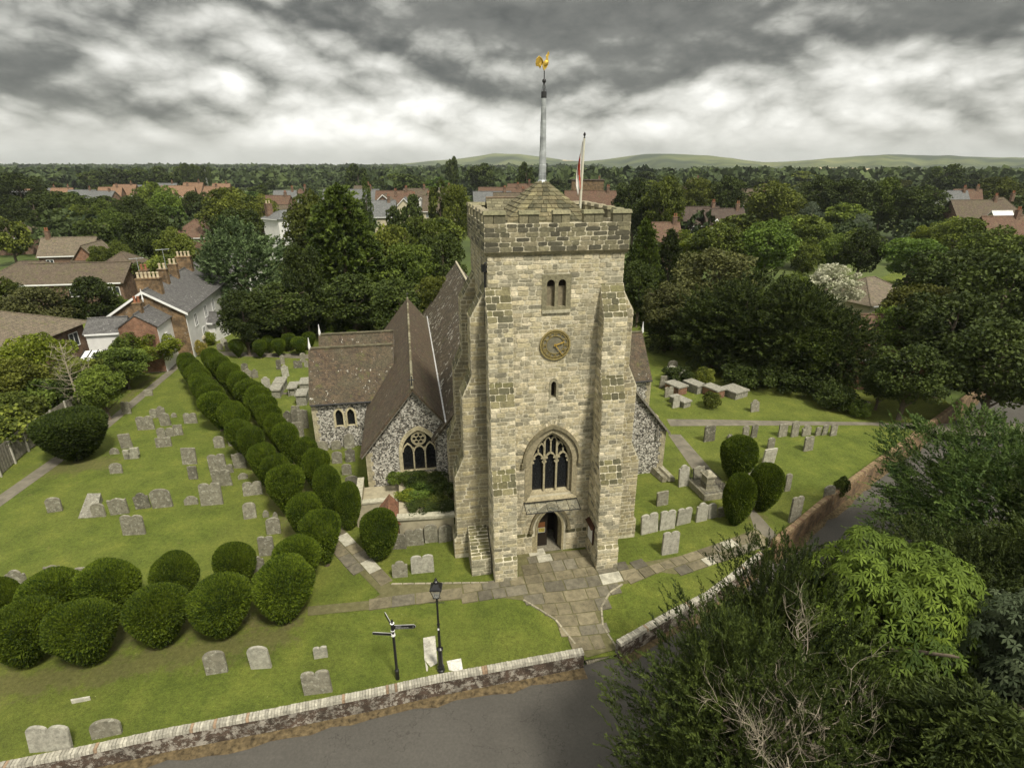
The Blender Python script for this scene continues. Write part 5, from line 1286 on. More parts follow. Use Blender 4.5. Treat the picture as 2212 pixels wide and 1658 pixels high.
# ---------------------------------------------------------------- gravestones
def outline(kind, w, h):
    h2 = w/2
    if kind == 'round': return [(-h2, 0), (h2, 0), (h2, h-w*.3)]+[(h2*math.cos(a), h-w*.3+w*.3*math.sin(a)) for a in [math.pi*i/9 for i in range(1, 9)]]+[(-h2, h-w*.3)]
    if kind == 'shoulder': s = h-w*.32; return [(-h2, 0), (h2, 0), (h2, s), (h2*.82, s+.04), (h2*.66, s)]+[(h2*.62*math.cos(a), s+.03+w*.27*math.sin(a)) for a in [math.pi*i/8 for i in range(1, 8)]]+[(-h2*.66, s), (-h2*.82, s+.04), (-h2, s)]
    if kind == 'double':
        s = h-w*.13; r = h2/2; f = lambda c: [(c+r*.96*math.cos(a), s+w*.13*math.sin(a)) for a in [math.pi*i/7 for i in range(0, 8)]]
        return [(-h2, 0), (h2, 0)]+f(r)+[(0, s-.07)]+f(-r)
    if kind == 'wave': s = h-w*.1; return [(-h2, 0), (h2, 0), (h2, s+.03), (h2*.7, s-.02), (h2*.35, s+w*.06), (0, s+w*.11), (-h2*.35, s+w*.06), (-h2*.7, s-.02), (-h2, s+.03)]
    if kind == 'low': return [(-h2, 0), (h2, 0), (h2*.95, h*.6), (h2*.55, h*.9), (0, h), (-h2*.5, h*.92), (-h2, h*.55)]
    return [(-h2, 0), (h2, 0), (h2, h), (h2*.5, h+.02), (0, h+.01), (-h2*.5, h+.025), (-h2, h-.01)]
def grave(px, top, base, w, kind, label, tone=1.0, pale=False, tilt=None, roll=None, rz=None, group=None, mat=None, plain=False, thick=.11):
    x, y = G(px, base); z = zg(x, y); W = w/FD*depth(y, .4); H = max(.18, HT(top, y)-z)*1.02
    if H < .45 and kind in ('round', 'shoulder'): kind = 'low'
    mb = MB(); base_c = (0.33, 0.315, 0.255) if pale else (0.195, 0.182, 0.135); f = tone*random.uniform(.9, 1.1); mb.col = tuple(q*f for q in base_c)
    ol = [(a, b-(0 if b > 0 else .12)) for a, b in outline(kind, W, H)]
    mb.extr([(a*.98, b*.995) for a, b in ol], (0, -thick/2-.012, 0), X, Z, Yv, .014)
    mb.extr(ol, (0, -thick/2+.002, 0), X, Z, Yv, thick)
    me = mb.mesh('headstone', [M_GRAVED if plain else (mat or M_GRAVE)]); mb.fixn(me)
    o = link('headstone', me, loc=(x, y, z), label=label, cat='gravestone', group=group)
    o.rotation_euler = (random.uniform(-.10, .05) if tilt is None else tilt, random.uniform(-.05, .05) if roll is None else roll, (AL+random.uniform(-.12, .12)) if rz is None else rz)
    return o
GL = [
(333, 897, 978, 78, 'round', 'small grey round-topped headstone, leftmost in the line across the middle lawn'),
(598, 935, 1008, 75, 'round', 'stubby lichened headstone touching the tilted ledger slab'),
(722, 900, 992, 100, 'wave', 'square-topped grey headstone right of the tilted ledger slab'),
(862, 868, 958, 80, 'shoulder', 'dark brown shouldered headstone in the line across the middle lawn', .62),
(980, 845, 952, 112, 'round', 'large grey round-topped headstone right of the dark brown one'),
(1150, 888, 935, 78, 'low', 'sunken low headstone between the large round stone and the twin-topped stone'),
(1275, 815, 937, 125, 'double', 'big twin-topped headstone at the right end of the middle lawn line'),
(808, 1005, 1115, 130, 'double', 'wide twin-topped headstone alone in front of the middle lawn line'),
(700, 692, 748, 70, 'round', 'short pale rimmed round headstone alone near the left of the lawn'),
(690, 598, 633, 50, 'low', 'half-sunken small oval stone left of the tall leaning slab'),
(765, 515, 598, 62, 'flat', 'tall narrow lichened slab standing behind the broken cross-shaped stone'),
(763, 322, 392, 50, 'double', 'narrow twin-ridged headstone near the fence path'),
(893, 250, 284, 48, 'flat', 'small square blackened stone farthest up the left lawn'),
(925, 365, 417, 38, 'round', 'thin pointed headstone left in the cluster of three upper stones'),
(973, 348, 410, 45, 'shoulder', 'lichened shouldered headstone at the back of the upper cluster'),
(998, 390, 463, 60, 'round', 'broad grey headstone at the front of the upper cluster'),
(1045, 388, 413, 30, 'low', 'tiny rounded stone just right of the upper cluster'),
(880, 410, 487, 95, 'double', 'leaning wide twin headstone left of the upper cluster'),
(1147, 390, 449, 75, 'double', 'notched pale lichened headstone near the avenue at mid lawn'),
(973, 480, 535, 45, 'round', 'left one of three small hollow-faced headstones in a row'),
(1022, 478, 528, 42, 'round', 'middle one of three small hollow-faced headstones in a row'),
(1073, 463, 520, 50, 'flat', 'right one of three small hollow-faced headstones, square topped'),
(986, 538, 590, 85, 'flat', 'low wide lichen-blotched block stone below the three hollow-faced ones'),
(1320, 530, 595, 60, 'round', 'lichened round stone beside the avenue at mid lawn'),
(1387, 540, 585, 25, 'flat', 'thin edge-on stone half hidden by the left avenue yews'),
(1140, 603, 694, 82, 'flat', 'plain rectangular grey headstone in the centre of the lawn'),
(1312, 640, 735, 98, 'double', 'rear one of two stacked wide lichened twin headstones beside the avenue'),
(1162, 712, 783, 52, 'flat', 'narrow dark headstone with mossy foot below the plain rectangular one', .6),
(1372, 697, 745, 60, 'double', 'small twin-topped lichened stone leaning on the wide stacked pair'),
(1340, 728, 822, 110, 'double', 'front one of two stacked wide lichened twin headstones beside the avenue'),
(1445, 630, 716, 75, 'wave', 'leaning holed headstone close under the left avenue yews'),
(1460, 750, 782, 55, 'low', 'small mossy lump of stone below the leaning holed headstone'),
(1520, 805, 878, 108, 'double', 'low wide heart-topped headstone beside the biggest avenue yew'),
(1290, 795, 820, 48, 'low', 'small stone peeping out behind the big twin-topped headstone'),
(1503, 932, 1018, 72, 'round', 'black and white lichened round headstone near the avenue bend'),
(1598, 972, 1010, 35, 'low', 'tiny dark lichened footstone left of the avenue yews'),
(1655, 985, 1020, 28, 'low', 'tiny pale footstone tucked under the avenue yew'),
(1645, 1020, 1110, 80, 'round', 'speckled round-shouldered headstone near the avenue bend'),
(1605, 1132, 1240, 88, 'double', 'pale mottled notched headstone behind the second row yews'),
(1562, 1245, 1370, 70, 'shoulder', 'brownish arched headstone squeezed between two second row yews'),
(107, 1330, 1415, 105, 'shoulder', 'shouldered grey headstone behind the yews at the left edge'),
(320, 1303, 1348, 85, 'wave', 'top of a grey headstone showing above the left-hand yews'),
(503, 1320, 1378, 75, 'flat', 'leaning square headstone showing between two second row yews')]
for g_ in GL:
    (x, t, b, w, kd, lab) = g_[:6]; p = c2(x, t); q = c2(x, b); grave(q[0], p[1], q[1], w/2.778, kd, lab, g_[6] if len(g_) > 6 else 1.0)
c3 = lambda x, y: (x/2.778, 1150.2+y/2.778)
for (x, t, b, w, kd, lab, pl) in [(1305, 722, 838, 122, 'round', 'mossy round-topped headstone on the road lawn below the front yews', False), (1570, 683, 808, 120, 'round', 'clean pale round-topped headstone on the road lawn', True),
    (1928, 685, 745, 80, 'double', 'small open-book headstone on the road lawn', True), (1912, 832, 958, 165, 'double', 'wide twin-topped headstone beside the road wall with weeds at its foot', False),
    (310, 1175, 1300, 240, 'double', 'very wide twin-topped headstone at the left end of the road wall', True), (645, 1125, 1215, 160, 'round', 'sunken round-topped headstone leaning beside the road wall at the left', False)]:
    p = c3(x, t); q = c3(x, b); grave(q[0], p[1], q[1], w/2.778, kd, lab, 1.0, pl, roll=(.06 if x in (310, 645) else None))
for (x, t, b, w, kd, lab) in [(822, 568, 650, 62, 'round', 'dark headstone, left of three just beyond the avenue on the bright lawn'), (850, 622, 705, 75, 'shoulder', 'grey headstone, front middle of three just beyond the avenue'), (925, 628, 712, 62, 'shoulder', 'rimmed grey headstone, right of three just beyond the avenue'),
    (1040, 703, 815, 80, 'shoulder', 'white blotched headstone left of the chest tombs'), (1167, 532, 628, 48, 'round', 'dark round headstone left in the bright lawn group of three'), (1205, 487, 575, 42, 'round', 'tall narrow headstone at the back of the bright lawn group'),
    (1235, 585, 697, 68, 'shoulder', 'leaning whitish headstone at the front of the bright lawn group'), (1360, 540, 612, 84, 'double', 'dark twin-topped headstone on the bright lawn near the chapel'), (1408, 463, 555, 50, 'round', 'grey headstone beside the goblet yew nearest the chapel'),
    (1445, 540, 605, 38, 'round', 'small headstone against the chapel roof edge on the bright lawn'), (1265, 1050, 1170, 82, 'shoulder', 'dark pointed headstone in the tight row by the chapel corner'), (1348, 1035, 1172, 90, 'wave', 'dark wavy-topped headstone in the tight row by the chapel corner'),
    (1420, 1035, 1222, 95, 'wave', 'tall grey headstone in the tight row nearest the chapel wall'), (1345, 1170, 1310, 150, 'flat', 'large plain rectangular slab standing behind the avenue near the chapel'), (1335, 995, 1045, 80, 'double', 'blackened twin headstone behind the tight row by the chapel corner'),
    (1605, 1355, 1445, 118, 'round', 'lichened broad headstone at the left foot of the chapel window wall'), (1748, 1345, 1435, 95, 'round', 'round headstone at the middle foot of the chapel window wall'), (1880, 1290, 1420, 100, 'round', 'tall round headstone at the right foot of the chapel window wall'),
    (1755, 1465, 1575, 100, 'round', 'gnarled lichened headstone on the grass in front of the chapel'), (1890, 1425, 1560, 95, 'shoulder', 'dark shouldered headstone on the grass in front of the chapel'), (1855, 1585, 1690, 95, 'round', 'weathered round headstone half way along the grass beside the aisle wall'),
    (483, 310, 365, 50, 'round', 'round lichened headstone just inside the far gate'), (572, 365, 432, 55, 'round', 'grey headstone, front left of three near the far gate'), (612, 310, 390, 60, 'shoulder', 'tall pale headstone, back of three near the far gate'), (645, 350, 440, 38, 'round', 'reddish narrow headstone, right of three near the far gate'),
    (1275, 215, 272, 45, 'round', 'dark round headstone in the shade between the domed yews'), (940, 285, 322, 30, 'round', 'small headstone showing between two goblet yews'), (2025, 190, 255, 50, 'round', 'round headstone rising above the rear chapel ridge'), (1635, 212, 272, 52, 'flat', 'slab headstone leaning left behind the rear chapel ridge'), (1745, 208, 272, 40, 'flat', 'slab headstone leaning right behind the rear chapel ridge')]:
    p = c7(x, t); q = c7(x, b); kw = {}
    if x == 1635: kw = dict(roll=.45)
    if x == 1745: kw = dict(roll=-.45)
    grave(q[0], p[1], q[1], w/4.684, kd, lab, .62 if 'dark' in lab else 1.0, 'whit' in lab or 'pale' in lab, **kw)
ca_ = lambda x, y: (619.4+x/2.882, 707.8+y/2.882)
for (x, t, b, w, kd, lab) in [(800, 1258, 1350, 112, 'double', 'wide grey headstone at the foot of the rendered yard wall, left one'), (902, 1222, 1332, 82, 'round', 'round grey headstone against the rendered yard wall, middle one'), (985, 1228, 1328, 82, 'round', 'round grey headstone against the rendered yard wall beside the buttress'),
    (706, 1452, 1548, 95, 'shoulder', 'brown shouldered headstone on the grass left of the tower'), (848, 1418, 1520, 142, 'double', 'whitish twin-topped headstone on the grass left of the tower'), (700, 1285, 1372, 92, 'round', 'reddish arched headstone beside the brick hood'), (412, 922, 1010, 76, 'round', 'reddish round headstone behind the last avenue yew')]:
    p = ca_(x, t); q = ca_(x, b); grave(q[0], p[1], q[1], w/2.882, kd, lab, .75 if 'reddish' in lab else 1.0, 'whit' in lab)
for (x, t, b, w, kd, lab, pl) in [(508, 862, 1012, 86, 'shoulder', 'pale arched headstone in front of the tilted slabs right of the tower', 1), (618, 872, 1000, 92, 'wave', 'ochre-grey headstone beside the railed tomb', 0), (255, 1220, 1355, 142, 'double', 'twin-topped headstone nearest the tower in the pale line', 1), (385, 1200, 1328, 125, 'double', 'twin-topped headstone second from the tower in the pale line', 1),
    (503, 1175, 1290, 125, 'double', 'twin-topped headstone third from the tower in the pale line', 1), (637, 1138, 1268, 95, 'shoulder', 'tall shouldered headstone fourth in the pale line', 1), (718, 1148, 1245, 72, 'round', 'slim round headstone at the end of the pale line', 1), (405, 1360, 1508, 135, 'double', 'twin-topped headstone alone beside the right-hand path', 1),
    (695, 570, 682, 90, 'double', 'dark twin headstone, leftmost of the row below the long straight path', 0), (847, 632, 664, 46, 'low', 'low dark stub behind the cleft yew', 0), (963, 572, 655, 52, 'round', 'left of two slim headstones behind the cleft yew', 0), (1022, 560, 656, 52, 'round', 'right of two slim dark headstones behind the cleft yew', 0), (968, 640, 674, 60, 'low', 'low stone in front of the two slim headstones', 0),
    (1233, 563, 648, 72, 'flat', 'white crusted square headstone in the right-hand row', 0), (1322, 540, 648, 62, 'round', 'tallest black and white lichened headstone in the right-hand row', 0), (1410, 562, 640, 82, 'shoulder', 'broad green-grey headstone in the right-hand row', 0), (1492, 580, 640, 45, 'wave', 'short headstone third from the right in the right-hand row', 0), (1540, 562, 636, 50, 'round', 'round headstone second from the right in the right-hand row', 0), (1607, 560, 641, 55, 'round', 'leaning headstone at the right end of the right-hand row', 0),
    (1422, 652, 752, 85, 'double', 'streaky twin headstone alone below the right-hand row', 0), (1147, 658, 738, 58, 'round', 'slim headstone just behind the pale streaked one', 0), (1128, 740, 848, 112, 'flat', 'pale streaked slab headstone behind the three right-hand yews', 1), (980, 870, 990, 78, 'round', 'clean white round headstone between the three right-hand yews', 1), (1268, 928, 1048, 48, 'round', 'slim leaning headstone right of the barrel yews', 0),
    (1320, 1095, 1272, 102, 'double', 'tall flaking twin headstone near the brown road wall', 0), (1570, 1015, 1135, 92, 'round', 'black and white lichened headstone against the brown road wall', 0), (350, 1055, 1152, 92, 'flat', 'ivy-smothered headstone beside the tower foot', 0), (1032, 380, 465, 70, 'shoulder', 'shouldered headstone alone on the upper right lawn', 0), (1838, 390, 478, 62, 'round', 'dark headstone under the trees at the end of the upper right lawn', 0),
    (450, 345, 435, 62, 'round', 'pale round headstone beside the low chest tomb', 1), (400, 285, 358, 72, 'double', 'grey twin headstone near the south chapel wall', 0), (350, 205, 290, 48, 'flat', 'narrow headstone close to the south chapel corner', 0), (375, 205, 262, 40, 'flat', 'slim leaning slab behind the south aisle coping', 0), (420, 90, 182, 78, 'round', 'large dark round headstone in the shade beyond the south chapel', 0), (800, 1170, 1232, 96, 'flat', 'low kerb slab running from the pale line to the yew', 0)]:
    p = c8(x, t); q = c8(x, b); grave(q[0], p[1], q[1], w/3.4065, kd, lab, .6 if 'dark' in lab else 1.0, bool(pl), rz=AL+.12+random.uniform(-.05, .05), plain=bool(pl) and x != 980)
# tilted ledger, broken cross stone, fallen stones, ledgers in the lawn
def ledger(name, pts, label, z0=.0, z1=.08, mat=M_GRAVE, colr=(.42, .40, .33), cat='ledger stone', tilts=None):
    P = PL(pts); o = P[0]; mb = MB(); mb.col = colr; zz = tilts or [z1]*len(P)
    mb.prism([(a-o[0], b-o[1], -.1) for a, b in P], [(a-o[0], b-o[1], z) for (a, b), z in zip(P, zz)])
    me = mb.mesh(name, [mat]); mb.fixn(me); return link(name, me, loc=(o[0], o[1], zg(*o)), label=label, cat=cat)
ledger('ledger_stone', [c2(470, 1020), c2(575, 1015), c2(618, 912), c2(540, 918)], 'tilted triangular-looking ledger slab propped on the left lawn', colr=(.19, .18, .14), tilts=[.05, .05, .55, .6])
ledger('ledger_stone', [(914, 1378), (940, 1373), (945, 1432), (930, 1440), (917, 1425)], 'long pale ledger slab flush in the lawn left of the lamp post', z1=.03)
ledger('ledger_fragment', [(918, 1427), (925, 1441), (924, 1449), (921, 1449)], 'small broken sliver beside the long pale ledger', z1=.03)
ledger('ledger_stone', [(965, 1428), (996, 1422), (1000, 1447), (985, 1450), (970, 1447)], 'bright white square ledger slab in the lawn by the road wall', z1=.03, mat=M_ATTR, colr=(.55, .53, .47))
ledger('fallen_stone', [c3(430, 1015), c3(545, 995), c3(545, 1003), c3(432, 1026)], 'narrow fallen stone bar lying in the lawn at lower left', z1=.16)
mb = MB(); mb.col = (.26, .25, .19); x, y = G(*c2(795, 660)); mb.box(-.45, .45, -.1, .1, -.1, .42); mb.box(.02, .55, -.12, .08, .3, .85); mb.box(-.5, -.1, -.1, .1, .0, .72)
me = mb.mesh('broken_cross_stone', [M_GRAVE]); mb.fixn(me); link('broken_cross_stone', me, loc=(x, y, 0), rz=AL, label='broken lichen-blotched blocky stone in front of the tall narrow slab', cat='gravestone')
mb = MB(); mb.col = (.12, .115, .085)
# chest tombs
def chest(px, top, base, w, L, label, brickb=False, cols=False, h=.85, rz=None):
    x, y = G(px, base); W = w/FD*depth(y, .5); h = min(1.1, max(.5, h)); o = link('chest_tomb', None, loc=(x, y+.0, zg(x, y)), rz=AL+.0 if rz is None else rz, label=label, cat='tomb')
    mb = MB(); mb.col = (.22, .21, .165)
    if cols:
        for a in (-1, 1):
            for b in (0.12, L-.2): mb.lathe([(.07, 0), (.06, h-.1), (.09, h-.1)], 8, (a*(W/2-.15), b))
        mb.box(-W/2+.25, W/2-.25, .2, L-.25, 0, h-.1); mb.build('tomb_legs', M_GRAVE, o)
    else: mb.box(-W/2+.1, W/2-.1, .1, L-.1, -.1, h-.1); mb.build('tomb_chest', M_BRICKO if brickb else M_GRAVE, o)
    mb = MB(); mb.col = (.23, .22, .175); mb.prism([(-W/2, 0, h-.1), (W/2, 0, h-.1), (W/2, L, h-.1), (-W/2, L, h-.1)], [(-W/2+.02, .02, h+.02), (W/2-.02, .02, h+.02), (W/2-.02, L-.02, h+.02), (-W/2+.02, L-.02, h+.02)]); mb.build('tomb_slab', M_GRAVE, o)
for (x, t, b, w, lab, kw) in [(1170, 702, 850, 118, 'chest tomb at the back of the pair left of the chapel', {}), (1128, 790, 925, 118, 'chest tomb at the front left of the group by the chapel', {}), (1302, 785, 902, 100, 'table tomb on small columns beside the chapel', dict(cols=True)), (1425, 745, 855, 110, 'long chest tomb close against the chapel roof edge', {}), (1395, 865, 1000, 118, 'tall grey chest tomb nearest the chapel corner', dict(h=1.05))]:
    q = c7(x, b); chest(q[0], 0, q[1], w/4.684, 1.7, lab, **kw)
for (x, t, b, w, lab, kw) in [(505, 245, 345, 105, 'brick-sided chest tomb left of the bushes on the upper right lawn', dict(brickb=True)), (540, 350, 438, 88, 'low chest tomb beside the pale round headstone', dict(h=.6)), (640, 255, 335, 95, 'chest tomb partly hidden by a dark bush', {}), (785, 265, 370, 100, 'chest tomb with pale top at the edge of the yew shade', dict(brickb=True)), (500, 150, 242, 72, 'far chest tomb nearest the dark trees', dict(h=1.0)), (940, 290, 370, 150, 'mossy wide chest tomb deep under the yews', dict(h=.7))]:
    q = c8(x, b); chest(q[0], 0, q[1], w/3.4065, 1.9, lab, rz=AL+.35, **kw)
# railed pedestal tomb
x, y = G(*c8(742, 1120)); rt = link('railed_tomb', None, loc=(x, y, 0), rz=AL+.05, label='stone pedestal tomb inside black iron railings beside the barrel yew', cat='tomb')
mb = MB(); mb.col = (.26, .24, .17); mb.box(-.75, .75, .1, 2.2, 0, .42); mb.box(-.28, .28, .75, 1.4, .42, 1.25); mb.prism([(-.36, .66, 1.25), (.36, .66, 1.25), (.36, 1.5, 1.25), (-.36, 1.5, 1.25)], [(-.36, .66, 1.36), (.36, .66, 1.36), (.36, 1.5, 1.36), (-.36, 1.5, 1.36)]); mb.prism([(-.3, .72, 1.362), (.3, .72, 1.362), (.3, 1.44, 1.362), (-.3, 1.44, 1.362)], [(-.12, .95, 1.6), (.12, .95, 1.6), (.12, 1.2, 1.6), (-.12, 1.2, 1.6)]); mb.build('pedestal', M_GRAVE, rt)
mb = MB()
for i in range(15):
    a = -.68+1.36*i/14
    for yy_ in (.17, 2.13): mb.tube([(a, yy_, .42), (a, yy_, 1.15), (a, yy_, 1.25)], [.012, .012, .002], 5)
for i in range(1, 20):
    b = .17+1.96*i/20
    for xx in (-.68, .68): mb.tube([(xx, b, .42), (xx, b, 1.15), (xx, b, 1.25)], [.012, .012, .002], 5)
for zz_ in (.55, 1.08): mb.tube([(-.68, .17, zz_), (.68, .17, zz_), (.68, 2.13, zz_), (-.68, 2.13, zz_), (-.68, .17, zz_)], .014, 4)
mb.build('railing', M_BLACK, rt)
# toppled slabs right of the tower
x, y = G(*c8(430, 990))
for i, (dx, dz, t, lab) in enumerate([(0, 0, .35, 'lower of the toppled coffin slabs behind the pale arched headstone'), (.42, .05, .45, 'upper toppled slab leaning on the coffin slab')]):
    mb = MB(); mb.col = (.24, .22, .15) if i else (.17, .155, .1); mb.hexa([(-.28, 0, 0), (.28, 0, 0), (.28, 1.9, .0), (-.28, 1.9, .0)], [(-.22, .05, .3), (.22, .05, .3), (.22, 1.85, .45), (-.22, 1.85, .45)])
    me = mb.mesh('toppled_slab', [M_GRAVE]); mb.fixn(me); o = link('toppled_slab', me, loc=(x-.5+dx, y+.1, dz), rz=.35, label=lab, cat='gravestone'); o.rotation_euler[1] = t*.6
# ---------------------------------------------------------------- lamp post and fingerpost
lx_, ly_ = G(953, 1448)
lp = link('street_lamp', None, loc=(lx_, ly_, 0), label='tall black lamp post with a Victorian lantern on the front lawn', cat='lamp post')
mb = MB(); mb.lathe([(.16, 0), (.16, .10), (.12, .14), (.12, .22), (.15, .26), (.12, .32), (.10, .4), (.10, 1.15), (.14, 1.2), (.14, 1.25), (.06, 1.32), (.05, 2.5), (.065, 2.52), (.065, 2.56), (.045, 2.6), (.04, 3.7), (.06, 3.74), (.04, 3.8), (.05, 3.95)], 14)
mb.tube([(-.30, 0, 3.66), (.30, 0, 3.66)], .018, 6); mb.build('lamp_column', M_BLACK, lp)
mb = MB(); mb.box(-.035, .035, -.062, -.056, 2.28, 2.38); mb.build('number_plate', M_WHITE, lp)
mb = MB(); zb_, zt2, a, b = 3.98, 4.42, .10, .21
for sx_ in (-1, 1):
    for sy_ in (-1, 1): mb.tube([(sx_*a, sy_*a, zb_), (sx_*b, sy_*b, zt2)], .014, 5)
mb.prism([(-b-.03, -b-.03, zt2), (b+.03, -b-.03, zt2), (b+.03, b+.03, zt2), (-b-.03, b+.03, zt2)], [(-b-.02, -b-.02, zt2+.04), (b+.02, -b-.02, zt2+.04), (b+.02, b+.02, zt2+.04), (-b-.02, b+.02, zt2+.04)])
mb.prism([(-b, -b, zt2+.041), (b, -b, zt2+.041), (b, b, zt2+.041), (-b, b, zt2+.041)], [(-.08, -.08, zt2+.22), (.08, -.08, zt2+.22), (.08, .08, zt2+.22), (-.08, .08, zt2+.22)])
mb.lathe([(.09, zt2+.22), (.09, zt2+.3), (.05, zt2+.34), (.06, zt2+.4), (.01, zt2+.48)], 8); mb.box(-a-.02, a+.02, -a-.02, a+.02, zb_-.03, zb_)
for sx_ in (-1, 1): mb.tube([(sx_*.05, 0, 3.86), (sx_*.16, 0, 3.88), (sx_*.15, 0, 3.97), (sx_*.09, 0, 3.98)], .012, 5)
mb.build('lantern_frame', M_BLACK, lp)
gm, gnt, gb = newmat('lantern_glass'); gb.inputs['Base Color'].default_value = (.5, .5, .45, 1); gb.inputs['Alpha'].default_value = .35; gb.inputs['Roughness'].default_value = .1
mb = MB(); mb.prism([(-a, -a, zb_+.002), (a, -a, zb_+.002), (a, a, zb_+.002), (-a, a, zb_+.002)], [(-b+.01, -b+.01, zt2-.005), (b-.01, -b+.01, zt2-.005), (b-.01, b-.01, zt2-.005), (-b+.01, b-.01, zt2-.005)]); mb.build('lantern_glass', gm, lp)
sx_, sy_ = G(859, 1465)
fpz = link('fingerpost', None, loc=(sx_, sy_, 0), label='black fingerpost with three white-edged direction arms on the front lawn', cat='signpost')
mb = MB(); mb.lathe([(.085, 0), (.085, .48), (.095, .5), (.06, .54), (.055, 2.6), (.075, 2.65), (.075, 2.95), (.055, 2.98), (.03, 3.02), (.055, 3.08), (.03, 3.14), (.02, 3.17)], 14); mb.build('sign_post', M_BLACK, fpz)
mb = MB()
for z_ in (2.62, 2.98, 2.36): mb = MB(); mb.lathe([(.078, z_-.015), (.088, z_), (.078, z_+.015)], 14); mb.build('post_band', M_WHITE, fpz)
mb = MB()
mb.lathe([(.075, 2.37), (.077, 2.45)], 14); mb.build('post_band', M_WHITE, fpz)
M_EDGE = simple('dull_white_edge', (0.36, 0.36, 0.34))
def arm(az_, z_, L, h, ro, words):
    r = link('direction_arm', None, fpz); r.rotation_euler = (0, 0, az_); r.location = (0, 0, z_)
    e = [(.06, 0), (L-h/2, 0)]+[(L-h/2+h/2*math.sin(t), h/2-h/2*math.cos(t)) for t in (.6, 1.2, 1.571, 1.94, 2.54)]+[(L-h/2, h), (.06, h)]
    mb = MB(); mb.extr(e, (0, .012, 0), X, Z, -Yv, .024); mb.build('arm_edge', M_EDGE, r)
    s = .010; e2 = [(min(max(x_, .06+s), L-s*1.3), min(max(z2_, s), h-s)) for x_, z2_ in e]; mb = MB(); mb.extr(e2, (0, .015, 0), X, Z, -Yv, .03); mb.build('arm_plate', M_BLACK, r)
    for x0_, x1_, zr_ in words:
        mb = MB(); x_ = x0_; rnd = random.Random(int(x0_*100+zr_*10))
        while x_ < x1_:
            w_ = rnd.choice([.012, .016, .02]); mb.box(x_, x_+w_*.55, -.0165, -.0152, zr_, zr_+.028); mb.box(x_, x_+w_, -.0165, -.0152, zr_+.011*rnd.randint(0, 2), zr_+.006+.011*rnd.randint(0, 2)); x_ += w_+.012
        mb.build('arm_lettering', M_WHITE, r)
arm(R(3), 2.68, .92, .20, 0, [(.12, .34, .115), (.12, .62, .05), (.80, .84, .08)]); arm(R(176), 2.34, .86, .13, 0, [(.46, .74, .05)]); arm(R(122), 2.68, .9, .2, 0, [(.2, .6, .09)])
# gate piers and gate at the far end of the avenue
c7b = lambda x, y: c7(x, y)
def pier(px, top, base, w, label, mat):
    x, y = G(px, base); W = w/FD*depth(y); H = HT(top, y); o = link('gate_pier', None, loc=(x, y, 0), rz=.15, label=label, cat='gate pier')
    mb = MB(); mb.box(-W/2, W/2, -W/2, W/2, 0, H-.25); mb.build('pier_shaft', mat, o)
    mb = MB(); e = .12; mb.prism([(-W/2-e, -W/2-e, H-.25), (W/2+e, -W/2-e, H-.25), (W/2+e, W/2+e, H-.25), (-W/2-e, W/2+e, H-.25)], [(-W/2-e*.7, -W/2-e*.7, H), (W/2+e*.7, -W/2-e*.7, H), (W/2+e*.7, W/2+e*.7, H), (-W/2-e*.7, W/2+e*.7, H)]); mb.build('pier_cap', M_DRESSED, o)
M_FLINTW = brick('pale_cobble_banding', (.40, .36, .26), (.3, .27, .2), (.2, .13, .08), 6)
p1, p2 = c7(120, 440), c7(392, 400)
pier(p1[0], c7(0, 300)[1], p1[1], 15, 'rendered stone gate pier left of the far gate', M_RENDER); pier(p2[0], c7(0, 290)[1], p2[1], 15, 'banded cobble gate pier right of the far gate', M_FLINTW)
x0_, y0_ = G(*c7(240, 425)); x1_, y1_ = G(*c7(355, 412)); L = math.hypot(x1_-x0_, y1_-y0_); gt = link('iron_gate', None, loc=(x0_, y0_, 0), rz=math.atan2(y1_-y0_, x1_-x0_), label='dark railed gate between the piers at the far end of the avenue', cat='gate')
mb = MB(); [mb.tube([(L*i/12, 0, .1), (L*i/12, 0, 1.5)], .025, 5) for i in range(13)]; mb.tube([(0, 0, .2), (L, 0, .2)], .03, 5); mb.tube([(0, 0, 1.35), (L, 0, 1.35)], .03, 5); mb.build('gate_bars', M_BLACK, gt)
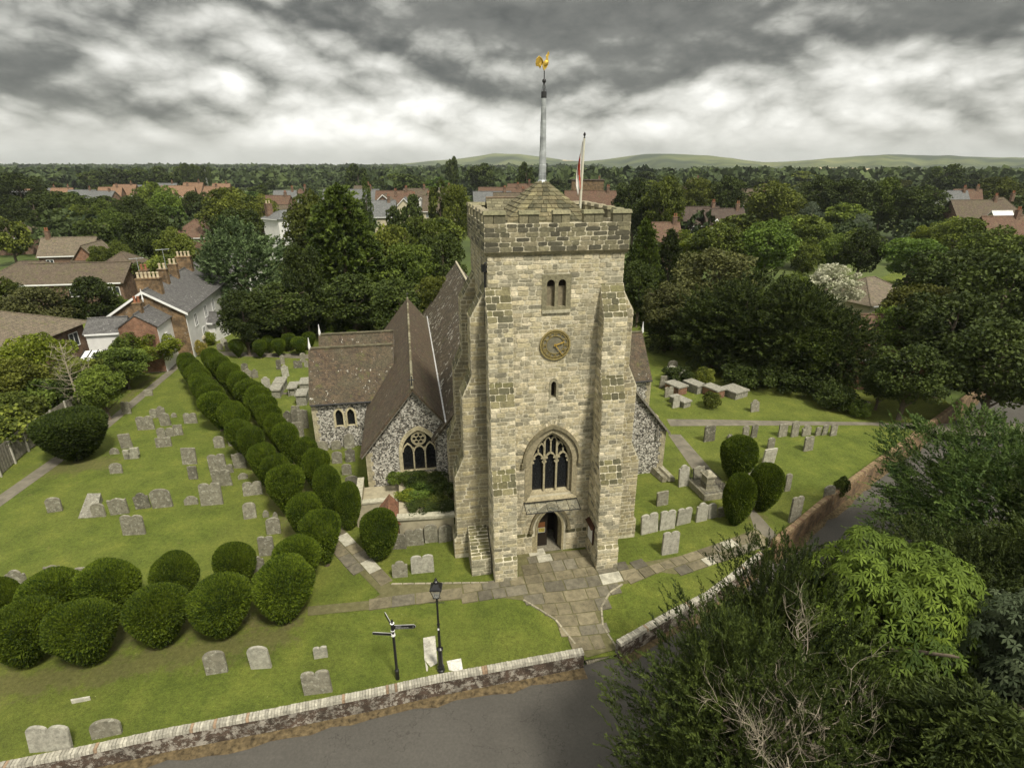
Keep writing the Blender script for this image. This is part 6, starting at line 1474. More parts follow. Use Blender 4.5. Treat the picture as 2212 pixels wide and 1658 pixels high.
# ---------------------------------------------------------------- trees
def clumpy(name, mat, seed, W=9, H=12, cz=.58, ch=.80, ncl=70, nl=14000, ls=.32, rc=(.16, .28), shape='round', jit=.6, hang=0.0, asp=.42):
    """crown of leaf clumps; W width, H total height, crown spans ch of it"""
    rs = np.random.RandomState(seed); a, c = W/2, H*ch/2; z0 = H-c
    d = unit(rs.normal(size=(ncl, 3))); r = rs.uniform(.35, 1, ncl)**.45*.80
    C = d*r[:, None]
    if shape == 'cone': t = rs.uniform(0, 1, ncl)**.8; an = rs.uniform(0, 6.283, ncl); rad = (1-t)**.75*.85*rs.uniform(.5, 1, ncl)**.4; C = np.stack([rad*np.cos(an), rad*np.sin(an), t*1.85-.95], 1)
    if shape == 'column': t = rs.uniform(0, 1, ncl); an = rs.uniform(0, 6.283, ncl); rad = .75*np.sqrt(np.clip(1-(t*1.0)**3, .02, 1))*rs.uniform(.5, 1, ncl); C = np.stack([rad*np.cos(an), rad*np.sin(an), t*1.9-.95], 1)
    if shape == 'dome': C[:, 2] = np.where(C[:, 2] < -.2, -.2+(C[:, 2]+.2)*.5, C[:, 2])
    C[:, :2] *= 1+.16*np.sin(3*np.arctan2(C[:, 1], C[:, 0])+seed)[:, None]
    C = C*np.array([a, a, c])+np.array([0, 0, z0])
    rr = rs.uniform(rc[0], rc[1], ncl)*a*1.0
    if shape == 'cone': rr *= .5+.8*(1-(C[:, 2]-z0+c)/(2*c))
    idx = rs.choice(ncl, nl, p=rr**2/np.sum(rr**2)); dd = unit(rs.normal(size=(nl, 3))+np.array([0, 0, .25])); q = rs.uniform(.72, 1.08, nl)
    P = C[idx]+dd*(rr[idx]*q)[:, None]*np.array([1, 1, .8])
    D = unit(dd*.5+rs.normal(size=(nl, 3))*jit+np.array([0, 0, -hang])); L = ls*rs.uniform(.6, 1.4, nl)
    V, F = cards(P-D*L[:, None]*.5, D, L, L*asp, rs)
    cf = rs.normal(.5, .16, ncl); fac = np.repeat(np.clip(cf[idx]+rs.normal(0, .16, nl), 0, 1), 4)
    return npmesh(name, V, F, np.stack([fac]*3, 1), [mat])
def fronds(name, mat, seed, W, H, ch, nf, per, fl=1.0, ls=.16, shape='round', up=.5, droop=.25, asp=.16, spread=.9, inner=.25):
    """crown built of feathered sprays"""
    rs = np.random.RandomState(seed); a, c = W/2, H*ch/2; z0 = H-c
    if shape == 'cone': t = rs.uniform(0, 1, nf)**1.2; an = rs.uniform(0, 6.283, nf); rad = (1-t)**.52*(1+.18*np.sin(5*an+t*9)+.1*np.sin(11*an+t*23)); N = unit(np.stack([np.cos(an), np.sin(an), .35+0*an], 1)); O = np.stack([rad*np.cos(an)*a, rad*np.sin(an)*a, z0+(t*2-1)*c], 1)
    else:
        N = unit(rs.normal(size=(nf, 3))+np.array([0, 0, .15])); lob = 1+.20*np.sin(N@rs.normal(size=3)*5+1)+.14*np.sin(N@rs.normal(size=3)*9+2)+.08*np.sin(N@rs.normal(size=3)*16)
        O = N*np.array([a, a, c])*lob[:, None]+np.array([0, 0, z0])
    k_ = np.where(rs.uniform(size=nf) < inner, rs.uniform(.45, .85, nf), rs.uniform(.85, 1.02, nf)); cen = np.array([0, 0, z0]); O = cen+(O-cen)*k_[:, None]
    A = unit(N+np.array([0, 0, up])+rs.normal(size=(nf, 3))*.35); Lf = fl*rs.uniform(.5, 1.3, nf)
    O = O-A*Lf[:, None]*.7
    t = np.tile(np.linspace(.05, 1, per), nf); i = np.repeat(np.arange(nf), per)
    P = O[i]+A[i]*(t*Lf[i])[:, None]+np.array([0, 0, -1])*(droop*Lf[i]*t*t)[:, None]
    S = unit(np.cross(A, rs.normal(size=(nf, 3)))); sg = np.where(np.arange(nf*per) % 2 == 0, 1, -1)
    D = unit(A[i]*.75+S[i]*(sg*spread)[:, None]*(1.15-t)[:, None]+rs.normal(size=(nf*per, 3))*.22)
    L = ls*(1.25-.5*t)*rs.uniform(.7, 1.5, nf*per)
    V, F = cards(P, D, L, L*asp, rs); cf = rs.normal(.45, .17, nf)
    fac = np.repeat(np.clip(cf[i]+.25*(t-.5)+rs.normal(0, .1, nf*per), 0, 1), 4)
    return npmesh(name, V, F, np.stack([fac]*3, 1), [mat])
def trunk(name, H, r, seed, limbs=6, mat=None, W=9):
    rnd = random.Random(seed); mb = MB(); p = [(0, 0, -.3)]; 
    for i in range(1, 6): p.append((p[-1][0]+rnd.uniform(-.15, .15), p[-1][1]+rnd.uniform(-.15, .15), H*.8*i/5))
    mb.tube(p, [r*(1-.15*i) for i in range(6)], 8)
    for j in range(limbs):
        k_ = rnd.randint(1, 4); b = Vector(p[k_]); a = rnd.uniform(0, 6.28); L = W*.36*rnd.uniform(.7, 1)
        mb.tube([b, b+Vector((math.cos(a)*L*.5, math.sin(a)*L*.5, L*.45)), b+Vector((math.cos(a+.3)*L, math.sin(a+.3)*L, L*.8))], [r*.4, r*.25, r*.08], 6)
    return mb.mesh(name, [mat or M_BARK], True)
TR = trunk('trunk', 12, .32, 1)
PROTO = {
 'dec': [clumpy('crown', L_DEC, s, nl=13000, ncl=80+8*s, ls=.30) for s in (1, 2, 3)],
 'fdec': [clumpy('crown', L_DEC, s, nl=3600, ncl=40, ls=.62, rc=(.2, .34)) for s in (11, 12, 13)],
 'dark': [clumpy('crown', L_DARK, s, nl=13000, ncl=90, ls=.30) for s in (4, 5)],
 'fdark': [clumpy('crown', L_DARK, s, nl=3600, ncl=40, ls=.62, rc=(.2, .34)) for s in (14, 15)],
 'lime': [clumpy('crown', L_LIME, 6, nl=12000, ls=.30)],
 'olive': [clumpy('crown', L_OLIVE, s, nl=15000, ncl=110, ls=.26) for s in (7, 8)],
 'silver': [clumpy('crown', L_SILV, 9, nl=9000, ls=.28, hang=.3)],
 'purple': [clumpy('crown', L_PURP, 10, nl=12000, ls=.26)],
 'blossom': [clumpy('crown', L_BLOS, 16, nl=14000, ncl=120, ls=.26, rc=(.1, .2), shape='dome')],
 'conifer': [fronds('crown', L_CON, 17, 9, 12, .97, 1500, 26, 1.15, .34, 'cone', .15, .35, .2)],
 'column': [clumpy('crown', L_CON, 18, nl=9000, ls=.34, shape='column', ch=.97, jit=.4)],
 'pine': [fronds('crown', L_PINE, 19, 9, 12, .86, 1300, 24, 1.0, .30, 'round', .6, .05, .22)],
 'spruce': [fronds('crown', L_DARK, 20, 9, 12, .97, 1200, 24, 1.1, .32, 'cone', .1, .2, .2)],
 'yewd': [fronds('crown', L_YEW, 21, 9, 12, .92, 2000, 28, 1.1, .26, 'round', .5, .15, .2), fronds('crown', L_YEW, 22, 9, 12, .92, 2000, 28, 1.1, .26, 'round', .7, .15, .2)],
}
W0, H0 = 9.0, 12.0
NAME = {'dec': 'broadleaf_tree', 'fdec': 'broadleaf_tree', 'dark': 'broadleaf_tree', 'fdark': 'broadleaf_tree', 'lime': 'broadleaf_tree', 'olive': 'broadleaf_tree', 'silver': 'willow_tree', 'purple': 'plum_tree', 'blossom': 'flowering_tree', 'conifer': 'cypress_tree', 'column': 'columnar_cypress', 'pine': 'pine_tree', 'spruce': 'spruce_tree', 'yewd': 'yew_tree'}
ti = [0]
def tree_at(kind, x, y, W, H, label, group=None, z=0, trunk_=True):
    ti[0] += 1; me = PROTO[kind][ti[0] % len(PROTO[kind])]
    o = link(NAME[kind], None, loc=(x, y, z), rz=random.uniform(0, 6.28), label=label, cat='tree', group=group, sc_=(W/W0, W/W0, H/H0))
    link('crown', me, o)
    if trunk_: link('trunk', TR, o)
    return o
def T(kind, px, ptop, wpx, Y, label, group=None, z=0):
    x = XT(px, ptop, Y); H = HT(ptop, Y-.0)*1.03-z; W = wpx/FD*depth(Y, H*.6)*1.08
    return tree_at(kind, x, Y, W, H, label, group, z)
# --- left side behind the churchyard
T('conifer', 728, 405, 205, 72, 'huge feathery cypress with a pointed top filling the gap left of the tower')
T('dec', 665, 414, 115, 92, 'tall broadleaf tree rising left behind the huge cypress')
T('pine', 512, 498, 165, 76, 'wide pale green pine overhanging the white cottages')
T('dark', 500, 446, 115, 100, 'dense dark round tree behind the pale pine, left of the white mansion')
T('column', 787, 392, 34, 150, 'narrow columnar cypress in front of the village roofs')
T('dec', 905, 462, 100, 84, 'bright topped broadleaf tree nearest the tower on its left')
T('dec', 835, 480, 120, 76, 'rounded broadleaf tree between the huge cypress and the tower')
T('dark', 955, 500, 110, 74, 'dark broadleaf tree close behind the nave roof')
T('dec', 880, 520, 120, 70, 'loose broadleaf tree above the aisle ridge')
T('dark', 640, 520, 90, 66, 'dark tree squeezed between the pale pine and the cypress')
T('dark', 515, 625, 100, 60, 'dark bushy tree beside the white cottage wall behind the far gate')
T('dark', 600, 610, 150, 64, 'dark tree shading the goblet yews')
T('dark', 760, 590, 150, 66, 'dark tree under the cypress behind the chapel ridges')
T('dark', 860, 600, 140, 62, 'deep green tree over the aisle roof end')
T('dec', 940, 590, 90, 62, 'green tree touching the nave gable')
T('fdark', 889, 418, 42, 150, 'small pointed dark tree before the cream flats')
T('fdark', 851, 440, 44, 130, 'small dark tree beside the cream-gabled roof')
T('dec', 985, 392, 66, 130, 'broad tree left of the tower top')
T('fdec', 948, 392, 50, 150, 'smaller tree left of the broad one by the tower top')
T('dec', 372, 492, 84, 92, 'light green tree above the brick row of the left')
T('dark', 310, 448, 105, 105, 'dark spreading tree in the left middle distance')
T('dec', 345, 548, 110, 84, 'leafy tree behind the cottage chimneys')
T('dec', 252, 520, 60, 100, 'small tree left of the white van')
T('dec', 205, 528, 46, 98, 'small pale tree beside the tan-roofed house')
belt = 'dark tree belt beyond the left-hand houses'
for px, t, w, Y in [(30, 372, 105, 190), (65, 418, 90, 160), (119, 412, 92, 165), (187, 420, 88, 160), (216, 430, 60, 158), (273, 420, 72, 150), (317, 390, 70, 170), (353, 402, 66, 165), (15, 440, 80, 150), (160, 440, 60, 150), (240, 450, 66, 140)]:
    T('dark' if w > 70 else 'dec', px, t, w, Y, 'dark green broadleaf tree in the dense belt beyond the left-hand houses', belt)
T('dark', 418, 410, 62, 175, 'round dark tree right of the orange-roofed estate')
T('dec', 490, 402, 118, 135, 'wide light tree above the brown hipped roofs')
T('dec', 565, 420, 60, 160, 'tree left behind the white mansion roof')
T('dark', 185, 596, 105, 66, 'dark round bush-like tree between the brown-roofed houses')
T('olive', 60, 612, 150, 62, 'olive-tinted spreading tree in front of the long brown roof')
T('dec', 0, 600, 90, 66, 'green tree at the left edge above the brown bungalow')
T('purple', 222, 680, 80, 57, 'dark purple-leaved tree beside the brick house')
T('lime', 55, 716, 140, 47, 'bright yellow-green tree at the left edge')
T('dec', 10, 775, 130, 44, 'green leafy tree below the bright one at the left edge')
T('dec', 170, 772, 100, 47, 'leafy tree behind the bare silver tree')
T('dec', 255, 748, 110, 50, 'rounded shrub-tree by the churchyard path')
T('dec', 205, 790, 90, 43, 'thicket tree behind the right end of the board fence')
T('dec', 5, 850, 100, 40, 'bushy tree overhanging the board fence at the left edge')
T('dec', 95, 835, 80, 44, 'bushy tree overhanging the board fence right of the edge one')
T('lime', 330, 716, 90, 55, 'light green leafy shrub-tree near the far gate')
T('lime', 300, 696, 60, 58, 'yellow-green shrub before the red brick gable')
T('dec', 270, 715, 66, 54, 'round green shrub-tree beside the purple tree')
T('dec', 375, 690, 60, 62, 'green shrub under the white cottage wall')
T('dec', 205, 575, 60, 92, 'leafy tree between the white house and the brick range')
T('dark', 128, 652, 70, 66, 'dark bushy tree above the tan roof at the left')
T('dec', 240, 632, 56, 68, 'green tree left of the cottage barge boards')
# --- right side
dk = 'dark yews behind the upper right lawn'
for i, (px, t, w, Y, lab) in enumerate([(1640, 612, 190, 55, 'broad dark yew shading the chest tombs'), (1740, 640, 160, 52, 'dark yew in the middle of the shaded row behind the upper lawn'), (1555, 640, 150, 56, 'dark yew left in the shaded row behind the upper lawn'), (1825, 690, 130, 50, 'dark yew near the tiled red roof'), (1460, 655, 120, 62, 'dark yew beside the south chapel')]): T('yewd', px, t, w, Y, lab, dk)
T('conifer', 1398, 478, 96, 75, 'dark feathery cypress just right of the tower')
T('spruce', 1452, 500, 90, 80, 'dark conifer behind the feathery one right of the tower')
T('olive', 1560, 528, 190, 68, 'large olive-brown leaved tree in the right middle ground')
T('olive', 1450, 610, 130, 62, 'smaller olive leaved tree beside the tower buttress')
T('dark', 1385, 560, 90, 72, 'dark tree directly behind the tower right edge')
T('dec', 1555, 478, 130, 98, 'wide green tree left in the broad canopy behind the olive tree')
T('dec', 1665, 476, 130, 96, 'wide green tree right in the broad canopy behind the olive tree')
T('lime', 1492, 494, 76, 105, 'bright lime-green tree right of the tower')
T('dec', 1440, 378, 95, 135, 'tall sunlit tree right of the tower top')
T('dark', 1375, 384, 90, 140, 'tall dark tree directly right of the tower battlements')
T('dec', 1507, 380, 85, 180, 'round tree above the gabled brick pair, left')
T('dark', 1578, 378, 85, 175, 'dark round tree above the gabled brick pair, right')
T('dec', 1679, 392, 125, 150, 'very broad tree in the right middle distance')
T('silver', 1759, 432, 46, 145, 'silvery willow in the right middle distance')
T('silver', 1867, 458, 44, 140, 'smaller silvery willow right of the first')
T('dark', 1779, 378, 90, 170, 'dark tree behind the silvery willow')
T('dark', 1843, 382, 105, 165, 'dark wide tree in the right belt')
T('dec', 1919, 380, 85, 165, 'green tree in the right belt')
T('dark', 2003, 398, 110, 160, 'dark rounded tree left of the big brick house')
T('fdark', 2053, 352, 66, 330, 'lone tall tree standing up against the downs')
T('dec', 2167, 380, 105, 210, 'dark tree behind the big brick house')
T('dec', 1700, 468, 80, 120, 'small tree left of the round topped one')
T('dec', 1767, 480, 90, 115, 'bushy green tree below the silvery willow')
T('dark', 1875, 492, 92, 100, 'round-topped dark tree on a visible trunk')
T('dec', 1812, 505, 80, 104, 'grey-green tree left of the round-topped one')
T('dec', 1745, 522, 66, 100, 'narrow grey-green tree beside the meadow')
T('blossom', 1808, 563, 122, 70, 'large tree covered in white blossom')
T('dec', 1727, 590, 110, 62, 'green tree left of the white blossom')
T('dec', 1985, 510, 130, 95, 'loose green tree behind the tan roof')
T('dec', 2085, 465, 120, 110, 'grey-green tree in front of the brick house')
T('dec', 2170, 490, 150, 90, 'broad tree at the right edge of the middle distance')
T('lime', 2010, 478, 60, 118, 'pale lime tree right of the meadow')
T('dark', 2090, 535, 200, 64, 'large dark green tree at the right above the road')
T('dark', 2195, 548, 220, 52, 'very large dark tree at the right edge above the road')
T('dec', 2000, 610, 160, 58, 'spreading tree beside the tan tiled roof')
T('dec', 1950, 660, 130, 52, 'leafy tree below the tan tiled roof')
T('dark', 2085, 630, 210, 48, 'dense shadowy tree over the bend of the road')
T('dark', 1985, 745, 150, 43, 'dark tree at the corner where the path leaves the churchyard')
T('dark', 2190, 690, 210, 42, 'dark tree at the right edge above the road')
T('dark', 1915, 790, 80, 45, 'dark holly-like tree beside the path end')
T('dec', 1775, 700, 110, 50, 'mid green tree between the yews and the red roof')
# --- far trees, scattered over the plain
rs = random.Random(12)
mid = 'trees among the village houses'; fr = 'trees on the plain beyond the village'
keep = []
def clear(x, y, r=9):
    return all((x-a)**2+(y-b)**2 > (r+c)**2 for a, b, c in keep)
def scatter_far():
    n = 0; tries = 0
    while n < 78 and tries < 4000:
        tries += 1; Y = rs.uniform(115, 300); px = rs.uniform(-60, 2280); x = XT(px, 450, Y)
        if not clear(x, Y): continue
        H = rs.uniform(7, 11.5); W = H*rs.uniform(.75, 1.05)
        keep.append((x, Y, 3)); n += 1
        tree_at(rs.choice(['fdec', 'fdec', 'fdark']), x, Y, W, H, 'rounded tree standing among the village houses and gardens', mid)
    n = 0
    while n < 120:
        px = rs.uniform(-80, 2290); Y = 300*((900 if px < 1300 else 620)/300)**rs.random(); x = XT(px, 400, Y)
        if not clear(x, Y, 10): continue
        H = rs.uniform(9, 17); n += 1
        tree_at(rs.choice(['fdec', 'fdark', 'fdark']), x, Y, H*rs.uniform(.9, 1.4), H, 'hazy dark tree on the wooded plain beyond the village', fr, trunk_=False)
# ---------------------------------------------------------------- houses
M_SLATE = tile_roof('grey_slate_lichen', [(0.12, 0.115, 0.11), (0.085, 0.082, 0.08), (0.10, 0.098, 0.09)], 8, .55, 0, lsc=1.5, lich_col=(.34, .33, .3))
M_BROWNR = tile_roof('brown_house_tiles', [(0.115, 0.085, 0.062), (0.09, 0.068, 0.052), (0.10, 0.085, 0.05)], 7, .15, .2)
M_TANR = tile_roof('tan_house_tiles', [(0.165, 0.130, 0.092), (0.125, 0.100, 0.074), (0.14, 0.12, 0.08)], 5, .1, .2)
M_ORANGER = tile_roof('new_orange_tiles', [(0.22, 0.13, 0.075), (0.18, 0.11, 0.065), (0.20, 0.125, 0.08)], 6, 0, 0)
M_REDR = tile_roof('red_tiles', [(0.135, 0.075, 0.05), (0.11, 0.062, 0.042), (0.12, 0.085, 0.055)], 8, .1, .1)
M_SLATEC = tile_roof('plain_slate', [(0.15, 0.155, 0.15), (0.12, 0.125, 0.12), (0.13, 0.13, 0.125)], 6, .1, 0)
M_DKR = tile_roof('dark_brown_tiles', [(0.085, 0.058, 0.045), (0.065, 0.048, 0.04), (0.075, 0.06, 0.045)], 7, 0, 0)
def window(mb_parent, x, z, w, h, y, par, side=None, frame=M_WHITE):
    pass
def house(name, label, x, y, rz, W, D, he, hr, wall, roof, kind='gable', axis='x', wins=(), chim=(), cat='house', group=None, barge=False, over=.35, z=0, door=None):
    """W along local x, D along local y (front at y=0 facing the camera side). axis: ridge direction"""
    o = link(name, None, loc=(x, y, z), rz=rz, label=label, cat=cat, group=group); keep.append((x+W/2*math.cos(rz), y+D/2, max(W, D)*.55))
    mb = MB(); e = over; wt = he+.02
    if kind == 'hip':
        mb.box(0, W, 0, D, 0, he); mb.build('wall', wall, o); m = min(W, D)/2*.98; mb = MB()
        A = [(-e, -e, he-.1), (W+e, -e, he-.1), (W+e, D+e, he-.1), (-e, D+e, he-.1)]
        r0, r1 = ((m, D/2, hr), (W-m, D/2, hr)) if W >= D else ((W/2, m, hr), (W/2, D-m, hr))
        if W >= D: fs = [(A[0], A[1], r1, r0), (A[1], A[2], r1), (A[2], A[3], r0, r1), (A[3], A[0], r0)]
        else: fs = [(A[0], A[1], r0), (A[1], A[2], r1, r0), (A[2], A[3], r1), (A[3], A[0], r0, r1)]
        for f in fs: mb.poly(f)
        mb.poly(A); mb.build('roof', roof, o); mb2 = MB()
        for a, b in ((A[0], r0), (A[1], r1 if W >= D else r0), (A[2], r1), (A[3], r0 if W >= D else r1), (r0, r1)): mb2.tube([a, b], .09, 5)
        mb2.build('hip_tiles', roof, o)
    elif kind == 'flat': mb.box(0, W, 0, D, 0, he); mb.build('wall', wall, o); mb = MB(); mb.box(-e, W+e, -e, D+e, he, he+.2); mb.build('roof', roof, o)
    else:
        if axis == 'x':
            a = [(0, 0, 0), (0, D, 0), (0, D, he), (0, D/2, hr-.15), (0, 0, he)]; mb.prism(a, [(W, q[1], q[2]) for q in a]); mb.build('wall', wall, o)
            mb = MB(); s = (hr-he)/(D/2); slab(mb, (-e, D/2, hr), (W+e, D/2, hr), (W+e, -e, he-e*s), (-e, -e, he-e*s), .1); slab(mb, (-e, D/2, hr), (W+e, D/2, hr), (W+e, D+e, he-e*s), (-e, D+e, he-e*s), .1); mb.build('roof', roof, o)
            mb = MB(); mb.tube([(-e, D/2, hr+.02), (W+e, D/2, hr+.02)], .1, 5); mb.build('ridge_tiles', roof, o)
        else:
            a = [(0, 0, 0), (W, 0, 0), (W, 0, he), (W/2, 0, hr-.15), (0, 0, he)]; mb.prism(a, [(q[0], D, q[2]) for q in a]); mb.build('wall', wall, o)
            mb = MB(); s = (hr-he)/(W/2); slab(mb, (W/2, -e, hr), (W/2, D+e, hr), (W+e, D+e, he-e*s), (W+e, -e, he-e*s), .1); slab(mb, (W/2, -e, hr), (W/2, D+e, hr), (-e, D+e, he-e*s), (-e, -e, he-e*s), .1); mb.build('roof', roof, o)
            mb = MB(); mb.tube([(W/2, -e, hr+.02), (W/2, D+e, hr+.02)], .1, 5); mb.build('ridge_tiles', roof, o)
            if barge:
                mb = MB(); t = .22
                for sg in (-1, 1): mb.extr([(W/2, hr+.02), (W/2, hr-.24), (W/2+sg*(W/2+e), he-e*s-.26), (W/2+sg*(W/2+e), he-e*s)], (0, -e-.05, 0), X, Z, Yv, .05)
                mb.build('barge_board', M_WHITE, o)
    if kind != 'flat':
        mb = MB(); mb.box(-.02, W+.02, -e-.02, -e+.1, he-.26, he-.1) if axis == 'x' or kind == 'hip' else None
        if mb.f: mb.build('gutter', M_WHITE, o)
    for (side, u, zz_, w, h) in wins:
        if side == 'F': oo, uu, nn = (0, 0, 0), X, -Yv
        elif side == 'R': oo, uu, nn = (W, 0, 0), Yv, X
        else: oo, uu, nn = (0, 0, 0), Yv, -X
        mb = MB(); ring(mb, [(u, zz_), (u+w, zz_), (u+w, zz_+h), (u, zz_+h)], [(u-.08, zz_-.08), (u+w+.08, zz_-.08), (u+w+.08, zz_+h+.08), (u-.08, zz_+h+.08)], oo, uu, Z, nn, .05, True)
        mb.extr([(u+w/2-.04, zz_), (u+w/2+.04, zz_), (u+w/2+.04, zz_+h), (u+w/2-.04, zz_+h)], oo, uu, Z, nn, .045)
        wf = mb.build('window', M_WHITE, o); mb = MB(); mb.extr([(u, zz_), (u+w, zz_), (u+w, zz_+h), (u, zz_+h)], oo, uu, Z, nn, .015); mb.build('pane', M_GLASS, wf)
    for (cx, cy_, cw, cd, cz0, cz1, np_, pm) in chim:
        c_ = MB(); c_.box(cx-cw/2, cx+cw/2, cy_-cd/2, cy_+cd/2, cz0, cz1-.12); c_.box(cx-cw/2-.06, cx+cw/2+.06, cy_-cd/2-.06, cy_+cd/2+.06, cz1-.12, cz1)
        ch_ = c_.build('chimney', M_BRICKY if 'cottage' in name else M_BRICK, o)
        for i in range(np_):
            t = (i+.5)/np_-.5; xx, yy_ = (cx+t*cw, cy_) if cw >= cd else (cx, cy_+t*cd)
            p_ = MB(); p_.lathe([(.14, cz1), (.11, cz1+.45), (.15, cz1+.47), (.14, cz1+.6), (.08, cz1+.6)], 8, (xx, yy_)); p_.build('chimney_pot', M_POTY if pm == 'y' else M_REDT, ch_)
    return o
def row(n, W, z, w=1.0, h=1.1, side='F', m=1.0): return [(side, m+(W-2*m-w)*(i/(max(1, n-1))), z, w, h) for i in range(n)]
def at(px, py, Y): return XT(px, py, Y), Y
# white cottage row
GR = R(13)
mb2 = house('cottage_row', 'white-walled slate-roofed cottage row with many chimney pots at the avenue end', -42.3, 57.6, GR, 7.2, 22, 5.4, 7.7, M_WHITER, M_SLATE, axis='y', barge=True,
      wins=[('R', 2.5, 3.0, .9, 1.3), ('R', 6.5, 3.0, .9, 1.3), ('R', 10, 3.0, .9, 1.3), ('R', 15, 3, .9, 1.3), ('R', 4.5, .8, .9, 1.4)],
      chim=[(3.7, 2.0, 2.3, .8, 6.2, 8.7, 6, 'y'), (2.6, 4.4, .8, .8, 6, 9.2, 2, 'r'), (3.9, 6, .9, .7, 6.6, 9.0, 2, 'y'), (3.9, 9.5, .9, .7, 6.6, 9.0, 2, 'y'), (3.6, 15, 1.7, .8, 6.6, 9.1, 4, 'y')])
mb = MB()
mb.extr([(.05, .1), (7.15, .1), (7.15, 5.25), (3.6, 7.45), (.05, 5.25)], (0, -.02, 0), X, Z, -Yv, .08); mb.build('brick_facing', M_BRICKY, mb2)
mb = MB(); mb.lathe([(.03, 6.6), (.1, 6.9), (.06, 7.2), (.08, 7.4), (.02, 8.0)], 6, (3.6, -.45)); mb.build('gable_finial', M_WHITE, mb2)
o = house('cottage', 'lower slate-roofed cottage wing with red brick gable and white side wall', -39.2, 54.0, GR, 3.5, 4.3, 5.0, 6.2, M_WHITER, M_SLATE, axis='y', wins=[('R', 1.4, 2.6, .8, 1.0)], chim=[(1.7, 1.4, .7, .6, 5.6, 7.1, 2, 'r')], over=.2)
mb = MB(); mb.extr([(.03, .1), (3.47, .1), (3.47, 4.9), (1.75, 5.98), (.03, 4.9)], (0, -.02, 0), X, Z, -Yv, .08); mb.build('brick_facing', M_BRICKO, o)
house('cottage', 'white lean-to of the cottages left of the red brick gable', -42.8, 54.2, GR, 3.3, 3.4, 4.3, 5.4, M_WHITER, M_SLATE, over=.2)
for ax_, ay_, h_, t_ in ((-41.0, 62, 3.2, 'aerial above the big six-pot chimney'), (-40.4, 66, 3.6, 'aerial in the middle of the cottage row'), (-39.8, 77, 4.0, 'aerial beyond the cottage row')):
    mb = MB(); mb.tube([(0, 0, 0), (0, 0, h_)], .03, 4); mb.tube([(-.7, 0, h_-.1), (.7, 0, h_-.1)], .025, 4)
    for i in range(6): mb.tube([(-.6+.24*i, -.3, h_-.1), (-.6+.24*i, .3, h_-.1)], .015, 4)
    me = mb.mesh('tv_aerial', [M_LEAD]); link('tv_aerial', me, loc=(ax_, ay_, 7.4), rz=.6, label='thin television '+t_, cat='aerial')
x, y = at(420, 590, 86)
house('cottage', 'pale slate-roofed cottage with red-potted chimney beyond the white row', x, y, R(-8), 7, 8, 4.8, 7.0, M_WHITER, M_SLATE, axis='y', chim=[(2.2, 1, 1.2, .8, 5.5, 8.7, 3, 'r')])
x, y = at(399, 690, 66)
house('outhouse', 'small slate-roofed white outbuilding beside the ivy-clad pole', x, y, R(-5), 3.6, 3, 2.4, 3.2, M_WHITER, M_SLATE, wins=[('F', 1.4, 1.0, .9, 1.0)])
# left side houses
house('brick_house', 'large tan-roofed brick house at the left edge beside the purple tree', -54.5, 43.5, R(3), 9.5, 14, 4.5, 6.9, M_BRICK, M_TANR, 'hip', wins=[('R', 11.6, 2.4, 1.2, 1.3), ('R', 8.0, 2.4, 1.2, 1.3), ('R', 3, 2.4, 1.1, 1.2)], over=.5)
mb = MB(); cx_, cyy = at(190, 745, 51); cs = link('conservatory', None, loc=(cx_, cyy, 0), rz=R(14), label='white glazed conservatory roof beside the brick house at the left', cat='conservatory')
mb.hexa([(-1.5, 0, 0), (1, 0, 0), (1, 2.2, 0), (-1.5, 2.2, 0)], [(-1.5, 0, 2.3), (1, 0, 2.3), (1, 2.2, 2.9), (-1.5, 2.2, 2.9)]); mb.build('frame', M_WHITE, cs)
mb = MB(); [mb.tube([(-1.4+.6*i, -.05, 2.34), (-1.4+.6*i, 2.2, 2.94)], .05, 5) for i in range(5)]; mb.build('glazing_bar', M_BLACK, cs)
x, y = at(40, 605, 77)
house('brick_terrace', 'long brown-tiled brick range with white eaves in the left middle ground', x, y, R(9), 12.8, 7, 4.7, 6.9, M_BRICK, M_BROWNR, wins=[('F', 10.6, 2.8, 1.7, 1.1), ('F', 6.0, 2.8, 1.2, .9), ('F', 1.5, 2.8, 1.2, .9)])
x, y = at(190, 600, 86)
house('white_house', 'brown hip-roofed house with white upper walls behind the brick range', x, y, R(8), 7.5, 8, 4.4, 7.2, M_WHITER, M_BROWNR, 'hip', wins=[('F', 1.5, 2.2, 1, 1.1), ('F', 4.2, 2.2, .9, 1.1), ('F', 5.4, 2.0, 1.4, 1.3)])
x, y = at(-60, 600, 78)
house('brick_house', 'brown-roofed house at the far left edge above the olive tree', x, y, R(4), 11, 8, 4.3, 7.0, M_CREAM, M_BROWNR, 'hip')
x, y = at(78, 540, 108)
house('brick_house', 'tan-roofed brick house with two gables below the dark tree belt', x, y, R(12), 9, 6.5, 3.9, 6.9, M_BRICK, M_TANR, wins=[('F', 1.2, 2.0, 1.1, 1.1)], chim=[(1.0, 3.2, .7, .7, 6, 8.2, 2, 'r')])
x, y = at(150, 548, 105)
house('brick_house', 'tan-roofed wing with red brick gable end facing right', x, y, R(12), 4.5, 8, 3.4, 6.2, M_BRICKO, M_TANR, axis='y')
x, y = at(140, 560, 98)
house('garage', 'small brown-roofed brick outbuilding below the tan-roofed house', x, y, R(8), 5.5, 4, 2.4, 4.2, M_BRICK, M_BROWNR)
x, y = at(130, 590, 92)
house('garage', 'low brick lean-to beside the small trees at left', x, y, R(8), 3, 3, 2, 2.9, M_BRICK, M_BROWNR)
x, y = at(363, 500, 132)
house('brick_house', 'brown hip-roofed house between the left trees', x, y, R(5), 9, 9, 4.5, 8.2, M_BRICK, M_REDR, 'hip')
x, y = at(398, 490, 142)
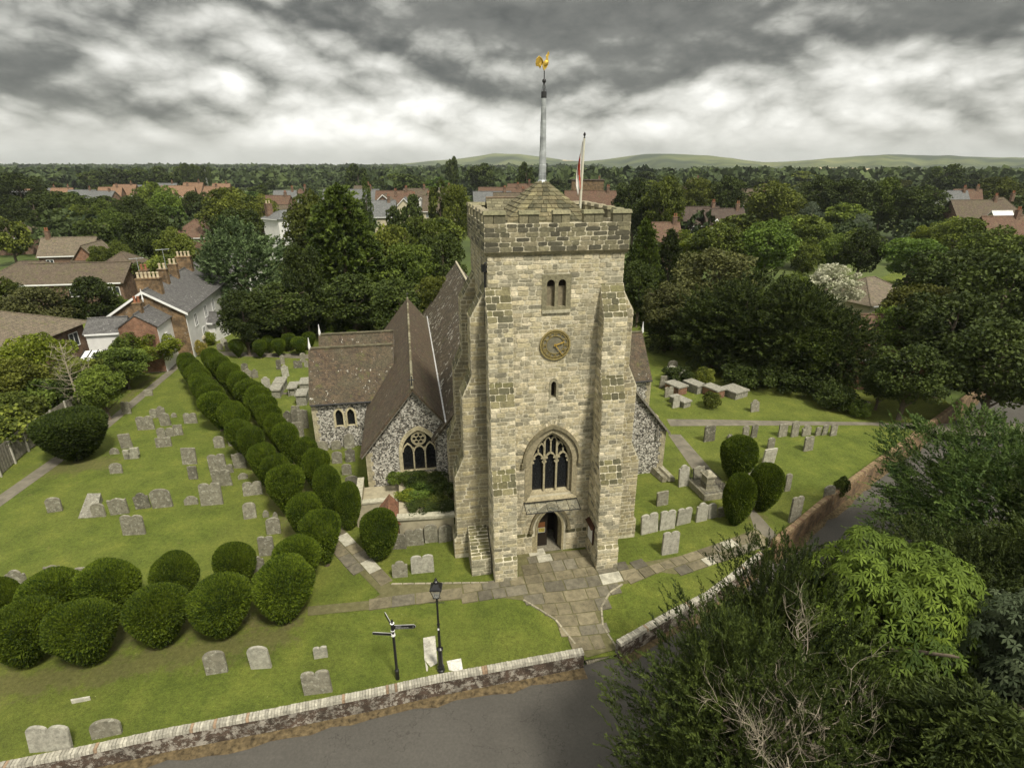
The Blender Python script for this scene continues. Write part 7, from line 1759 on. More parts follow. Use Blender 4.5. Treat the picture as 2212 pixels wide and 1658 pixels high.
house('brick_house', 'second brown hip-roofed house right behind the first', x, y, R(-5), 11, 9, 4.8, 8.7, M_BRICK, M_BROWNR, 'hip')
x, y = at(578, 540, 128)
house('white_mansion', 'tall white three-storey mansion with shallow grey hipped roof', x, y, R(-34), 5.5, 8.5, 9.2, 10.7, M_WHITER, M_SLATEC, 'hip', over=.4,
      wins=[('R', 1+2.0*i, z_, .7, h_) for z_, h_ in ((1.2, 1.4), (4.2, 1.5), (7.2, .9)) for i in range(4)]+[('F', 3.6, 4.2, .8, 1.4)], chim=[(1.2, 1.0, .9, 1.4, 9.2, 12.2, 2, 'y')])
x, y = at(-20, 505, 135)
house('brick_house', 'grey-brown roof peeping out at the far left edge below the dark trees', x, y, R(20), 9, 7, 4, 7, M_BRICK, M_BROWNR, 'hip')
# far estate with orange and grey roofs
est = [(60, 414, 250, 'o', 8), (88, 412, 262, 'g', 9), (120, 412, 258, 'o', 8), (160, 416, 250, 'g', 11), (205, 418, 240, 'g', 11), (225, 410, 262, 'o', 9), (255, 404, 270, 'o', 10), (345, 401, 300, 'g', 12), (372, 407, 262, 'o', 13), (405, 400, 275, 'o', 9), (445, 408, 262, 'o', 7), (25, 418, 248, 'g', 7), (470, 402, 300, 'o', 8), (300, 405, 300, 'g', 9)]
elab = ['orange-tiled estate house left of the grey-roofed pair', 'grey-roofed estate house behind the leftmost orange roofs', 'orange-tiled estate house, third roof from the left', 'grey-roofed estate house left of the twin grey roofs', 'grey-roofed estate house with roof lights', 'orange-tiled estate house beside the grey roof with lights', 'tall orange-gabled estate house with chimney', 'long grey-roofed estate house near the pasture', 'long orange-roofed estate house with white windows', 'orange-roofed estate house with dark solar panel', 'orange gabled estate house right of the solar panel house', 'leftmost grey-roofed estate house by the dark tree', 'far small orange roof near the pasture edge', 'pale grey estate roof between the orange groups']
for (px, v, Y, c, W), lab in zip(est, elab):
    x, y = at(px-W/2/Y*FD*.9, v, Y); hr_ = HT(v-5, Y)
    house('estate_house', lab, x, y, R(random.uniform(-12, 18)), W, 8, hr_*.6, hr_, M_BRICK, M_ORANGER if c == 'o' else M_SLATEC, group='houses of the far estate', axis='x', wins=row(3, W, 2.6, .9, 1.1) if W > 8 else row(2, W, 2.6), chim=[(W*.8, 4, .7, .7, hr_-.8, hr_+1.0, 1, 'r')])
# village centre
vil = [
 (583, 432, 200, 10, 'b', 'r', 'brown-roofed village house left of the small white house', 'x', 'b'), (607, 420, 225, 8, 'w', 's', 'small white gabled village house with grey roof', 'x', 'b'), (640, 416, 235, 6, 'b', 'r', 'pointed red-brown roofed village house', 'h', 'b'),
 (590, 455, 165, 12, 'b', 'b', 'brown-roofed brick house with white framed dormer', 'x', 'b'), (745, 418, 215, 20, 'g', 's', 'long grey slate terrace roof behind the columnar cypress', 'x', 'b'),
 (800, 446, 160, 11, 'c', 's', 'grey-roofed cream-walled building right of the columnar cypress', 'x', 'b'), (822, 430, 185, 10, 'b', 'b', 'brown-roofed village building with tall party walls', 'y', 'b'), (842, 422, 200, 12, 'b', 'r', 'reddish roofed village building behind the party walls', 'x', 'b'),
 (868, 438, 178, 8, 'c', 's', 'cream gabled village house with tall chimney', 'y', 'c'), (905, 436, 180, 7, 'h', 'b', 'black and white half-timbered gable of red brick building', 'y', 'b'), (922, 434, 182, 5, 'b', 'b', 'narrow red brick gable right of the half-timbered one', 'y', 'b'), (940, 434, 176, 9, 'c', 'b', 'cream walled flats at the right end of the village street', 'x', 'b'),
 (890, 415, 240, 10, 'c', 'b', 'pale low roof behind the village street, left', 'x', 'b'), (945, 412, 250, 10, 'c', 'b', 'pale low roof behind the village street, right', 'y', 'b'), (775, 408, 270, 8, 'b', 'b', 'far brown roof above the slate terrace', 'x', 'b'),
 (1075, 414, 205, 16, 'b', 'r', 'brick house with white gable just left of the spire', 'x', 'b'), (1118, 405, 235, 10, 'w', 'r', 'white-fronted house behind the spire left', 'x', 'b'), (1100, 428, 170, 10, 'b', 'b', 'dark-roofed building immediately left of the pyramid cap', 'x', 'b'), (1060, 425, 175, 11, 'c', 's', 'grey flat-looking shed roof left of the pyramid cap', 'x', 'b'),
 (1264, 396, 262, 14, 'g', 'f', 'long flat-topped brick block right of the flagpole', 'f', 'b'), (1268, 424, 165, 14, 'b', 'r', 'brown-roofed house with white dormer right of the flagpole', 'x', 'b'),
 (1520, 462, 138, 9, 'b', 'd', 'left one of two brown gabled brick houses right of the tower', 'x', 'd'), (1572, 466, 136, 9.5, 'b', 'd', 'right one of two brown gabled brick houses right of the tower', 'x', 'd'), (1446, 500, 112, 5, 'b', 'r', 'red roof slope just right of the tower battlements', 'x', 'b'),
 (1625, 418, 190, 9, 'b', 'b', 'brown roofed house behind the broad tree', 'x', 'b'), (1500, 392, 330, 8, 'b', 'r', 'distant red gable in the trees right of the tower', 'y', 'b'), (2075, 422, 190, 7, 'w', 's', 'white and grey gabled house left of the big brick house', 'x', 'b'), (2092, 418, 205, 8, 'w', 'r', 'orange gabled white house left of the big brick house', 'x', 'b'),
 (2130, 446, 150, 14, 'b', 'b', 'big two-storey brick house in the right distance', 'x', 'e'), (2180, 440, 152, 10, 'b', 'b', 'hipped right wing of the big brick house', 'h', 'e'), (2195, 474, 118, 4, 'c', 'w', 'white framed greenhouse in front of the big brick house', 'x', 'z'), (2200, 488, 105, 8, 'b', 'r', 'low reddish roof at the right edge', 'x', 'b'), (1578, 452, 170, 7, 'w', 's', 'white flat roofed shed behind the gabled pair', 'x', 'b')]
WM = {'b': M_BRICK, 'w': M_WHITER, 'c': M_CREAM, 'g': M_BRICKY, 'h': M_WHITER}; RM = {'r': M_REDR, 's': M_SLATEC, 'b': M_BROWNR, 'd': M_DKR, 'f': M_DKR, 'w': M_WHITER}
for (px, v, Y, W, wm, rm, lab, ax_, ex) in vil:
    hr_ = max(3.5, HT(v-14*160/Y*.8, Y)); he_ = hr_*.62; x, y = at(px-W/2/Y*FD*.9, v, Y)
    ww_ = row(max(2, int(W/3)), W, he_-1.7, .9, 1.0)+(row(max(2, int(W/3)), W, .9, .9, 1.1) if he_ > 4 else [])
    ch_ = [(W*.85, 3.5, .8, .7, hr_-1, hr_+1.1, 2, 'r')] if ex != 'z' else []
    h_ = house('village_house', lab, x, y, R(random.uniform(-15, 10)) if ex == 'b' else R(5), W, 7.5, he_ if ax_ != 'f' else hr_, hr_, WM[wm], RM[rm], {'h': 'hip', 'f': 'flat'}.get(ax_, 'gable'), 'y' if ax_ == 'y' else 'x', wins=ww_, chim=ch_, barge=(ax_ == 'y'))
    if ex in 'd':
        mb = MB(); a_, b_ = W*.55, W*.98; mb.prism([(a_, -1.2, 0), (b_, -1.2, 0), (b_, -1.2, he_-.3), ((a_+b_)/2, -1.2, he_+1.4), (a_, -1.2, he_-.3)], [(a_, 0, 0), (b_, 0, 0), (b_, 0, he_-.3), ((a_+b_)/2, 0, he_+1.4), (a_, 0, he_-.3)]); mb.build('gable_bay', M_BRICK, h_)
        mb = MB(); ring(mb, [(a_-.3, he_-.7), ((a_+b_)/2, he_+1.35), (b_+.3, he_-.7)], [(a_-.3, he_-.4), ((a_+b_)/2, he_+1.65), (b_+.3, he_-.4)], (0, -1.3, 0), X, Z, -Yv, .1); mb.build('barge_board', M_WHITE, h_)
        mb = MB(); slab(mb, ((a_+b_)/2, -1.35, he_+1.6), ((a_+b_)/2, 2.5, he_+1.6), (b_+.35, 2.5, he_-.5), (b_+.35, -1.35, he_-.5), .1); slab(mb, ((a_+b_)/2, -1.35, he_+1.6), ((a_+b_)/2, 2.5, he_+1.6), (a_-.35, 2.5, he_-.5), (a_-.35, -1.35, he_-.5), .1); mb.build('bay_roof', M_DKR, h_)
        mb = MB(); mb.box(a_+.5, b_-.5, -1.25, -1.205, he_-1.5, he_-.5); mb.build('window', M_WHITE, h_)
    if lab.startswith('black and white'):
        mb = MB(); [mb.box(W*t-.08, W*t+.08, -.06, 0, he_-.3, he_+1.2) for t in (.3, .45, .6, .75)]; mb.box(.2, W-.2, -.06, 0, he_-.5, he_-.3); mb.build('timber_framing', M_BOARD, h_)
        mb = MB(); mb.box(.02, W-.02, -.05, 0, .0, he_-.55); mb.build('brick_front', M_BRICKO, h_)
# right middle roofs
x, y = at(1880, 660, 72)
house('bungalow', 'tan tiled hip-roofed bungalow among the right-hand trees', x, y, R(24), 9.5, 8, 3.0, 5.6, M_CREAM, M_TANR, 'hip', over=.5)
x, y = at(1852, 770, 50)
house('tiled_barn', 'red clay-tiled roof slope glimpsed between trees at the right', x, y, R(-6), 6.5, 6, 3.2, 6.6, M_BRICKO, M_REDR)
x, y = at(1858, 698, 60)
house('garden_shed', 'grey flat-roofed shed below the yellow shrub', x, y, R(10), 3.4, 2.6, 2.2, 2.3, M_CREAM, M_SLATEC, 'flat', over=.15)
x, y = at(1885, 690, 62)
house('garden_shed', 'second grey flat-roofed shed right behind the first', x, y, R(10), 2.6, 2.4, 2.2, 2.3, M_CREAM, M_SLATEC, 'flat', over=.15)
# white camper van beyond the brick range
x, y = at(262, 592, 96)
vn = link('white_van', None, loc=(x, y, 0), rz=R(25), label='white camper van parked beyond the brown hip-roofed house', cat='van'); mb = MB()
mb.extr([(0, .35), (5.4, .35), (5.4, 1.1), (5.0, 1.5), (4.5, 2.3), (4.9, 2.5), (4.6, 2.9), (0, 2.9)], (0, 0, 0), X, Z, Yv, 2.1); mb.build('body', M_WHITE, vn)
for wx in (.9, 4.3):
    for wy in (0, 1.95): mb = MB(); mb.extr(circ(wx, .36, .36, 14), (0, wy-.02, 0), X, Z, Yv, .2); mb.build('wheel', M_BLACK, vn)
mb = MB(); mb.extr([(4.55, 1.5), (4.95, 1.52), (4.5, 2.25), (4.2, 2.25)], (0, -.01, 0), X, Z, -Yv, .01); mb.box(1.2, 2.6, -.02, -.005, 1.5, 2.1); mb.build('side_window', M_GLASS, vn)
# telegraph pole by the gate, tv aerials
x, y = G(379, 757); tp = link('telegraph_pole', None, loc=(x, y, 0), label='leaning ivy-clad wooden pole beside the far gate', cat='pole'); mb = MB(); mb.tube([(0, 0, 0), (-1.5, .3, 8.4)], [.16, .11], 8); mb.build('pole_shaft', M_FENCEW, tp)
# lattice mast on the horizon
x, y = at(446, 390, 420); ms_ = link('lattice_mast', None, loc=(x, y, 0), label='thin lattice mast against the poplars on the horizon', cat='mast'); mb = MB()
for a in (-.6, .6): mb.tube([(a, 0, 0), (a*.4, 0, 17)], .12, 4)
for i in range(12): mb.tube([(-.5, 0, i*1.4), (.5, 0, (i+1)*1.4)], .07, 4)
mb.build('lattice', M_WHITE, ms_)
scatter_far()
# poplars and tall trees breaking the horizon
for px, t, w, Y, lab in [(385, 353, 26, 420, 'tall poplar, leftmost of the horizon clump'), (402, 351, 30, 420, 'tall poplar, second in the horizon clump'), (420, 352, 30, 420, 'tall poplar, third in the horizon clump'), (436, 356, 22, 420, 'shorter poplar at the right of the horizon clump'), (447, 354, 10, 415, 'very slim poplar beside the lattice mast'),
    (340, 358, 44, 420, 'windswept tree left of the poplar clump'), (290, 362, 60, 410, 'wide tree left of the windswept one on the horizon'), (240, 363, 60, 400, 'broad tree on the left horizon'), (190, 366, 50, 390, 'round tree on the left horizon'), (770, 352, 50, 330, 'big dark round tree on the horizon beyond the columnar cypress'), (975, 335, 28, 340, 'tall pointed tree standing over the horizon left of the spire'), (1137, 348, 36, 300, 'round tree against the downs left of the spire'), (1040, 350, 60, 360, 'wide tree below the first hill')]:
    T('fdark', px, t, w, Y, lab)
# ---- far woodland that nobody could count
def woodland(name, n, y0, y1, seed, hmin, hmax, label, wmul=1.0, mat=L_DARK, px0=-350, px1=2600, per=60, lf=.30):
    rs_ = np.random.RandomState(seed); V = []; F = []; C = []; off = 0
    Y = y0*(y1/y0)**rs_.uniform(0, 1, n); pxs = rs_.uniform(px0, px1, n); Xs = (pxs-CX)/FD*depth(Y)
    ok = np.sin(Xs*.011+np.sin(Y*.006)*2)+np.sin(Y*.013+Xs*.004) > -1.15; ok &= ~((pxs > 860) & (Y > 1700)) & ~((pxs > 1290) & (Y > 850)); Y, Xs = Y[ok], Xs[ok]; n = len(Y)
    H = rs_.uniform(hmin, hmax, n); W = H*rs_.uniform(.8, 1.5, n)*wmul; per = per
    
    d = unit(rs_.normal(size=(n, per, 3))+np.array([0, 0, .4])); d[..., 2] = np.abs(d[..., 2]); lob = 1+.25*np.sin(d[..., 0]*5+np.arange(n)[:, None])+.2*np.sin(d[..., 1]*7+d[..., 2]*5)
    P = np.stack([Xs, Y, H*.30], 1)[:, None, :]+d*lob[..., None]*np.stack([W/2, W/2, H*.68], 1)[:, None, :]
    P = P.reshape(-1, 3); D = unit(d.reshape(-1, 3)*.3+rs_.normal(size=(n*per, 3))*.6); L = np.repeat(W*lf, per)
    Vv, Ff = cards(P-D*L[:, None]*.5, D, L, L*.45, rs_); fac = np.repeat(np.clip(np.repeat(rs_.normal(.42, .2, n), per)+rs_.normal(0, .12, n*per), 0, 1), 4)
    me = npmesh(name, Vv, Ff, np.stack([fac]*3, 1), [mat]); return link(name, me, label=label, cat='woodland', kind='stuff')
M_WOODF = leafmat('far_wood', (0.022, 0.036, 0.012), (0.085, 0.115, 0.035), 0.0, 0.1)
woodland('village_woodland', 260, 130, 420, 3, 5, 9, 'low hedges and small trees filling the gardens beyond the village', mat=M_WOODF, per=420, lf=.12)
woodland('far_woodland', 3600, 420, 1300, 4, 7, 15, 'continuous dark woodland across the plain', 1.5, mat=M_WOODF, per=80, lf=.24)
woodland('horizon_woodland', 5200, 1300, 4600, 5, 9, 16, 'blue-grey woodland belt along the horizon', 3.0, mat=M_WOODF)
# ---------------------------------------------------------------- near trees across the road
YN = [fronds('crown', L_YEWB if s == 2 else L_YEW, 70+s, 9, 9, .93, 4200, 34, 1.05, .125, 'round', .55, .22, .17, .8, .35) for s in (0, 1, 2)]
SN = fronds('crown', L_YEW, 80, 9, 9, .93, 3000, 30, 1.3, .17, 'cone', .2, .3, .15, .9, .3)
def rosettes(name, mat, seed, W, H, ch, n, lobes, ls, asp, droop=.35, ncl=40):
    rs = np.random.RandomState(seed); a, c = W/2, H*ch/2; z0 = H-c
    C = unit(rs.normal(size=(ncl, 3))+np.array([0, 0, .35]))*rs.uniform(.45, .8, (ncl, 1)); rr = rs.uniform(.22, .38, ncl)
    i = rs.randint(0, ncl, n); d = unit(rs.normal(size=(n, 3))+np.array([0, 0, .5])); O = (C[i]+d*rr[i][:, None])*np.array([a, a, c])+np.array([0, 0, z0])
    A = unit(d+np.array([0, 0, .6])+rs.normal(size=(n, 3))*.3); S = unit(np.cross(A, rs.normal(size=(n, 3)))); T_ = np.cross(A, S)
    k_ = np.tile(np.arange(lobes), n); j = np.repeat(np.arange(n), lobes); an = (k_/(lobes-.0))*2*np.pi*.86+rs.uniform(0, 6.28, n)[j]
    D = unit(S[j]*np.cos(an)[:, None]+T_[j]*np.sin(an)[:, None]+A[j]*.15+np.array([0, 0, -droop])); L = ls*rs.uniform(.8, 1.25, n)[j]
    sd = unit(np.cross(D, A[j])); V = np.stack([O[j], O[j]+D*(L*.62)[:, None]+sd*(L*asp)[:, None], O[j]+D*L[:, None]+np.array([0, 0, -.05]), O[j]+D*(L*.62)[:, None]-sd*(L*asp)[:, None]], 1).reshape(-1, 3)
    cf = rs.normal(.5, .2, ncl); fac = np.repeat(np.clip(cf[i][j]+rs.normal(0, .08, n)[j], 0, 1), 4)
    return npmesh(name, V, np.arange(4*len(j)).reshape(-1, 4), np.stack([fac]*3, 1), [mat])
CH = rosettes('crown', L_CHEST, 90, 6, 9, .8, 4300, 6, .23, .15)
MP = rosettes('crown', L_MAPLE, 91, 6, 9, .8, 4200, 5, .16, .22, .2, 50)
TRN = trunk('trunk', 8, .32, 3, 9, None, 8)
def near(name, me, x, y, W, H, label, W0_=9, H0_=9, cat='tree', z=None, rz=0):
    o = link(name, None, loc=(x, y, RZ if z is None else z), rz=rz, label=label, cat=cat, sc_=(W/W0_, W/W0_, H/H0_)); link('crown', me, o); link('trunk', TRN, o); return o
near('yew_tree', YN[0], 7.5, 11.7, 7.4, 8.9, 'big dark yew with hanging sprays in front of the path opening, across the road')
near('yew_tree', YN[1], 9.7, 14.9, 5.6, 8.9, 'grey-green yew behind the big dark yew, left of the bright chestnut', rz=2)
near('yew_tree', YN[2], 24.0, 22.8, 11.5, 9.3, 'wide lighter green yew with upswept sprays beside the brown road wall', rz=1)
near('yew_tree', YN[0], 18.3, 17.4, 8.0, 7.2, 'shadowed yew between the bright chestnut and the lighter yew', rz=4)
near('yew_tree', YN[1], 24.0, 16.5, 11.0, 9.5, 'deep green yew at the right edge above the maple', rz=5)
near('chestnut_tree', CH, 12.0, 14.0, 5.7, 10.4, 'bright yellow-green horse chestnut with broad fingered leaves', 6, 9)
near('maple_tree', MP, 15.2, 11.4, 6.0, 10.2, 'grey-green maple at the right edge beside the chestnut', 6, 9)
near('spruce_tree', SN, 11.0, 9.4, 8.5, 9.4, 'dark spreading conifer at the bottom right corner')
near('spruce_tree', SN, 15.5, 7.4, 8.5, 10.0, 'dark conifer cut off by the right edge at the bottom', rz=2.2)
near('yew_tree', YN[1], 6.3, 9.0, 7.0, 7.6, 'low dark yew at the bottom of the view beside the road', rz=3.2)
def twigs(mb, p, d, L, r, lv, rnd, up=.1, br=4, wob=.35, curl=0):
    pts = [Vector(p)]; dd = Vector(d).normalized(); n = 5
    for i in range(n):
        dd = (dd+Vector((rnd.uniform(-wob, wob), rnd.uniform(-wob, wob), rnd.uniform(-wob, wob)+up))*.5).normalized(); pts.append(pts[-1]+dd*L/n)
    mb.tube(pts, [r*(1-.8*i/n) for i in range(n+1)], 5 if lv > 1 else 4, False)
    if lv > 0:
        for k_ in range(br):
            q = pts[rnd.randint(1, n)]; a = Vector((rnd.uniform(-1, 1), rnd.uniform(-1, 1), rnd.uniform(-.3, 1))).normalized()
            twigs(mb, q, (dd*.7+a*.8), L*rnd.uniform(.45, .75), r*.5, lv-1, rnd, up, br, wob)
rnd = random.Random(5); mb = MB(); 
for a in range(11): an = a*.7; twigs(mb, (0, 0, 4.2+a*.22), (math.cos(an)*.9, math.sin(an)*.9, .7), 2.1, .036, 3, rnd, .06, 5, .5)
bt = link('bare_tree', None, loc=(7.2, 10.6, RZ), label='tangle of bare pale branches rising in front of the big dark yew', cat='dead tree'); mb.build('branches', M_DEADW, bt)
mb = MB(); mb.tube([(0, 0, 0), (.1, 0, 2.5), (0, .1, 5), (0, 0, 6.8)], [.22, .18, .13, .06], 8); mb.build('trunk', M_BARK, bt)
# bare silver tree by the fence
rnd = random.Random(8); x, y = G(182, 898); mb = MB(); mb.tube([(0, 0, 0), (-.1, 0, 2), (-.2, 0, 4), (-.3, .1, 6.6)], [.12, .09, .06, .02], 8); b1 = mb
bs = link('bare_tree', None, loc=(x, y, 0), label='leafless silvery tree standing by the board fence', cat='dead tree'); b1.build('trunk', M_DEADW, bs)
mb = MB()
for i in range(34):
    z_ = 1.6+4.6*(i/34); an = i*2.4; L = (2.5-.28*z_)*rnd.uniform(.8, 1.2); twigs(mb, (-.05*z_, 0, z_), (math.cos(an), math.sin(an), .25), L, .026, 1, rnd, .12, 5, .22)
mb.build('branches', M_DEADW, bs)
# shrubs
BU = {k_: clumpy('leaves', m_, 100+i, 3, 2, .5, .95, 40, 5200, .13, (.2, .34)) for i, (k_, m_) in enumerate([('g', L_DEC), ('d', L_DARK), ('l', L_LIME), ('y', L_GOLD)])}
def bush(k_, x, y, W, H, label, z=0, group=None):
    o = link('shrub', None, loc=(x, y, z), rz=random.uniform(0, 6), label=label, cat='shrub', group=group, sc_=(W/3, W/3, H/2)); link('leaves', BU[k_], o); return o
for lx, ly, W, H, k_, lab in [(-7.2, 6.0, 2.0, 1.7, 'g', 'leafy shrub under the aisle window, left'), (-6.0, 5.6, 2.0, 1.5, 'd', 'leafy dark shrub under the aisle window, right'), (-7.6, 4.4, 1.5, 1.0, 'l', 'low shrub on top of the yard wall near the brick hood'), (-6.2, 3.9, 2.2, .8, 'g', 'straggly weeds along the yard wall coping, middle'), (-5.4, 4.6, 1.8, 1.3, 'd', 'dark weeds on the yard wall beside the tower buttress'), (-6.9, 3.1, 1.9, .7, 'd', 'low ivy mat at the front edge of the raised yard, left'), (-5.6, 3.0, 1.9, .75, 'd', 'low ivy mat at the front edge of the raised yard, right'), (-6.9, 4.7, 2.4, 1.2, 'g', 'bramble in the middle of the raised yard'), (-8.3, 6.4, 1.3, 1.3, 'g', 'shrub at the left corner of the raised yard')]:
    w_ = toW(lx, ly); bush(k_, w_[0], w_[1], W, H*.5, lab, 1.5)
def bpx(k_, px, py, wpx, H, label, group=None):
    x, y = G(px, py); bush(k_, x, y, wpx/FD*depth(y), H, label, 0, group)
bpx('y', 437, 768, 30, 1.8, 'golden-leaved shrub at the far end of the avenue')
bpx('l', 452, 745, 34, 1.6, 'green shrub with pale shoots behind the avenue end')
bpx('g', 1535, 880, 44, 1.5, 'dark bush overgrowing the chest tombs'); bpx('g', 1520, 830, 46, 1.8, 'leafy bush between the far chest tombs')
bpx('d', 1800, 880, 90, 2.2, 'dark laurel bush below the right-hand yews'); bpx('g', 1855, 900, 50, 1.5, 'dark holly bush beside the straight path')
bpx('g', 1812, 1072, 34, 1.5, 'ivy clump on the stone against the brown road wall')
x, y = G(*c2(1912, 965)); 
bush('g', x, y-.25, 1.2, .35, 'green weeds at the foot of the wide headstone by the road wall')
hg = 'shrubs of the hedge beside the left path'
for i, (px, py, w, H, k_) in enumerate([(195, 885, 70, 2.4, 'd'), (225, 860, 66, 2.3, 'g'), (250, 835, 66, 2.5, 'd'), (275, 812, 62, 2.4, 'g'), (300, 793, 56, 2.2, 'l'), (322, 775, 56, 2.3, 'g'), (345, 762, 46, 2.2, 'l'), (362, 752, 30, 2.0, 'g')]):
    bpx(k_, px, py, w*1.3, H*1.5, 'overgrown hedge shrub along the left path, %s from the board fence' % ['first', 'second', 'third', 'fourth', 'fifth', 'sixth', 'seventh', 'eighth'][i], hg)
for i, (px, py, w) in enumerate([(-30, 1000, 150), (25, 965, 120), (85, 925, 110), (140, 890, 90)]): 
    x, y = G(px, py); bush('g', x-.8, y+1.6, w*1.35/FD*depth(y), 3.4, 'hedge bush behind the board fence, %s from the left edge' % ['first', 'second', 'third', 'fourth'][i], 0, 'bushes behind the board fence')
for i, (px, py, w, H) in enumerate([(1465, 845, 60, 1.6), (1600, 850, 80, 2.2), (1680, 862, 90, 2.4), (1750, 872, 90, 2.4)]):
    bpx('d', px, py-18, w*1.2, H, 'dark undergrowth bush at the edge of the upper right lawn, %s from the church' % ['first', 'second', 'third', 'fourth'][i], 'undergrowth bushes on the upper right')
PU1, PU2 = .52, .36
HAZE = 0.9e-4
# ---------------------------------------------------------------- sky, sun, render settings
SUN_AZ, SUN_EL = R(145), R(55)      # bearing from +Y clockwise
w = bpy.data.worlds.new('World'); sc.world = w; w.use_nodes = True
nt = w.node_tree; nt.nodes.clear(); k = NT(nt)
out = nt.nodes.new('ShaderNodeOutputWorld')
sky = k.n('ShaderNodeTexSky', sky_type='NISHITA'); sky.sun_disc = False; sky.sun_elevation = SUN_EL; sky.sun_rotation = SUN_AZ
bg1 = k.n('ShaderNodeBackground'); nt.links.new(sky.outputs[0], bg1.inputs[0]); bg1.inputs[1].default_value = 0.1
d = k.n('ShaderNodeTexCoord').outputs['Generated']
sx = k.n('ShaderNodeSeparateXYZ'); nt.links.new(d, sx.inputs[0])
x, y, z = sx.outputs
wob = k.n('ShaderNodeTexNoise'); nt.links.new(k.scalev(d, (6, 6, 16)), wob.inputs['Vector']); wob.inputs['Scale'].default_value = 1; wob.inputs['Detail'].default_value = 4
wc_ = wob.outputs['Color']
def oct_(v, s_, o): return k.m('ABSOLUTE', k.m('MULTIPLY_ADD', k.noise(k.addv(k.scalev(v, (s_, s_, s_)), (o, o*2.3, o*.7)), 1.0, 0), 2.0, -1.0))
def billow(sc3, off, n, up=0.0):
    v_ = k.addv(k.addv(k.scalev(d, sc3), (off[0], off[1], off[2]+up)), k.scalev(wc_, (.22, .22, .2)))
    t = None; n = n
    for i in range(n):
        o_ = k.m('MULTIPLY', oct_(v_, 2.1**i, i*3.7), .5**i); t = o_ if t is None else k.m('ADD', t, o_)
    return t
b0 = billow((5, 5, 9.5), (2, 4, 1), 5); b1 = billow((5, 5, 9.5), (2, 4, 1), 3, .20)
fine = k.noise(k.addv(k.scalev(d, (14, 14, 34)), (1, 7, 2)), 1.0, 6, 0.62, 0.1)
broad = k.noise(k.addv(k.scalev(d, (3.2, 3.2, 11)), (3, 1, 5)), 1.0, 3, 0.55, 0.1)
puff = k.m('ADD', k.m('MULTIPLY', k.m('SUBTRACT', b0, b1), PU1), k.m('MULTIPLY', k.m('SUBTRACT', b0, .34), PU2))
az = k.m('ARCTAN2', x, y); el = k.m('ARCSINE', z)
sw_ = k.n('ShaderNodeSeparateColor'); nt.links.new(wc_, sw_.inputs[0])
az = k.m('ADD', az, k.m('MULTIPLY', k.m('SUBTRACT', sw_.outputs[0], .5), .16)); el = k.m('ADD', el, k.m('MULTIPLY', k.m('SUBTRACT', sw_.outputs[1], .5), .06))
def ae(px, py):
    a, b, c = ray(px, py); return math.atan2(a, b), math.atan2(c, math.hypot(a, b))
def ell(px, py, wx, wy, soft=1.0):
    a0, e0 = ae(px, py); a1, _ = ae(px+wx, py); _, e1 = ae(px, py-wy)
    da = k.m('DIVIDE', k.m('SUBTRACT', az, a0), abs(a1-a0)); de = k.m('DIVIDE', k.m('SUBTRACT', el, e0), abs(e1-e0))
    r2 = k.m('ADD', k.m('MULTIPLY', da, da), k.m('MULTIPLY', de, de))
    return k.m('EXPONENT', k.m('MULTIPLY', r2, -1.0*soft))
L = k.m('ADD', 0.40, k.m('MULTIPLY', k.m('SUBTRACT', broad, .5), 0.6))
L = k.m('ADD', L, k.m('MULTIPLY', k.m('SUBTRACT', fine, .5), 0.42))
L = k.m('ADD', L, puff)
for px, py, wx, wy, amp in ((900, 30, 300, 90, -.34), (1300, 25, 440, 110, -.52), (2060, 15, 300, 90, -.50), (1270, 150, 300, 60, -.26), (150, 20, 400, 90, -.18), (1650, -40, 600, 110, -.2), (1640, 150, 120, 50, -.10),
                            (270, 130, 60, 34, .34), (330, 220, 170, 40, -.16), (60, 110, 120, 90, -.14), (860, 222, 110, 22, .26), (500, 190, 40, 50, .2), (560, 90, 200, 70, .14),
                            (1900, 160, 130, 30, .40), (1540, 212, 70, 26, .30), (2010, 245, 60, 18, .25), (1730, 240, 160, 30, .14), (1100, 300, 900, 35, .22), (300, 300, 400, 30, .06), (2150, 240, 120, 25, -.12), (0, 250, 180, 150, -.14), (700, 260, 300, 40, .10)):
    L = k.m('ADD', L, k.m('MULTIPLY', ell(px, py, wx, wy), amp))
# thin veil over the horizon
hz = k.mr(z, 0.0, 0.07, 1.0, 0.0, True)
L = k.m('ADD', k.m('MULTIPLY', L, k.m('SUBTRACT', 1.0, k.m('MULTIPLY', hz, .6))), k.m('MULTIPLY', hz, .30))
fl_ = k.m('ADD', k.m('ADD', 0.12, k.m('MULTIPLY', k.m('SUBTRACT', fine, .5), .16)), k.m('MULTIPLY', puff, .14)); sm = k.n('ShaderNodeMath', operation='SMOOTH_MAX'); nt.links.new(L, sm.inputs[0]); nt.links.new(fl_, sm.inputs[1]); sm.inputs[2].default_value = .16; L = k.m('MINIMUM', sm.outputs[0], 0.98)
up = k.mr(z, 0.28, 0.8, 1.0, 1.7, True)
L = k.m('MULTIPLY', L, up)
colr = k.ramp(L, [(0.0, (0.93, 0.93, 0.80)), (0.5, (1.0, 0.985, 0.90)), (1.0, (1.0, 0.985, 0.94))])
cl = k.mix(1.0, colr, L, 'MULTIPLY')
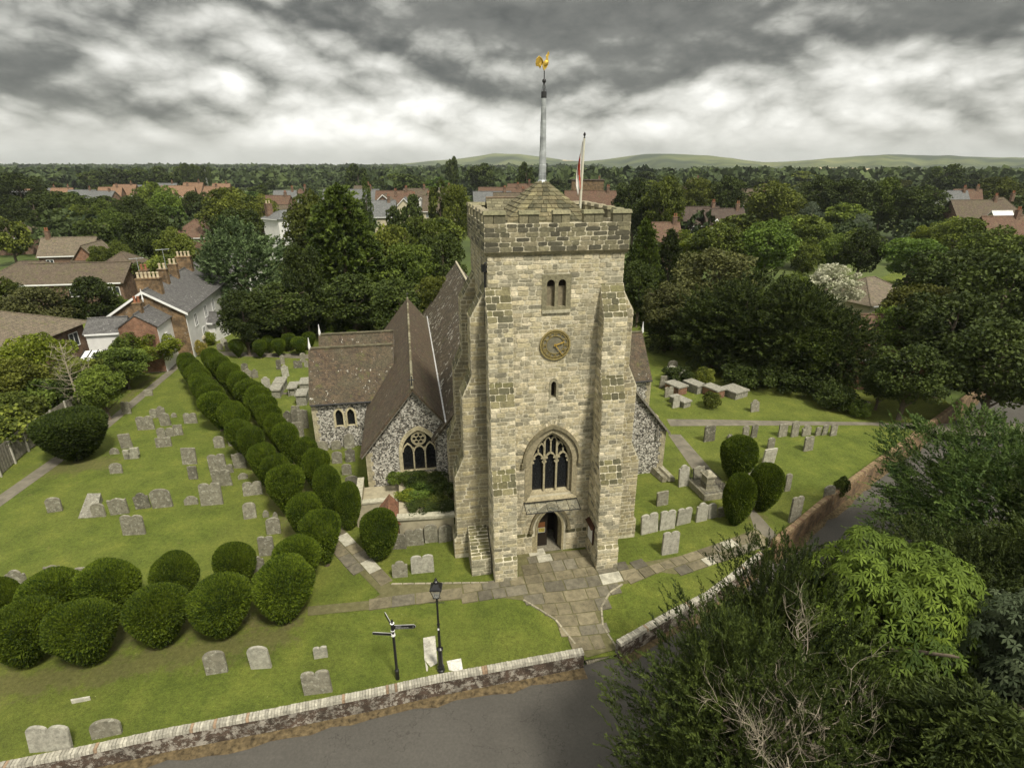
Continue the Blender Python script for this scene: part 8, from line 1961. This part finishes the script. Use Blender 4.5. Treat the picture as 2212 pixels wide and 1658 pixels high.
bg2 = k.n('ShaderNodeBackground'); nt.links.new(cl, bg2.inputs[0]); bg2.inputs[1].default_value = 1.0
ms = k.n('ShaderNodeMixShader'); ms.inputs[0].default_value = 0.96
nt.links.new(bg1.outputs[0], ms.inputs[1]); nt.links.new(bg2.outputs[0], ms.inputs[2]); nt.links.new(ms.outputs[0], out.inputs[0])
sd = bpy.data.lights.new('sun', 'SUN'); sd.energy = 3.5; sd.angle = R(10); sd.color = (1.0, 0.945, 0.83)
so = bpy.data.objects.new('sun', sd); COL.objects.link(so)
dv = Vector((math.sin(SUN_AZ)*math.cos(SUN_EL), math.cos(SUN_AZ)*math.cos(SUN_EL), math.sin(SUN_EL)))
so.rotation_euler = dv.to_track_quat('Z', 'Y').to_euler(); so.location = (20, -20, 60)
mb = MB(); mb.box(-9500, 9500, -3200, 9300, -3, 190); hz_ = mb.build('haze', [], kind='stuff', label='thin summer haze over the plain and the downs', cat='haze')
hm = bpy.data.materials.new('haze'); hm.use_nodes = True; hn = hm.node_tree; hn.nodes.clear(); ho = hn.nodes.new('ShaderNodeOutputMaterial'); hv = hn.nodes.new('ShaderNodeVolumePrincipled')
hv.inputs['Color'].default_value = (0.80, 0.85, 0.86, 1); hv.inputs['Density'].default_value = HAZE; hv.inputs['Anisotropy'].default_value = 0.0
hn.links.new(hv.outputs[0], ho.inputs['Volume']); hz_.data.materials.append(hm)
sc.view_settings.view_transform = 'Standard'; sc.view_settings.look = 'None'; sc.view_settings.exposure = 0.45; sc.view_settings.gamma = 1
sc.render.engine = 'CYCLES'
try:
    sc.cycles.use_denoising = True; sc.cycles.denoiser = 'OPENIMAGEDENOISE'
    sc.cycles.use_adaptive_sampling = True; sc.cycles.adaptive_threshold = 0.025; sc.cycles.max_bounces = 4; sc.cycles.diffuse_bounces = 2; sc.cycles.glossy_bounces = 2; sc.cycles.transmission_bounces = 3; sc.cycles.transparent_max_bounces = 8; sc.cycles.volume_bounces = 0; sc.cycles.volume_step_rate = 4
    sc.cycles.sample_clamp_indirect = 4
except Exception as e: print(e)
